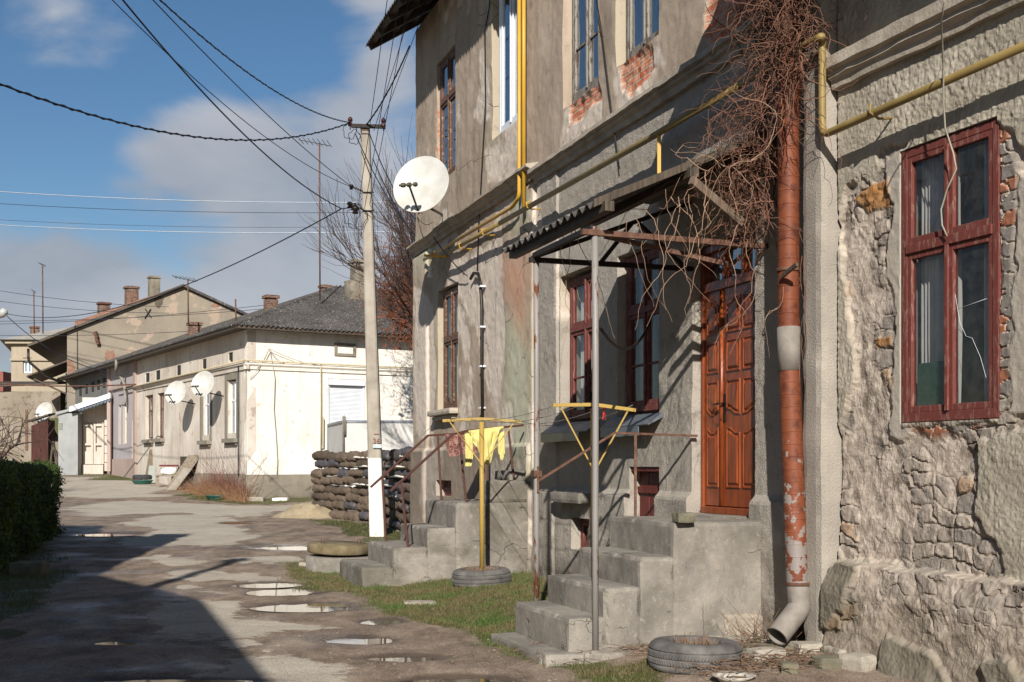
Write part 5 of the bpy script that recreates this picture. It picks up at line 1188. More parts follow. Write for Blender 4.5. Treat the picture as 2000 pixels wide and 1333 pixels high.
for row in range(rows):
    ztop = .235
    for seg, (A, B) in enumerate(((stA, stB), (stB, stC))):
        L = (B-A).length; dd = (B-A)/L; s_ = random.uniform(-.45, 0)
        while s_ < L-.15:
            ln = random.uniform(.5, 1.0); e_ = min(s_+ln, L+.05)
            if e_-max(s_, 0) < .25: s_ += ln; continue
            a0 = max(s_, 0); rr = .13
            p0 = A+dd*(a0+.012); p1 = A+dd*(e_-.012)
            zb = float(gz(np.array([p0.x]), np.array([p0.y]), False)[0]); z0 = zb+.10+row*(2.06-zb-.1)/rows+random.uniform(-.035, .035)
            out = Vector((-dd.y, dd.x))*random.uniform(-.03, .03)*1.0
            zz_ = z0+random.uniform(-.015, .015)
            blk = random.random() < (.30 if row > 4 else .05)
            if seg == 1 and row > 2: blk = random.random() < .4
            mb = bundle(Vector((p0.x+out.x, p0.y+out.y, z0)), Vector((p1.x+out.x, p1.y+out.y, zz_)), rr*random.uniform(.84, 1.13), bid, m_bunb if blk else m_bun)
            lab = 'dark bundle wrapped in black sheeting, in the stack behind the concrete pole' if blk else 'brown shaggy rolled bundle in the stack behind the concrete pole'
            o = single('rolled_bundle', mb, m_bunb if blk else random.choice(m_buns), lab, 'bundle', 'black-wrapped bundles in the stack' if blk else 'brown bundles in the stack'); bid += 1
            s_ += ln
m_snow = m_basic('white_fleece', rgb(232, 228, 218, .9), rgb(212, 206, 194, .9), 8, .9)
mb = MB()
for (row, A, B, a, b) in [(7, stA, stB, .5, .9), (6, stA, stB, .65, 1), (4, stA, stB, .6, .85), (7, stB, stC, .3, .8), (6, stB, stC, .1, .75), (5, stB, stC, .35, .8), (4, stB, stC, .0, .55), (3, stB, stC, .3, .7)]:
    p0 = A.lerp(B, a); p1 = A.lerp(B, b); zb = .3; z_ = zb+.0+row*(2.0-zb)/rows+.02; d = (B-A).normalized(); nrm = Vector((d.y, -d.x))
    if nrm.y > 0: nrm = -nrm
    q0 = Vector((p0.x+nrm.x*.115, p0.y+nrm.y*.115, z_)); q1 = Vector((p1.x+nrm.x*.115, p1.y+nrm.y*.115, z_)); mb.tube([q0, q0.lerp(q1, .4)+Vector((0, 0, .02)), q1], [.014, .026, .012], 8)
single('white_fleece_strips', mb, m_snow, 'white fleece strips tucked between the rows of stacked bundles', 'fleece', kind='stuff')

# ================================================================ small things by the stairs
def rock(name, label, c, size, mat, seed, cat='stone', group=None, rot=0):
    fr = Frame((c[0], c[1]), (math.cos(rot), math.sin(rot)), (math.sin(rot), -math.cos(rot))); mb = MB(); a, b, h_ = size
    mb.rough(fr, -a/2, a/2, -b/2, b/2, c[2], c[2]+h_, max(a, b)/9, min(size)*.22, 1.6/max(size), seed, min(size)*.12, False); return single(name, mb, mat, label, cat, group)
m_stone = m_basic('pale_stone', rgb(150, 142, 128, .75), rgb(190, 180, 164, .75), 9, .9, 50, .5, .01); m_stoned = m_basic('mossy_stone', rgb(106, 102, 84, .7), rgb(132, 126, 106, .7), 9, .95, 50, .6, .01)
uu = MF.u(1326, .84); q = MF(uu, .80, 1.14); rock('loose_stone', 'rough mossy block of stone lying on the corner of the near stair landing', (q.x, q.y, 1.135), (.16, .13, .085), m_stoned, 5, rot=.3)
def grock(px_, py_, size, label, seed, mat=None, rot=0, name='loose_stone'):
    x, y = GP(px_, py_); rock(name, label, (x, y, gzf(x, y)-size[2]*.25), size, mat or m_stone, seed, rot=rot)
grock(1107, 1296, (.40, .22, .12), 'pale broken concrete lump at the foot of the near canopy post', 8, m_conc, .2)
grock(1190, 1292, (.09, .07, .05), 'small pale stone beside the foot of the near canopy post', 12)
grock(820, 1180, (.36, .22, .04), 'flat pale stone in the grass before the damp steps', 14, rot=.1)
grock(548, 978, (.5, .35, .12), 'white stone against the plinth of the white corner house', 17, m_snow)
grock(500, 979, (.55, .4, .16), 'low grey stone against the plinth of the white corner house', 19)
grock(60, 1120, (.45, .35, .22), 'dark stone block in the shade under the hedge', 23, m_stoned)
grock(596, 1106, (.16, .12, .08), 'pale lump against the left of the manhole ring', 29)
# enamel bowl
bx = (1430-CX)/F_PX*8.75; bw = thing('metal_bowl', 'shallow dented metal bowl on the ground in front of the near tyre', 'bowl', (bx, 8.75, .02))
mb = MB(); c_ = Vector((bx+.01, 8.75, .045)); mb.lathe(c_, [(.001, .005), (.08, .005), (.115, .055), (.155, .075), (.160, .071), (.115, .045), (.085, 0.0), (.001, -.002)], 40); part('bowl', mb, m_basic('chipped_enamel', rgb(210, 204, 192, .85), rgb(120, 108, 96, .7), 30, .4), bw)
# sand heap
def heap(c, a, b, h_, mat, seed, name, label, cat):
    mb = MB(); n = 30; m = 12; vs = []
    for j in range(m+1):
        r_ = j/m
        for k in range(n):
            an = 2*math.pi*k/n; x = c[0]+a*r_*math.cos(an); y = c[1]+b*r_*math.sin(an); z = gzf(x, y)-.03+h_*(1-sstep(0, 1, np.array([r_]))[0])*(1+.8*float(fbm(np.array([x*3.]), np.array([y*3.]), seed=seed)[0])); vs.append((x, y, z))
    fs = [(j*n+k, (j+1)*n+k, (j+1)*n+(k+1) % n, j*n+(k+1) % n) for j in range(m) for k in range(n)]; mb.add(vs, fs, True)
    return single(name, mb, mat, label, cat)
m_sand = m_basic('sand', rgb(176, 158, 126, .55), rgb(200, 182, 150, .6), 6, .95, 60, .6, .02)
x, y = GP(585, 1012); heap((x+.2, y+.4), 1.15, .9, .42, m_sand, 3, 'sand_heap', 'low heap of pale sand at the left end of the bundle stack', 'sand heap')
# rubble, twigs, gravel (uncountable litter)
random.seed(5)
mb = MB()
for k in range(1500):
    y = random.uniform(7.5, 24); x = random.uniform(-4.2, .4) if random.random() < .6 else random.uniform(-2.2, 1.0)
    y = 7.5+(y-7.5)*random.random(); s_ = random.uniform(.003, .010)*(1+ (random.random() < .05)*1.2); z = gzf(x, y); 
    vs = [(x+random.uniform(-1, 1)*s_, y+random.uniform(-1, 1)*s_, z+random.uniform(0, .8)*s_) for _ in range(6)]
    mb.add([(x-s_, y, z), (x, y-s_, z), (x+s_, y, z), (x, y+s_, z), (x+random.uniform(-.3, .3)*s_, y, z+s_*.8)], [(0, 1, 4), (1, 2, 4), (2, 3, 4), (3, 0, 4)])
single('gravel', mb, m_basic('muddy_gravel', rgb(120, 108, 92, .75), rgb(160, 148, 130, .75), 9), kind='stuff')['label'] = 'scattered gravel on the muddy street'
mb = MB()
def duff(n, ulo, uhi, wlo, whi, hmax):
    for k in range(n):
        uu = random.uniform(ulo, uhi); ww_ = random.uniform(wlo, whi); p = MF(uu, ww_, 0); z = gzf(p.x, p.y); a = random.uniform(0, 6.28); L = random.uniform(.06, .32); d = Vector((math.cos(a), math.sin(a), random.uniform(-.05, hmax))); q = Vector((p.x, p.y, z+random.uniform(.0, .06)))
        mb.tube([q, q+d*L*.5+Vector((0, 0, .01)), q+d*L], [.003, .0025, .0015], 4)
duff(700, uN1+.02, uN1+1.5, .05, 1.3, .25); duff(160, uN1-.6, uN1+.1, .9, 2.0, .3); duff(90, uN1+.1, uN1+.6, .05, .4, 1.4)
single('dry_twigs', mb, m_twig, kind='stuff')['label'] = 'dry twig litter at the foot of the downpipe'
random.seed(9)
for k in range(26):
    uu = random.uniform(uN1+.08, uN1+1.6); ww_ = random.uniform(.05, .75); p = MF(uu, ww_, 0); s_ = random.uniform(.16, .40)
    rock('rubble_stone', 'flat grey rubble slab lying under the downpipe outlet', (p.x, p.y, gzf(p.x, p.y)-.02), (s_, s_*.7, random.uniform(.06, .12)), m_stoned if k % 2 else m_stone, 400+k, 'rubble', 'rubble slabs below the downpipe', random.uniform(0, 3))

# ================================================================ GRASS
random.seed(3); np.random.seed(3)
t = NT('grass_blades'); oi = t.coord('World'); gcol = t.mix(t.ramp(t.noise(oi, 2.6, 6, .7), [(.44, 0.0), (.62, 1.0)]), rgb(118, 106, 72, .7), rgb(88, 112, 50, .65)); m_grass = t.fin(gcol, .7)
t.b.inputs['Subsurface Weight'].default_value = 0
def grass(polys, n, hmin, hmax, wmax, seed, dens_f=1.2):
    pts = []; ps = [gpoly(p) for p in polys]; xs = [q[0] for p in ps for q in p]; ys = [q[1] for p in ps for q in p]
    X_ = np.random.uniform(min(xs)-.3, max(xs)+.3, n*6); Y_ = np.random.uniform(min(ys)-.3, max(ys)+.3, n*6); r = np.full(X_.shape, -9.)
    for p in ps: r = np.maximum(r, -sdpoly(X_, Y_, p))
    r = r+.30*fbm(X_*1.3, Y_*1.04, seed=23, oct=5)*(1+Y_*.02)+.15*fbm(X_*4, Y_*4, seed=seed)
    k = np.where(r > np.random.uniform(-.12, .25, r.shape))[0][:n]; X_, Y_ = X_[k], Y_[k]; Z_ = gz(X_, Y_)
    V = []; Fc = []
    cl = fbm(X_*7, Y_*7, seed=seed+2, oct=2)
    for i in range(len(X_)):
        a = random.uniform(0, 6.28); h_ = random.uniform(hmin, hmax)*(1+cl[i]*1.1); w_ = wmax*random.uniform(.6, 1.2); lx, ly = random.uniform(-.7, .7)*h_, random.uniform(-.7, .7)*h_; dx, dy = math.cos(a)*w_, math.sin(a)*w_; o = len(V); x, y, z = X_[i], Y_[i], Z_[i]-.004
        V += [(x-dx, y-dy, z), (x+dx, y+dy, z), (x+dx*.6+lx*.4, y+dy*.6+ly*.4, z+h_*.6), (x-dx*.6+lx*.4, y-dy*.6+ly*.4, z+h_*.6), (x+lx, y+ly, z+h_*.9)]
        Fc += [(o, o+1, o+2, o+3), (o+3, o+2, o+4)]
    mb = MB(); mb.add(V, Fc); return mb
mb = grass(GRS[:1], 60000, .015, .05, .0028, 31); mb2 = grass(GRS[1:4], 14000, .02, .07, .006, 33); mb3 = grass(GRS[4:5], 12000, .02, .07, .005, 35); mb.add(mb2.v, mb2.f); mb.add(mb3.v, mb3.f)
single('grass', mb, m_grass, kind='stuff')['label'] = 'short patchy grass beside the steps and along the street'
# ================================================================ DRY VINE
random.seed(12)
m_vine = m_basic('dry_vine', rgb(104, 70, 58, .75), rgb(146, 106, 84, .8), 6, .85, 40, .3, .004)
vine = thing('dry_vine', 'tangled leafless brown vine draped over the downpipe and canopy', 'vine', MF(u(1520), .3, 0))
def vp_(x, y, w_): uu = u(x, w_); return MF(uu, w_, MF.z(y, uu, w_))
mb = MB(); ms = MB(); mh_ = MB()
def strand(m_, p, d, n, step, r, curl=.5, grav=.1, pull=None):
    pts = [p.copy()]; d = d.normalized()
    for i in range(n):
        d = (d+Vector((random.gauss(0, curl), random.gauss(0, curl)*.6, random.gauss(0, curl)-grav))).normalized()
        if pull is not None: d = (d+(pull-p).normalized()*.12).normalized()
        p = p+d*step; pts.append(p.copy())
    m_.tube(pts, [r*.52*(1-.6*i/n) for i in range(n+1)], 4, cap=False)
# column of tangle from the top down to the canopy
for k in range(680):
    q = random.random(); y = -160+q**1.15*590; xc = 1484+40*math.sin(q*5)-20*q; hw = 75*(1-q*.45); x = random.gauss(xc+22, hw*.42); x = min(max(x, 1370+60*q), 1578)
    p = vp_(x, y, random.uniform(.06, .42)); strand(ms if k % 3 == 0 else mb, p, Vector((random.gauss(0, .6), random.gauss(0, .4), random.gauss(-.3, .8))), random.randint(6, 16), .055, random.uniform(.004, .011), .42, .07)
for k in range(170):                           # in front of the downpipe
    y = random.uniform(-160, 260)*random.random()**.25; x = random.gauss(1535, 22); strand(mb if k % 2 else ms, vp_(x, y, random.uniform(.30, .48)), Vector((random.gauss(0, .5), random.gauss(0, .2), random.gauss(-.3, .8))), random.randint(6, 14), .05, random.uniform(.004, .010), .42, .07)
for k in range(22):
    x = random.uniform(1340, 1500); y = 345-(x-1340)*.25; strand(mh_, vp_(x, y, random.uniform(.3, 1.2)), Vector((random.gauss(0, .8), random.gauss(0, .3), random.gauss(-.2, .6))), random.randint(9, 20), .05, random.uniform(.004, .009), .38, .10)
# draped over the canopy verge, hanging down
for k in range(34):
    x = 1320+190*math.sqrt(random.random()); y = 400-(x-1160)*.36+random.uniform(-15, 60); w_ = max(.1, .25+(1500-x)/340*1.3*random.uniform(.4, 1)); p = vp_(x, y, w_)
    strand(mb, p, Vector((random.gauss(-.2, .5), random.gauss(0, .3), random.gauss(-.1, .6))), random.randint(8, 18), .05, random.uniform(.003, .008), .34, .16)
for (x, y, w_, n, r_) in [(1105, 420, 1.5, 22, .010), (1120, 430, 1.4, 24, .008), (1100, 455, 1.5, 16, .007), (1260, 410, 1.2, 16, .009), (1280, 400, 1.0, 18, .008), (1310, 385, 1.0, 20, .010), (1325, 385, .9, 22, .010), (1330, 400, .9, 18, .008), (1345, 380, .9, 17, .008), (1225, 430, 1.3, 14, .006), (1385, 390, .7, 22, .009), (1440, 440, .6, 22, .009), (1460, 470, .5, 18, .008), (1478, 520, .4, 18, .007), (1240, 425, 1.2, 18, .006), (1300, 370, 1.1, 16, .007), (1530, 560, .3, 12, .005), (1556, 560, .14, 16, .006), (1553, 540, .16, 14, .005)]:
    strand(mh_, vp_(x, y, w_), Vector((random.gauss(0, .5), 0, -1)), n, .055, r_*.8, .34, .30)
part('twigs', mb, m_vine, vine); part('tendrils', mh_, m_basic('pale_tendril', rgb(136, 106, 86, .85), rgb(178, 148, 122, .85), 6, .85), vine); part('stems', ms, m_basic('dark_vine_stem', rgb(84, 60, 50, .8), rgb(124, 92, 72, .8), 6, .85, 40, .3, .004), vine)
ms = MB()
for k in range(7):
    x0 = 1480+k*9; pts = [vp_(x0+random.uniform(-14, 14)+10*math.sin(y*.01+k), y, .10+.06*math.sin(y*.013+k*2)) for y in range(-200, 470 if k < 4 else 1150, 45)]
    if k >= 4: pts = [vp_(1566+random.uniform(-3, 3)+7*math.sin(y*.021+k*2.2), y, .15+.03*math.sin(y*.03+k)) for y in range(500, 880-k*30, 18)]
    ms.tube(pts, .010 if k < 4 else .0025, 5)
part('trunk', ms, m_vine, vine)

# ================================================================ TREES / BUSHES
def branch(mb, p, d, L, r, lvl, maxl, spread, up, kids, seg=4, sides=4, taper=.55, wob=.12):
    pts = [p.copy()]; rs = [r]; q = p.copy(); dd = d.normalized()
    for i in range(seg):
        dd = (dd+Vector((random.gauss(0, wob), random.gauss(0, wob), random.gauss(0, wob)+up))).normalized(); q = q+dd*L/seg; pts.append(q.copy()); rs.append(r*(1-(1-taper)*(i+1)/seg))
    mb.tube(pts, rs, sides if lvl > 0 else 8, cap=False)
    if lvl >= maxl: return
    for k in range(kids[lvl]):
        f = random.uniform(.3, 1) if lvl else random.uniform(.45, 1); i = min(seg-1, int(f*seg)); b = pts[i].lerp(pts[i+1], f*seg-i); a = random.uniform(0, 6.28)
        o = dd.orthogonal().normalized(); o = Matrix.Rotation(a, 3, dd) @ o; nd = (dd*(1-spread)+o*spread*random.uniform(.7, 1.4)).normalized()
        branch(mb, b, nd, L*random.uniform(.55, .8), r*.5, lvl+1, maxl, spread, up, kids, seg, sides, taper, wob)
random.seed(31)
m_bark = m_basic('bark', rgb(92, 76, 66, .7), rgb(122, 102, 88, .7), 9, .9, 40, .5, .01); m_tw2 = m_basic('reddish_twigs', rgb(74, 60, 54, .7), rgb(100, 82, 72, .7), 6, .9)
def tree(name, label, base, h0, L, r, kids, maxl, spread, up, lean=(0, 0, 1), n0=3, mats=None, cat='tree', out=.6):
    t_ = thing(name, label, cat, base); b = Vector(base); mb = MB(); top = b+Vector((lean[0]*.2, lean[1]*.2, 1)).normalized()*h0; mb.tube([b, b.lerp(top, .5)+Vector((.05, 0, 0)), top], [r, r*.85, r*.7], 10); part('trunk', mb, (mats or (m_bark, m_tw2))[0], t_)
    mb = MB()
    for k in range(n0):
        a = 2*math.pi*k/n0+random.uniform(-.3, .3); d = Vector((math.cos(a)*out+lean[0], math.sin(a)*out+lean[1], 1)); branch(mb, top-Vector((0, 0, random.uniform(0, h0*.25))), d, L*random.uniform(.8, 1.1), r*.5, 1, maxl, spread, up, kids, 4, 4, .5, .09)
    part('crown', mb, (mats or (m_bark, m_tw2))[1], t_); return t_
tb = P(884, 912, 30); tree('bare_tree', 'leafless tree with sweeping dark twigs behind the corner of the two-storey house', (tb.x, 30, .3), 3.0, 3.1, .09, [0, 7, 8, 7, 3], 4, .27, .08, (-.02, .05, 1), 10, out=.22)
tb = P(-20, 912, 42); tree('bare_tree', 'small dark leafless tree at the left edge in front of the balcony', (tb.x-.3, 42, .4), 1.0, 1.6, .10, [0, 6, 6, 4], 3, .62, -.03, (.4, 0, 1), 5)
# clinging brown seed clusters hanging over the white house roof
random.seed(32); mb = MB(); m_seed = m_basic('brown_seed_clusters', rgb(104, 58, 40, .8), rgb(142, 84, 58, .8), 8, .9)
tr_ = thing('climbing_shrub', 'dense rusty-brown climber spilling over the white house roof beside the two-storey house', 'shrub', P(790, 660, 39.0))
for k in range(700):
    x = 812-85*abs(random.gauss(0, .42)); y = random.gauss(560, 50)+ (812-x)*-.2; p = P(x, y, 39.0+random.uniform(-.4, .4)); strand(mb, p, Vector((random.gauss(-.3, .6), 0, random.gauss(0, .7))), random.randint(4, 9), .12, random.uniform(.010, .020), .45, .02)
part('twigs', mb, m_seed, tr_)
mb = MB()
for k in range(1500):
    x = 812-65*abs(random.gauss(0, .45)); y = random.gauss(580, 38); p = P(x, y, 39.0+random.uniform(-.4, .2)); s_ = .05; d = Vector((random.gauss(0, 1), random.gauss(0, 1), random.gauss(0, 1)))*s_; e = Vector((random.gauss(0, 1), random.gauss(0, 1), random.gauss(0, 1)))*s_
    mb.add([p, p+d, p+d+e, p+e], [(0, 1, 2, 3)])
part('seed_heads', mb, m_seed, tr_, kind='stuff')

# ================================================================ FAR HOUSES
CF_o = P(483, 912, 41.0)
LD = Vector((-.604, 1, 0)).normalized()
LF = Frame((CF_o.x, CF_o.y), (-LD.x, -LD.y), (-LD.y, LD.x))       # long face: u negative = farther left
SF = Frame((CF_o.x, CF_o.y), (LD.y, -LD.x), (-LD.x, -LD.y))
def m_house(name, c1, c2, c3, amt=.6, scale=2.0, stk=.5):
    t = NT(name); v = t.coord('World'); a = t.mix(t.ramp(t.noise(v, .7, 5), [(.35, 0.0), (.65, 1.0)]), c1, c2); a = t.mix(t.ramp(t.noise(v, scale, 7, .7), [(amt, 0.0), (amt+.04, .8)]), a, c3)
    sz_ = t.noise(t.coord('World', (4, 4, .5)), 1.2, 4); a = t.mix(t.ramp(sz_, [(.50, 0.0), (.75, stk)]), a, rgb(150, 140, 124, .75))
    return t.fin(a, .92, t.bump(t.noise(v, 12, 5), .4, .03))
m_wh = m_house('limewashed_wall', rgb(230, 222, 208, .84), rgb(238, 232, 220, .86), rgb(214, 184, 166, .78), .60, 5, .28)
m_whl = m_house('faded_limewash', rgb(196, 184, 168, .82), rgb(214, 204, 190, .86), rgb(176, 154, 138, .76), .60)
m_pl = m_house('concrete_plinth', rgb(120, 112, 98, .7), rgb(158, 148, 130, .75), rgb(96, 90, 78, .7), .58)
m_pink = m_house('pink_wall', rgb(178, 168, 164, .78), rgb(174, 168, 170, .78), rgb(196, 176, 168, .78), .66)
m_pinkd = m_house('pink_trim', rgb(176, 152, 142, .70), rgb(186, 164, 152, .72), rgb(180, 152, 140, .74), .66)
m_gry = m_house('grey_gable_render', rgb(146, 136, 120, .64), rgb(162, 150, 132, .66), rgb(186, 162, 142, .7), .57, .8)
m_crm = m_house('cream_render', rgb(190, 176, 152, .66), rgb(182, 166, 142, .66), rgb(190, 156, 132, .7), .6, 1.5)
m_brk = None
t = NT('old_brick'); v = t.coord('World', (1, 1, 1)); b_ = t.n('ShaderNodeTexBrick'); sp_ = t.n('ShaderNodeSeparateXYZ'); t.l(v, sp_.inputs[0]); cb = t.n('ShaderNodeCombineXYZ'); t.l(t.math('ADD', sp_.outputs[0], sp_.outputs[1]), cb.inputs[0]); t.l(sp_.outputs[2], cb.inputs[1]); t.l(cb.outputs[0], b_.inputs['Vector'])
b_.inputs['Scale'].default_value = 1; b_.inputs['Brick Width'].default_value = .25; b_.inputs['Row Height'].default_value = .08; b_.inputs['Mortar Size'].default_value = .012; b_.inputs['Color1'].default_value = rgb(136, 84, 64, .75); b_.inputs['Color2'].default_value = rgb(104, 76, 62, .75); b_.inputs['Mortar'].default_value = rgb(150, 138, 122, .7)
n_ = t.noise(v, 5, 6, .7); m_brk = t.fin(t.mix(t.ramp(n_, [(.45, 0.0), (.62, .8)]), b_.outputs[0], rgb(84, 72, 62, .7)), .95, t.bump(n_, .6, .04))
m_pinb = m_brk
def flat_window(fr, parent, u0, u1, z0, z1, mat, wb=-.12, twin=True, trans=.34, glass=None, curtain=True, f=.06, label=None):
    mb = MB(); mb.box(fr, u0, u0+f, wb-.05, wb, z0, z1); mb.box(fr, u1-f, u1, wb-.05, wb, z0, z1); mb.box(fr, u0+f, u1-f, wb-.05, wb, z0, z0+f); mb.box(fr, u0+f, u1-f, wb-.05, wb, z1-f, z1)
    um = (u0+u1)/2; 
    if twin: mb.box(fr, um-f*.6, um+f*.6, wb-.05, wb, z0+f, z1-f)
    if trans: zt = z1-(z1-z0)*trans; mb.box(fr, u0+f, um-f*.6 if twin else u1-f, wb-.05, wb+.002, zt-f*.5, zt+f*.5); (mb.box(fr, um+f*.6, u1-f, wb-.05, wb+.002, zt-f*.5, zt+f*.5) if twin else None)
    w_ = part('window', mb, mat, parent, label); mb = MB(); mb.add([fr(u0+f, wb-.03, z0+f), fr(u1-f, wb-.03, z0+f), fr(u1-f, wb-.03, z1-f), fr(u0+f, wb-.03, z1-f)], [(0, 1, 2, 3)]); part('pane', mb, glass or m_glassb, w_)
    if curtain: mb = MB(); mb.add([fr(u0+f, wb-.12, z0+f), fr(u1-f, wb-.12, z0+f), fr(u1-f, wb-.12, z1-f), fr(u0+f, wb-.12, z1-f)], [(0, 1, 2, 3)]); part('curtain', mb, m_curt, w_)
    return w_
def simple_wall(fr, parent, u0, u1, z0, z1, ops, mat, name='wall', depth=.3, step=.5, rd=.25):
    def fn(U, Z): return .02*fbm(U*1.2, Z*1.2, seed=int(abs(u0)*7) % 50, oct=3), {}
    return grid_wall(name, fr, u0, u1, z0, z1, ops, step, fn, mat, parent, depth=depth, rdepth=rd)
zc_ = gbase(41)
wh = thing('white_corner_house', 'single-storey limewashed corner house with corrugated slate hip roof and a roller shutter', 'house', LF(-5, -4, zc_))
cz_ = lambda y, fr, uu: fr.z(y, uu)
uJ2 = LF.u(268); zE2 = LF.z(640, 0)-.0; zTop = zE2+.02
def lo(xl, xr, yt, yb): a, b = LF.u(xl), LF.u(xr); m_ = (a+b)/2; return (a, b, LF.z(yb, m_), LF.z(yt, m_))
def sop(xl, xr, yt, yb): a, b = SF.u(xl), SF.u(xr); m_ = (a+b)/2; return (a, b, SF.z(yb, m_), SF.z(yt, m_))
lops = [lo(445, 463, 742, 856), lo(396, 411, 752, 860), lo(308, 320, 768, 856), lo(286, 299, 772, 858), lo(446, 455, 680, 702), lo(395, 403, 698, 718), lo(345, 353, 713, 733), lo(304, 313, 723, 742), lo(284, 292, 729, 747)]
simple_wall(LF, wh, uJ2, 0, zc_-.3, zE2, lops, m_whl)
shut = sop(641, 713, 741, 829); 
simple_wall(SF, wh, 0.0, 13, zc_-.3, zE2, [shut], m_wh)
zpl = SF.z(924, 0)
mb = MB(); mb.rough(SF, -.10, 9, -.01, .10, zc_-.3, zpl, .35, .02, 1, 3, .01); part('plinth', mb, m_pl, wh)
mb = MB(); mb.rough(LF, -9, .0, -.01, .10, zc_-.3, zpl+.02, .35, .02, 1, 5, .01); part('plinth', mb, m_pl, wh)
zco = SF.z(712, 0); prof = [(-.03, zco-.16), (.05, zco-.16), (.06, zco-.06), (.12, zco), (.12, zco+.06), (-.03, zco+.1)]
moulding(SF, -.12, 13, prof, m_wh, wh, step=1, amp=.002); moulding(LF, uJ2, .12, prof, m_whl, wh, step=1, amp=.002)
mb = MB(); mb.tube([SF(-.15, .17, zco+.12), SF(13, .17, zco+.10)], .03, 8); mb.tube([LF(.17, .17, zco+.12), LF(uJ2-3, .17, zco+.0)], .03, 8); us_ = SF.u(624); mb.tube([SF(us_, .12, zco+.1), SF(us_, .12, zc_+.35+.7)], .025, 6); mb.tube([SF(us_+.09, .12, SF.z(815, us_)), SF(us_+.09, .12, SF.z(872, us_)), SF(us_-.0, .12, SF.z(874, us_))], .025, 6)
single('gas_pipe', mb, m_basic('cream_pipe_paint', rgb(206, 192, 158, .7), rgb(190, 176, 142, .7), 3, .5), 'thin cream gas pipe along the cornice of the white corner house', 'gas pipe')
# shutter
a, b, c0, d0 = shut; mb = MB(); vs = []; nn = 30
for i in range(nn+1):
    z = c0+(d0-c0-.2)*i/nn; vs += [SF(a+.06, -.10, z), SF(b-.06, -.10, z), SF(a+.06, -.075, z+(d0-c0)/nn*.5), SF(b-.06, -.075, z+(d0-c0)/nn*.5)]
fs = []
for i in range(nn): fs += [(4*i, 4*i+1, 4*i+3, 4*i+2), (4*i+2, 4*i+3, 4*i+5, 4*i+4)]
mb.add(vs, fs); sh_ = part('roller_shutter', mb, m_pvc, wh); mb = MB(); mb.box(SF, a+.02, b-.02, -.12, .06, d0-.22, d0-.02); mb.box(SF, a+.01, a+.06, -.12, -.04, c0, d0-.22); mb.box(SF, b-.06, b-.01, -.12, -.04, c0, d0-.22); part('shutter_box', mb, m_pvc, sh_, bevel=.01)
q = sop(653, 694, 671, 696); mb = MB(); f = .09
for r_ in ((q[0], q[1], q[2], q[2]+f), (q[0], q[1], q[3]-f, q[3]), (q[0], q[0]+f, q[2]+f, q[3]-f), (q[1]-f, q[1], q[2]+f, q[3]-f)): mb.box(SF, r_[0], r_[1], 0, .05, r_[2], r_[3])
part('relief_frame', mb, m_pl, wh)
m_surr = m_basic('grey_surround', rgb(138, 130, 116, .7), rgb(152, 144, 128, .7), 4, .9)
for i, o_ in enumerate(lops):
    if i < 4:
        flat_window(LF, wh, o_[0]+.05, o_[1]-.05, o_[2]+.03, o_[3]-.05, m_pvc if i < 2 else m_brnw, -.09)
        mb = MB(); mb.box(LF, o_[0]-.15, o_[1]+.15, 0, .18, o_[2]-.16, o_[2]-.02); mb.box(LF, o_[0]-.08, o_[1]+.08, 0, .10, o_[2]-.24, o_[2]-.16); part('window_sill', mb, m_surr, wh)
        if i < 2: mb = MB(); mb.box(LF, o_[0]-.24, o_[0]-.003, .0, .04, o_[2], o_[3]); mb.box(LF, o_[1]+.003, o_[1]+.2, .0, .04, o_[2], o_[3]); mb.box(LF, o_[0]-.24, o_[1]+.2, .0, .04, o_[3]+.002, o_[3]+.2); part('window_surround', mb, m_surr, wh)
    else: mb = MB(); mb.box(LF, o_[0]+.002, o_[1]-.002, -.09, -.03, o_[2]+.002, o_[3]-.002); part('attic_vent', mb, m_blk, wh)
# closing walls
mb = MB(); mb.box(LF, uJ2, 0, -11, -10.7, zc_-.3, zE2); mb.box(SF, 12.7, 13, -14, -.31, zc_-.3, zE2); part('wall', mb, m_whl, wh)
# roof
sl = .40; ov = .62; hipk = 1.0
def pS(a, b, h): q = SF(a, ov-b, 0); return Vector((q.x, q.y, zE2+.02+b*sl+h))
def pL(a, b, h): q = LF(a, ov-b, 0); return Vector((q.x, q.y, zE2+.02+b*sl+h))
rfm = part('roof', corr(pS, -ov, 13.5, 0, 6.3, .17, .035, .012, nb=14, left=lambda b: -ov+b), m_slate, wh)
part('roof_slope', corr(pL, LF.u(112, .6), ov, 0, 6.3, .17, .035, .012, nb=14, right=lambda b: ov-b), m_slate, rfm)
mb = MB(); mb.box(SF, -ov+.05, 13, .0, ov-.1, zE2-.06, zE2-.01); mb.box(LF, LF.u(114, .5), ov-.7, .0, ov-.1, zE2-.06, zE2-.01); mb.box(SF, -ov+.03, 13, ov-.1, ov-.06, zE2-.10, zE2+.03); mb.box(LF, LF.u(114, .5), ov-.05, ov-.1, ov-.06, zE2-.10, zE2+.03); part('eaves', mb, m_rafter, rfm)
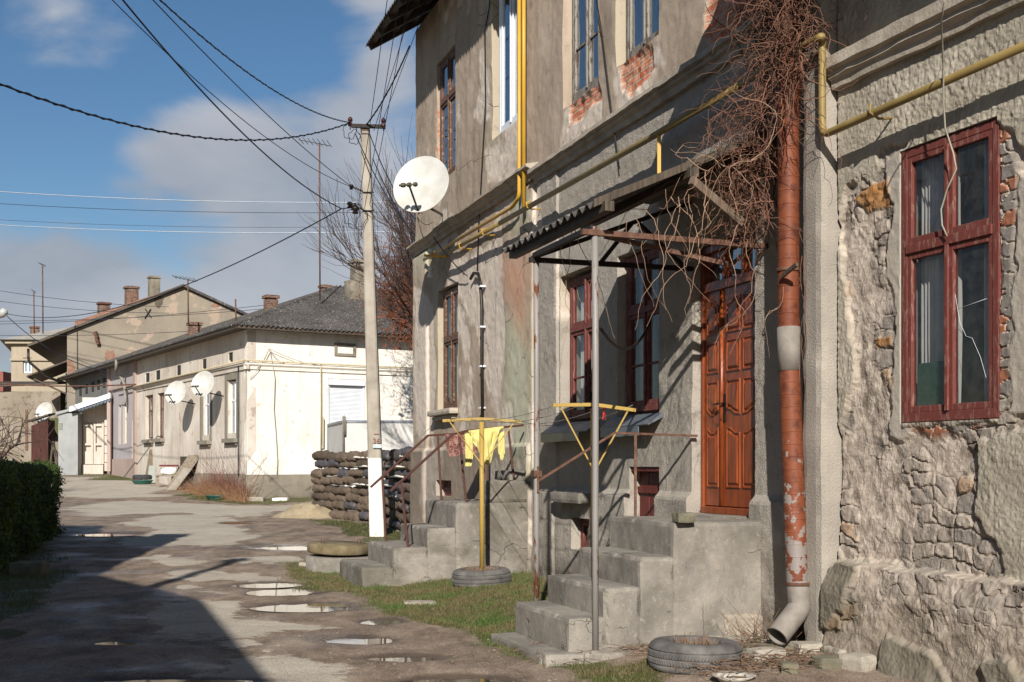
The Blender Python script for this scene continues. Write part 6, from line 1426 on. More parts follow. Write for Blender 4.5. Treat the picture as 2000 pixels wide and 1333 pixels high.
def chimney(parent, x, ytop, ybot, wpx, Y, mat, cap=True, flare=False):
    c_ = P(x, ybot, Y); z1 = P(x, ytop, Y).z; s_ = wpx/F_PX*Y/2; fr = Frame((c_.x, c_.y), (.856, .517), (.517, -.856)); mb = MB(); s_ *= .8
    mb.rough(fr, -s_, s_, -s_, s_, c_.z-1.0, z1-.15, .16, .02, 2, int(x), .01)
    if flare: mb.rough(fr, -s_*1.9, s_*1.5, -s_*1.3, s_*1.3, c_.z-1.2, c_.z+.35, .2, .05, 1.5, 7, .05)
    ch_ = part('chimney', mb, mat, parent)
    if cap: mb = MB(); mb.rough(fr, -s_*1.18, s_*1.18, -s_*1.18, s_*1.18, z1-.152, z1, .12, .02, 3, int(x)+1, .01); part('chimney_cap', mb, mat, ch_)
chimney(rfm, 529, 577, 608, 31, 47, m_brk); chimney(rfm, 635, 557, 582, 26, 50, m_brk); chimney(rfm, 700, 508, 566, 34, 47.5, m_pl, True, True); chimney(rfm, 380, 630, 652, 29, 50.5, m_brk)
# cable drop & insulator knot on the white wall
mb = MB(); k0 = SF(SF.u(523), .14, SF.z(682, SF.u(523))); pts = [k0]+[SF(SF.u(x), .06, SF.z(y, SF.u(x))) for x, y in ((530, 705), (536, 740), (534, 800), (538, 850), (541, 900), (539, 945))]; mb.tube(pts, .014, 5)
for (x, y) in ((487, 740), (500, 720), (560, 712), (640, 716)): mb.tube(catenary(k0, SF(SF.u(x), .06, SF.z(y, SF.u(x))), .12, 8), .010, 4)
single('wall_cable', mb, m_cab, 'grey cables fanning from a bracket on the white corner house wall', 'cable')
mb = MB(); ul_ = LF.u(471); mb.tube([LF(ul_, .1, LF.z(y, ul_)) for y in (716, 780, 860, 930)], .022, 6); single('cable_conduit', mb, m_wire, 'dark blue conduit down the corner of the long pale wall', 'conduit')
for (x, y, px_, L) in ((396, 750, 43, 'white satellite dish beside the upper window of the long pale wall, nearest the house corner'), (343, 767, 39, 'white satellite dish on the long pale wall, farther from the corner')):
    uu = LF.u(x, .8); p = LF(uu, .8, LF.z(y, uu, .8)); dish(p, px_/F_PX*p.y*1.14, Vector((-.26, -.93, .30)), LF(uu-.2, -.02, p.z-.4), L)
# roof antennas
def antenna(x, yt, yb, Y, label, yagi=True, r=.03, bar=22):
    t_ = thing('tv_antenna', label, 'antenna', P(x, yb, Y)); mb = MB(); mb.tube([P(x, yb+12, Y), P(x-1, yt, Y)], r, 6); part('mast', mb, m_rustd, t_)
    if yagi:
        mb = MB(); c_ = P(x, yt, Y); s_ = bar/F_PX*Y; mb.bar(c_-Vector((s_*1.9, 0, -.12)), c_+Vector((s_*.9, 0, -.1)), .02)
        for k in range(7): q = c_+Vector((-s_*1.7+k*s_*.42, 0, .1-k*.02)); mb.bar(q-Vector((.05, .3, -.05))*(bar/22), q+Vector((.05, .3, -.05))*(bar/22), .014)
        part('yagi', mb, m_dkst, t_)
antenna(625, 280, 575, 45, 'tall TV antenna mast on the white corner house roof')
antenna(368, 546, 625, 49, 'short TV antenna with a flat bar above the long roof', bar=16)
antenna(461, 585, 628, 45, 'stubby thin mast just left of the white house roof corner', False)
antenna(84, 518, 640, 60, 'tall thin mast above the grey gable house, right of a shorter one', bar=5)
antenna(67, 570, 640, 66, 'thin shorter mast rising behind the cream house chimney', bar=3)

# ---- grey metal gate box in front of the white wall
m_gate = m_basic('pale_grey_sheet', rgb(206, 202, 194, .85), rgb(190, 188, 184, .85), 2, .6, 10, .1, .01)
gt = thing('sheet_metal_fence', 'pale grey sheet-metal enclosure between the roller shutter and the bundle stack', 'fence', P(735, 970, 36.5))
A0 = P(671, 912, 36.2); B0 = P(641, 912, 39.3); C0 = P(850, 912, 36.2)
def panel(a, b, nm):
    d = Vector((b.x-a.x, b.y-a.y)); L = d.length; d.normalize(); fr = Frame((a.x, a.y), d, (d.y, -d.x)); z0 = gbase(37); z1 = a.z+(912-826)/F_PX*36.2; mb = MB(); mb.box(fr, 0, L, -.02, 0, z0, z1)
    part(nm, mb, m_gate, gt); mb = MB(); mb.box(fr, 0, L, -.04, .03, z1, z1+.07); mb.box(fr, -.03, .03, -.04, .03, z0, z1); part('frame', mb, m_zinc, gt)
panel(A0, C0, 'sheet_panel'); panel(B0, A0, 'sheet_panel')
mb = MB(); mb.tube([P(671, 884, 36.1), P(670, 815, 36.1), P(672, 813, 36.1), P(674, 816, 36.1), P(674, 850, 36.1)], .03, 6); part('hoop', mb, m_galv, gt)

# ================================================================ PINK HOUSE with porch
zp_ = gbase(53)
pk = thing('pink_house', 'low pink and lilac house joined to the long pale wall, with tall narrow windows', 'house', LF(uJ2-2.5, -3, zp_))
uK0 = LF.u(214); pops = [lo(231, 239, 793, 868), lo(241, 249, 790, 868), lo(258, 265, 820, 905)]
zEp = LF.z(690, uJ2)
pops = [(LF.u(231), LF.u(236), LF.z(868, LF.u(233)), LF.z(793, LF.u(233))), (LF.u(240), LF.u(247), LF.z(868, LF.u(243)), LF.z(790, LF.u(243))), (LF.u(258), LF.u(263), zp_+.35, LF.z(820, LF.u(260)))]
simple_wall(LF, pk, uK0, uJ2-.01, zp_-.3, zEp, pops, m_pink)
m_ivory = m_basic('ivory_paint', rgb(226, 216, 190, .87), rgb(214, 202, 176, .87), 5, .6)
for i, o_ in enumerate(pops):
    if i < 2: flat_window(LF, pk, o_[0]+.02, o_[1]-.02, o_[2]+.02, o_[3]-.02, m_ivory, -.1, twin=True)
    else: mb = MB(); mb.box(LF, o_[0], o_[1], -.12, -.06, o_[2], o_[3]); part('door', mb, m_ivory, pk)
mb = MB(); mb.box(LF, uJ2-.35, uJ2-.012, .0, .10, zp_, zEp); part('pilaster', mb, m_pinkd, pk); mb = MB(); mb.box(LF, uK0-.05, uK0+.25, .0, .10, zp_, zEp); part('pilaster', mb, m_pinkd, pk)
mb = MB(); mb.box(LF, uK0+.25, uJ2-.35, .0, .10, zp_-.2, zp_+.9); part('plinth', mb, m_pinkd, pk)
mb = MB(); mb.box(LF, uK0, uJ2, .0, .12, LF.z(748, uJ2)-.1, LF.z(748, uJ2)); part('string_course', mb, m_pinkd, pk)
mb = MB(); mb.box(LF, uK0-.5, uK0-.2, -6, .0, zp_-.3, zEp-.1); part('wall', mb, m_pink, pk)
# drain pipe
mb = MB(); ud = LF.u(243, .2); mb.tube(bendpath([LF(ud-.3, .3, LF.z(735, ud)), LF(ud-.2, .15, LF.z(750, ud)), LF(ud, .15, LF.z(785, ud)), LF(ud+.1, .3, LF.z(792, ud))], .1), .07, 8); mb.tube([LF(uJ2-1.2, .6, LF.z(700, uJ2)), LF(uJ2-1.2, .6, LF.z(715, uJ2)), LF(uJ2-2.4, .35, LF.z(726, uJ2))], .07, 8); single('drain_pipe', mb, m_galv, 'grey drain pipe fixed to the pink house wall', 'drain pipe')
# porch: front faces the camera, in front of far end
Yq = 57.0; PF = Frame((P(215, 912, Yq).x, Yq), (1, .10), (.10, -1))
def pu(x, w_=0): return PF.u(x, w_)
def pz(y): return EYE+(HOR-y)/F_PX*Yq
pr_ = thing('timber_porch', 'white boarded porch with double glazed doors under a sloping white fascia', 'porch', P(180, 920, Yq))
gzp = pz(921)
m_wbd = m_wood('white_boards', rgb(206, 196, 182, .85), rgb(186, 174, 160, .85), .7, (10, 10, .5)); m_gsh = m_basic('grey_asbestos_sheet', rgb(150, 152, 150, .75), rgb(168, 170, 166, .78), 1.5, .9)
mb = MB(); mb.box(PF, pu(152), pu(215), -.9, -.85, gzp, pz(775)); mb.box(PF, pu(152), pu(215), -.85, -.80, pz(825), pz(790)); part('back_boarding', mb, m_wbd, pr_)
for i in range(2):
    x0 = 154+i*21.3; x1 = x0+20.5; mb = MB(); a, b = pu(x0), pu(x1); zb_, zt_ = pz(907), pz(827)
    for r_ in ((a, a+.10, zb_, zt_), (b-.10, b, zb_, zt_), (a+.10, b-.10, zb_, zb_+.6), (a+.10, b-.10, zt_-.12, zt_), (a+.10, b-.10, pz(868)-.05, pz(868)+.05)): mb.box(PF, r_[0], r_[1], -.80, -.72, r_[2], r_[3])
    d_ = part('door', mb, m_wbd, pr_, bevel=.01); mb = MB(); mb.add([PF(a+.1, -.78, pz(880)), PF(b-.1, -.78, pz(880)), PF(b-.1, -.78, zt_-.12), PF(a+.1, -.78, zt_-.12)], [(0, 1, 2, 3)]); part('pane', mb, m_glass, d_)
mb = MB(); mb.box(PF, pu(154), pu(196), -.80, -.55, gzp-.2, pz(908)); part('step', mb, m_wbd, pr_)
mb = MB()
for k in range(6): z = gzp+.0+k*.42; mb.box(PF, pu(197), pu(211), -.79, -.70, z+.01, z+.40)
part('side_panel', mb, m_wbd, pr_, bevel=.01)
mb = MB(); mb.box(PF, pu(212), pu(219), -.9, .35, gzp, pz(775)); part('side_wall', mb, m_pinkd, pr_)
mb = MB(); f0, f1 = pu(136, .4), pu(216, .4); mb.hexa([PF(f0, .45, pz(806)), PF(f1, .45, pz(779)), PF(f1, -1.2, pz(779)), PF(f0, -1.2, pz(806)), PF(f0, .45, pz(796)), PF(f1, .45, pz(769)), PF(f1, -1.2, pz(769)), PF(f0, -1.2, pz(796))]); part('fascia_roof', mb, m_pvc, pr_)
mb = MB(); vs = []; nn = 60
for k in range(nn+1):
    x = 153+(215-153)*k/nn; yt = 800-(x-136)*.337+2; vs += [PF(pu(x, .40), .40, pz(yt)), PF(pu(x, .40), .40+.03*math.sin(k), pz(yt+9+1.5*math.sin(k*.9)))]
mb.add(vs, [(2*k, 2*k+1, 2*k+3, 2*k+2) for k in range(nn)]); part('awning', mb, m_basic('blue_grey_fabric', rgb(96, 108, 122, .8), rgb(116, 126, 138, .8), 3, .9), pr_)
mb = MB(); a, b = pu(115), pu(153); mb.box(PF, a, b, -1.2, .1, gzp-.3, pz(808)); mb.hexa([PF(a-.1, .2, pz(812)), PF(b, .2, pz(800)), PF(b, -1.2, pz(800)), PF(a-.1, -1.2, pz(812)), PF(a-.1, .2, pz(806)), PF(b, .2, pz(796)), PF(b, -1.2, pz(796)), PF(a-.1, -1.2, pz(806))])
shd = part('shed_wall', mb, m_gsh, pr_); mb = MB(); mb.box(PF, pu(117), pu(123), .1, .14, pz(839), pz(827)); part('shed_window', mb, m_glassb, pr_)
# lower shaded house piece between porch and gable house
lh = thing('low_grey_house', 'low blue-grey house end in shade between the pink house and the grey gable house', 'house', P(175, 920, 57))
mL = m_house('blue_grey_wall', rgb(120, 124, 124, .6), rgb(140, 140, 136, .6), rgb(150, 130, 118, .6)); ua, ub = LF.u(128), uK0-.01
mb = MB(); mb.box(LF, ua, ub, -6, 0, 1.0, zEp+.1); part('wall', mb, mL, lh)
for x in (143, 156, 168, 180, 191, 202): mb = MB(); uu = LF.u(x); mb.box(LF, uu, uu+.45, 0, .03, LF.z(778-(x-143)*.35, uu), LF.z(760-(x-143)*.35, uu)); part('attic_vent', mb, m_dark, lh)

# ================================================================ GREY GABLE HOUSE
Yg = 64.0
gh = thing('gable_house', 'tall grey house with a broad patched gable, brick chimneys and a rickety green balcony', 'house', P(300, 925, Yg))
zg_ = lambda y, Y=Yg: EYE+(HOR-y)/F_PX*Y
xg = lambda x, Y=Yg: (x-CX)/F_PX*Y
GD = Vector((.97, .24, 0)).normalized(); g0 = Vector((xg(131), Yg, 0)); GF = Frame((g0.x, g0.y), (GD.x, GD.y), (GD.y, -GD.x))
BF = Frame((g0.x, g0.y), (GD.y, -GD.x), (-GD.x, -GD.y))              # street face going back-left
def ghu(x): return GF.u(x)
def ghz(x, y): uu = GF.u(x); return GF.z(y, uu)
apexu = ghu(358); apz = ghz(358, 562); lz = ghz(131, 650); endu = apexu*2; 
mb = MB(); mb.poly([GF(0, 0, 0), GF(endu, 0, 0), GF(endu, 0, lz), GF(apexu, 0, apz), GF(0, 0, lz)], -GF.n*.4); part('gable_wall', mb, m_gry, gh)
m_rr = m_basic('bare_red_brick', rgb(150, 106, 86, .6), rgb(176, 140, 120, .62), 6, .95, 20, .8, .03)
def patch(x, y, rx, ry, mat, seed):
    n = 26; pts = []; random.seed(seed)
    for k in range(n): a = 2*math.pi*k/n; r_ = random.uniform(.65, 1.1); uu = ghu(x+rx*r_*math.cos(a)); pts.append(GF(uu, .004, GF.z(y+ry*r_*math.sin(a), uu)))
    return MB().poly(pts, GF.n*.01)
part('brick_patch', patch(215, 695, 12, 12, m_brk, 1), m_brk2 if 'm_brk2' in globals() else m_rr, gh); part('brick_patch', patch(138, 720, 7, 22, m_brk, 2), m_rr, gh); part('brick_patch', patch(422, 596, 9, 5, m_brk, 3), m_rr, gh)
part('soot_stain', patch(310, 590, 11, 12, m_brk, 4), m_basic('sooty_render', rgb(92, 82, 70, .6), rgb(116, 104, 88, .6), 3), gh)
DB = 12.0
mb = MB(); mb.box(BF, -DB, -.4, -.4, 0, 0, lz); mb.box(GF, 0, endu, -DB-.4, -DB, 0, lz); mb.box(GF, endu-.4, endu, -DB, -.4, 0, lz); part('wall', mb, m_gry, gh)
# roof: two slopes with dark verges; parapet strip of brick
sg = (apz-lz)/apexu
def rp(a, back, lift): return GF(a, .25-back, lz+sg*(a if a < apexu else 2*apexu-a)+lift)
mb = MB(); O = 1.9
mb.hexa([rp(-O, 0, .02), rp(apexu, 0, .02), rp(apexu, DB+.8, .02), rp(-O, DB+.8, .02), rp(-O, 0, .16), rp(apexu, 0, .16), rp(apexu, DB+.8, .16), rp(-O, DB+.8, .16)])
gr_ = part('roof', mb, m_rafter, gh); mb = MB(); mb.hexa([rp(apexu, 0, .02), rp(endu+O, 0, .02), rp(endu+O, DB+.8, .02), rp(apexu, DB+.8, .02), rp(apexu, 0, .16), rp(endu+O, 0, .16), rp(endu+O, DB+.8, .16), rp(apexu, DB+.8, .16)]); part('roof_slope', mb, m_slate, gr_)
mb = MB(); mb.hexa([rp(.3, 1.0, .17), rp(apexu*.78, 1.0, .17), rp(apexu*.78, 1.3, .17), rp(.3, 1.3, .17), rp(.3, 1.0, .55), rp(apexu*.78, 1.0, .32), rp(apexu*.78, 1.3, .32), rp(.3, 1.3, .55)]); part('brick_upstand', mb, m_rr, gr_)
chimney(gr_, 203, 591, 612, 28, 66.5, m_brk, True); chimney(gr_, 257, 560, 590, 30, 66.8, m_brk, True); chimney(gr_, 301, 540, 576, 26, 67, m_pl, True); chimney(gr_, 330, 560, 572, 8, 66.5, m_rr, False)
# side facade details: awning roof, balcony, windows
def bz(y, uu): return BF.z(y, uu)
for k in range(7): mb = MB(); uu = -1.0-k*1.5; mb.box(BF, uu-.25, uu+.05, 0, .04, lz-1.2, lz-.6); part('attic_vent', mb, m_dark, gh)
for k in range(4):
    uu = -1.6-k*2.6; mb = MB(); mb.box(BF, uu-.9, uu, 0, .05, lz-4.9, lz-2.9); part('window', mb, m_ivory if k == 0 else m_brnw, gh)
mb = MB(); mb.hexa([BF(-4.8, 2.0, lz-2.35), BF(-.1, 2.0, lz-2.35), BF(-.1, .0, lz-1.5), BF(-4.8, .0, lz-1.5), BF(-4.8, 2.0, lz-2.27), BF(-.1, 2.0, lz-2.27), BF(-.1, .0, lz-1.42), BF(-4.8, .0, lz-1.42)]); part('balcony_roof', mb, m_rafter, gh)
mb = MB(); mb.box(BF, -4.6, -.2, 0, 1.5, lz-5.6, lz-5.4); bal = part('balcony', mb, m_rafter, gh)
mb = MB(); mb.box(BF, -4.6, -4.5, 0, 1.5, lz-5.4, lz-4.3); mb.box(BF, -4.6, -2.6, 1.45, 1.5, lz-5.4, lz-4.3); part('balcony_board', mb, m_basic('mossy_green_board', rgb(78, 86, 48, .7), rgb(98, 104, 62, .7), 5), bal)
mb = MB(); mb.box(BF, -2.6, -1.8, 1.45, 1.5, lz-5.4, lz-4.3); part('balcony_board', mb, m_pvc, bal)
mb = MB(); mb.bar(BF(-1.8, 1.47, lz-4.35), BF(-.2, 1.47, lz-4.35), .06)
for k in range(6): mb.bar(BF(-1.7+k*.28, 1.47, lz-5.4), BF(-1.7+k*.28, 1.47, lz-4.35), .03)
part('balcony_rail', mb, m_dkst, bal)
mb = MB()
for uu in (-4.4, -.4): mb.bar(BF(uu, 1.9, lz-2.3), BF(uu, .0, lz-3.2), .07); mb.bar(BF(uu, 1.4, lz-5.5), BF(uu, 1.4, .5), .10)
part('balcony_strut', mb, m_rafter, bal)
mb = MB(); mb.tube(bendpath([rp(-O, .3, -.05), rp(-O, .3, -.7), rp(-O+.9, .3, -1.9), BF(-.2, .15, lz-2.6)], .2), .07, 8); part('drain_pipe', mb, m_blk, gh)
uu = BF.u(86, 1.2); dish(P(86, 805, 62.0), .95, Vector((-.26, -.93, .3)), P(92, 812, 63.2), 'small white satellite dish below the green balcony')
# insulator cluster, cross-shaped anchors on gable
for (x, y) in ((186, 655), (189, 668)): 
    uu = ghu(x); mb = MB(); mb.bar(GF(uu, .1, GF.z(y-6, uu)), GF(uu+.1, .15, GF.z(y+6, uu)), .16, .16); part('insulator', mb, m_rustd, gh)
mb = MB(); uu = ghu(289); z = GF.z(613, uu); mb.bar(GF(uu-.16, .05, z-.25), GF(uu+.14, .05, z+.25), .05); mb.bar(GF(uu+.16, .05, z-.2), GF(uu-.14, .05, z+.25), .05); part('wall_anchor', mb, m_dkst, gh)

# ================================================================ CREAM HOUSE far left
Yc = 84.0; zz_c = lambda y, Y=Yc: EYE+(HOR-y)/F_PX*Y
ch_ = thing('cream_house', 'cream two-storey house with a white-framed window at the far left', 'house', P(20, 925, Yc))
C0_ = Vector(((22-CX)/F_PX*Yc, Yc)); HF = Frame((C0_.x, C0_.y), (1, .05), (.05, -1)); zt = zz_c(665)
ow = (HF.u(45), HF.u(62), HF.z(729, HF.u(53)), HF.z(699, HF.u(53)))
simple_wall(HF, ch_, 0, 7.5, .5, zt, [ow], m_crm); flat_window(HF, ch_, ow[0]+.02, ow[1]-.02, ow[2]+.02, ow[3]-.02, m_pvc, -.12, True, .3, f=.08)
EF = Frame((C0_.x, C0_.y), (.28, -.96), (-.96, -.28)); mb = MB(); mb.box(EF, -10, 0, -.3, 0, .5, zt); part('wall', mb, m_crm, ch_)
for k in range(4): mb = MB(); mb.box(EF, -2.6-k*2, -1.6-k*2, 0, .05, zt-3.3, zt-1.6); part('window', mb, m_brnw, ch_)
mb = MB(); mb.add([HF(-.6, .6, zt), HF(8.0, .6, zt), HF(8.0, -10, zt), HF(-.6-2.8, -10, zt), HF(3, -3, zt+1.25), HF(8, -3, zt+1.25)], [(0, 1, 5, 4), (0, 4, 3), (3, 4, 5, 2), (1, 2, 5), (0, 3, 2, 1)]); rr_ = part('roof', mb, m_basic('pale_tin_roof', rgb(150, 146, 138, .8), rgb(172, 166, 154, .8), 2, .7), ch_)
chimney(rr_, 68, 638, 655, 20, 86, m_brk)
mb = MB(); mb.box(HF, -.05, 7.5, .0, .15, zt-1.4, zt-1.25); mb.box(HF, -.3, 7.6, .0, .35, zt-.25, zt-.02); part('cornice', mb, m_crm, ch_)
lw = thing('whitewashed_house', 'low dirty-white house wall behind the hedge at the far left', 'house', P(30, 915, 70))
JF = Frame((P(-60, 912, 70).x, 70), (1, -.03), (-.03, -1)); mb = MB(); mb.box(JF, -6, JF.u(118), -4, 0, .6, JF.z(765, 3)); part('wall', mb, m_house('dirty_whitewash', rgb(150, 138, 120, .6), rgb(172, 160, 142, .6), rgb(120, 108, 94, .6), .55), lw); mb = MB(); mb.hexa([JF(-6, .5, JF.z(768, 0)), JF(JF.u(120), .5, JF.z(752, 0)), JF(JF.u(120), -4, JF.z(740, 0)), JF(-6, -4, JF.z(740, 0)), JF(-6, .5, JF.z(765, 0)), JF(JF.u(120), .5, JF.z(749, 0)), JF(JF.u(120), -4, JF.z(736, 0)), JF(-6, -4, JF.z(736, 0))]); part('roof', mb, m_rafter, lw)
for x in (50, 88): mb = MB(); mb.box(JF, JF.u(x), JF.u(x+5), .0, .05, JF.z(880, 3), JF.z(800, 3)); part('window', mb, m_brnw, lw)
rd = thing('red_house', 'sliver of a red-tiled house at the far left edge', 'house', P(0, 925, 110)); mb = MB(); fr_ = Frame((P(-40, 912, 110).x, 110), (1, 0), (0, -1)); mb.box(fr_, 0, fr_.u(6), -5, 0, .5, EYE+(912-726)/F_PX*110); part('wall', mb, m_basic('red_render', rgb(140, 84, 72, .7), rgb(156, 98, 84, .7), 2), rd)
# red shed
rs_ = thing('red_shed', 'leaning dark-red plank shed below the balcony', 'shed', P(82, 905, 60)); RFm = Frame((P(61, 912, 60).x, 60), (1, .15), (.15, -1)); rz = lambda y: EYE+(HOR-y)/F_PX*60
mb = MB(); mb.poly([RFm(0, 0, rz(915)), RFm(RFm.u(94), 0, rz(915)), RFm(RFm.u(94), 0, rz(820)), RFm(0, 0, rz(832))], -RFm.n*1.5); part('plank_wall', mb, m_wood('dark_red_planks', rgb(80, 48, 44, .55), rgb(100, 62, 54, .55), .9, (3, 3, .3)), rs_)
mb = MB(); mb.hexa([RFm(-.2, .3, rz(826)), RFm(RFm.u(97), .3, rz(812)), RFm(RFm.u(97), -1.7, rz(806)), RFm(-.2, -1.7, rz(820)), RFm(-.2, .3, rz(823)), RFm(RFm.u(97), .3, rz(809)), RFm(RFm.u(97), -1.7, rz(803)), RFm(-.2, -1.7, rz(817))]); part('roof', mb, m_rafter, rs_)
lp = thing('timber_props', 'weathered timber props leaning beside the red shed', 'timber', P(103, 915, 58)); 
for (x0, x1, y0) in ((98, 104, 865), (112, 104, 862), (118, 108, 880)): mb = MB(); mb.bar(P(x0, 914, 58), P(x1, y0, 58), .12, .08); part('beam', mb, m_rafter, lp)
# street lamp head
sl_ = thing('street_lamp', 'street lamp head reaching in at the left edge of the sky', 'street lamp', P(-25, 940, 52)); mb = MB(); mb.tube([P(-34, 930, 52), P(-34, 660, 52), P(-30, 625, 52), P(-8, 618, 52)], .05, 8); part('post', mb, m_galv, sl_)
mb = MB(); d_ = (P(14, 606, 52)-P(-8, 620, 52)); a_ = P(-8, 620, 52); mb.tube([a_, a_+d_*.15, a_+d_*.5, a_+d_*.85, a_+d_], [.04, .12, .19, .17, .02], 14); part('lamp_head', mb, m_basic('lamp_glass', rgb(190, 190, 184, .8), rgb(160, 160, 152, .8), 3, .2), sl_)

# ================================================================ clutter by the long wall
def gpt(x, y): X_, Y_ = GP(x, y); return Vector((X_, Y_, gbase(Y_)))
m_board = m_wood('grey_weathered_board', rgb(118, 106, 92, .8), rgb(158, 146, 128, .8), .8, (5, 5, 5), 4)
pa = thing('leaning_slate_sheets', 'pair of grey corrugated sheets leaning against a dark trough by the long wall', 'sheets', gpt(345, 957))
b0 = gpt(322, 957); t0 = P(368, 889, b0.y-.35); side = Vector((1.0, -.25, 0))*.50
mb = MB(); mb.hexa([b0, b0+side, b0+side+Vector((0, 0, -.03)), b0-Vector((0, 0, .03)), t0, t0+side, t0+side-Vector((0, .03, .03)), t0-Vector((0, .03, .03))]); part('sheet', mb, m_board, pa)
b1 = b0+side*.15+Vector((.05, -.12, 0)); t1 = b1.lerp(t0+side*.5, .62)+Vector((0, -.1, 0)); mb = MB(); mb.hexa([b1, b1+side*.7, b1+side*.7+Vector((0, .02, -.02)), b1-Vector((0, .0, .02)), t1, t1+side*.7, t1+side*.7+Vector((0, .03, -.02)), t1+Vector((0, .03, -.02))]); part('sheet', mb, m_basic('grey_sheet', rgb(150, 144, 132, .8), rgb(170, 162, 148, .8), 5), pa)
tz = b0.y-.2; mb = MB(); fr_ = Frame((P(352, 912, tz).x, tz), (1, .2), (.2, -1)); mb.box(fr_, 0, .55, -.5, 0, gbase(tz), P(0, 892, tz).z); part('dark_crate', mb, m_dark, pa)
b2 = gpt(283, 942); pb_ = thing('leaning_board', 'brown board and pale sheet propped upright against the long wall', 'board', b2); yb = b2.y
mb = MB(); mb.poly([P(281, 942, yb), P(302, 943, yb), P(309, 882, yb+.1), P(292, 879, yb+.1)], Vector((0, .05, .02))); part('board', mb, m_wood('dark_board', rgb(96, 84, 68, .8), rgb(118, 104, 86, .8)), pb_)
mb = MB(); mb.poly([P(288, 943, yb-.25), P(304, 943, yb-.25), P(307, 910, yb-.05), P(291, 910, yb-.05)], Vector((0, .04, .01))); part('sheet', mb, m_basic('pale_sheet', rgb(140, 146, 140, .8), rgb(160, 164, 156, .8), 6), pb_)
q = gpt(278, 946); mb = MB(); prof = [(.20, .02), (.20, .18), (.26, .22), (.36, .2), (.39, .12), (.36, .02)]; mb.lathe(q+Vector((0, 0, .16)), prof, 24); single('car_tyre', mb, m_basic('black_rubber', rgb(40, 42, 44), rgb(60, 60, 60), 9, .8), 'black tyre lying on a green basin by the long wall', 'tyre')
mb = MB(); mb.lathe(q, [(.3, 0), (.42, .14), (.44, .16), (.40, .13), (.001, .03)], 24); m_grn = m_basic('green_plastic', rgb(40, 92, 80, .8), rgb(60, 110, 96, .8), 5, .5); single('green_basin', mb, m_grn, 'green basin under the black tyre', 'basin')
mb = MB(); q = gpt(425, 976); mb.lathe(q, [(.3, 0), (.40, .12), (.43, .14), (.39, .11), (.001, .03)], 24); single('green_basin', mb, m_grn, 'turquoise basin lying in front of the reddish bush', 'basin')
q = gpt(330, 952); bn = thing('small_bench', 'small bench heaped with white rags below the long wall', 'bench', q); mb = MB(); fr_ = Frame((q.x, q.y), (1, .3), (.3, -1)); mb.box(fr_, -.5, .5, -.25, .1, q.z+.42, q.z+.48); part('seat', mb, m_board, bn)
for s_ in (-.42, .42): mb = MB(); mb.box(fr_, s_-.05, s_+.05, -.2, .05, q.z, q.z+.42); part('leg', mb, m_board, bn)
mb = MB(); mb.rough(fr_, -.30, .30, -.15, .08, q.z+.48, q.z+.76, .07, .07, 6, 9, .06, True); single('white_rags', mb, m_snow, 'heap of white rags on the small bench', 'rags')
mb = MB(); mb.box(fr_, -.36, .36, -.10, .06, q.z+.80, q.z+.87); single('red_plank', mb, m_hatch, 'short red plank on top of the white rags', 'plank')
mb = MB(); q = gpt(268, 943); mb.rough(Frame((q.x, q.y), (1, 0), (0, -1)), -.15, .18, -.15, .15, q.z, q.z+.22, .08, .06, 5, 3, .06, True); single('brown_bag', mb, m_seed, 'crumpled brown bag beside the propped board', 'bag')
# shrub by long wall
random.seed(44); sb = thing('bare_shrub', 'reddish leafless shrub with dead grass against the long pale wall', 'shrub', gpt(430, 968)); mb = MB(); m2 = MB()
for k in range(520):
    x = min(max(random.gauss(440, 20), 395), 474); yb = 966+(x-430)*.185+random.uniform(1, 6); q = gpt(x, yb); hL = random.uniform(.5, 1.0) if random.random() < .85 else random.uniform(1.6, 2.2); d = Vector((random.gauss(0, .42), random.gauss(0, .3), 1)); strand(mb, q, d, 7, hL/7, random.uniform(.008, .014), .16, .02)
for k in range(2600):
    x = random.gauss(425, 30); x = min(max(x, 345), 478); yb = 966+(x-430)*.185+random.uniform(1, 9); q = gpt(x, yb); L = random.uniform(.2, .75); strand(m2, q, Vector((random.gauss(0, .6), random.gauss(0, .5), .9)), 4, L/4, random.uniform(.006, .012), .25, .2)
part('stems', mb, m_basic('red_brown_stems', rgb(112, 70, 60, .8), rgb(140, 96, 82, .8), 8), sb); part('dead_grass', m2, m_basic('dead_grass', rgb(132, 92, 68, .8), rgb(168, 134, 96, .8), 5), sb, kind='stuff')

# ================================================================ HEDGE
random.seed(50); t = NT('hedge_leaf'); v = t.coord('World'); m_hedge = t.fin(t.mix(t.ramp(t.noise(v, 2.5, 4), [(.35, 0.0), (.7, 1.0)]), rgb(44, 62, 26, .8), rgb(92, 108, 44, .8)), .6)
hd = thing('clipped_hedge', 'clipped green hedge in shade along the left edge', 'hedge', (-8.6, 21, .15))
h0 = Vector((-7.15, 17.0)); h1 = Vector((-9.35, 25.3)); hd_ = (h1-h0); HL = hd_.length; hd_.normalize(); hn = Vector((hd_.y, -hd_.x))   # hn toward street
if hn.x < 0: hn = -hn
HFm = Frame(h0, hd_, hn)
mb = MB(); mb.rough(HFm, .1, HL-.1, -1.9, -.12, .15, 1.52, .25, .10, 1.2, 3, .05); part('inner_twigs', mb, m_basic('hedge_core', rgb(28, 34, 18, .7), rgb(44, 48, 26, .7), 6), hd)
mb = MB()
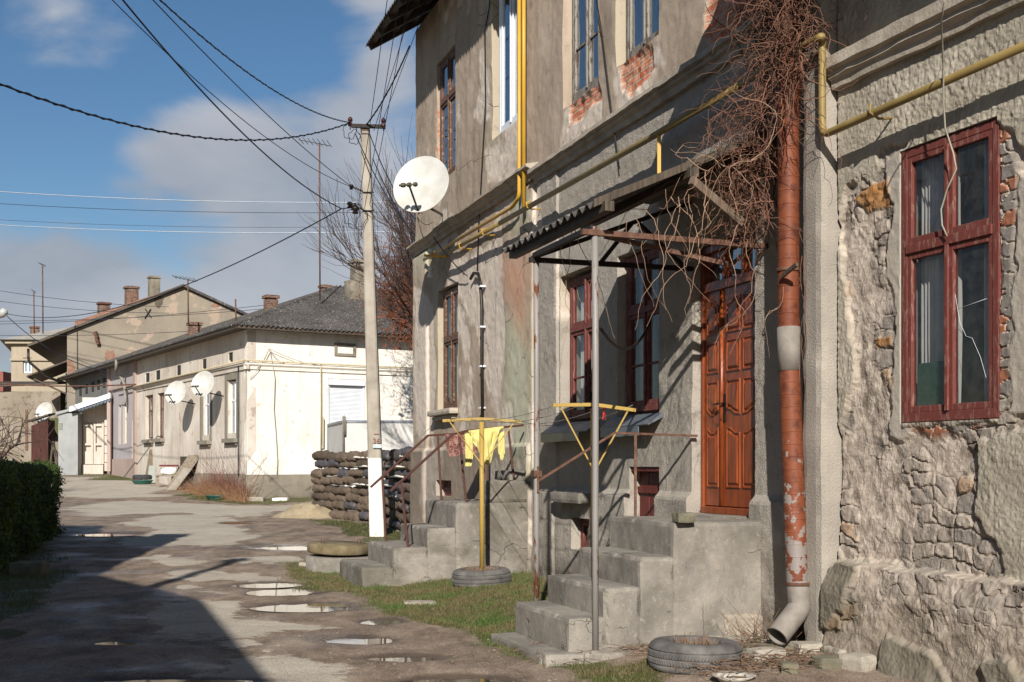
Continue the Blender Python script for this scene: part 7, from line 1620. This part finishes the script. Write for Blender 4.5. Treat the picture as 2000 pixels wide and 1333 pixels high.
for k in range(34000):
    f = random.random()
    uu = random.uniform(0, HL)
    if f < .5: w_ = random.gauss(-.03, .05); z = random.uniform(.18, 1.62); w_ += .08*math.sin(uu*2.3)+.07*math.sin(z*5+uu*1.7)+.05*math.sin(uu*6.1+z*3)-.12*max(0, z-1.3)
    elif f < .85: w_ = random.uniform(-1.9, .05); z = random.gauss(1.56, .05)+.05*math.sin(uu*3)+.04*math.sin(uu*1.1+w_*4)
    else: uu = HL+random.gauss(0, .05) if f < .95 else random.gauss(0, .06); w_ = random.uniform(-1.9, 0); z = random.uniform(.18, 1.62)
    p = HFm(uu, w_, z); s_ = random.uniform(.02, .045); d = Vector((random.gauss(0, 1), random.gauss(0, 1), random.gauss(.3, 1))).normalized()*s_; e = d.orthogonal().normalized()*s_*.45
    mb.add([p-d, p+e, p+d, p-e], [(0, 1, 2, 3)])
part('foliage', mb, m_hedge, hd)
# reddish seedling grass under the stack end
# ================================================================ houses out of frame that throw the street's shade
n1_ = thing('neighbour_house', 'plain gabled house behind the camera on the left of the street', 'house', (-7, -1, 0))
dF = Vector((-.345, 1)).normalized(); c0v = Vector((-4.14, 3.6)); NF = Frame((c0v.x, c0v.y), (-dF.x, -dF.y), (dF.y, -dF.x)); 
hE = 6.0; hw = 3.0; hr = hE+hw*.86
mb = MB(); mb.box(NF, 0, 11, -2*hw, 0, -.3, hE); part('wall', mb, m_whl, n1_)
mb = MB(); mb.add([NF(0, 0, hE), NF(11, 0, hE), NF(11, -hw, hr), NF(0, -hw, hr), NF(0, -2*hw, hE), NF(11, -2*hw, hE)], [(0, 1, 2, 3), (3, 2, 5, 4), (0, 3, 4), (1, 5, 2), (0, 4, 5, 1)]); r1 = part('roof', mb, m_slate, n1_)
sp0 = Vector((-4.9, 4.55)); mb = MB(); px0 = Vector((-4.48, 15.3))-10.95*Vector((.0582, .998)); mb.tube([Vector((px0.x, px0.y-.05, 5.6)), Vector((px0.x, px0.y-.05, 8.45))], .10, 10); mb.tube([Vector((px0.x, px0.y-.05, 8.45)), Vector((px0.x, px0.y-.05, 8.75))], [.24, .05], 10); part('flue', mb, m_galv, r1)
n2_ = thing('neighbour_house', 'tall gabled house beyond the hedge, left of the picture', 'house', (-11, 9, 0))
N2 = Frame((-7.3, 12.6), (0.1, -1), (1, .1)); h2 = 6.3; w2 = 4.2
mb = MB(); mb.box(N2, 0, 7, -2*w2, 0, -.3, h2); part('wall', mb, m_crm, n2_)
mb = MB(); mb.add([N2(-.3, .3, h2), N2(7, .3, h2), N2(7, -w2, h2+2.4), N2(-.3, -w2, h2+2.4), N2(-.3, -2*w2, h2), N2(7, -2*w2, h2)], [(0, 1, 2, 3), (3, 2, 5, 4), (0, 3, 4), (1, 5, 2), (0, 4, 5, 1)]); r2 = part('roof', mb, m_slate, n2_)
mb = MB(); mb.box(N2, 1.6, 2.3, -.9, -.2, h2-.5, h2+1.9); part('chimney', mb, m_brk, r2)
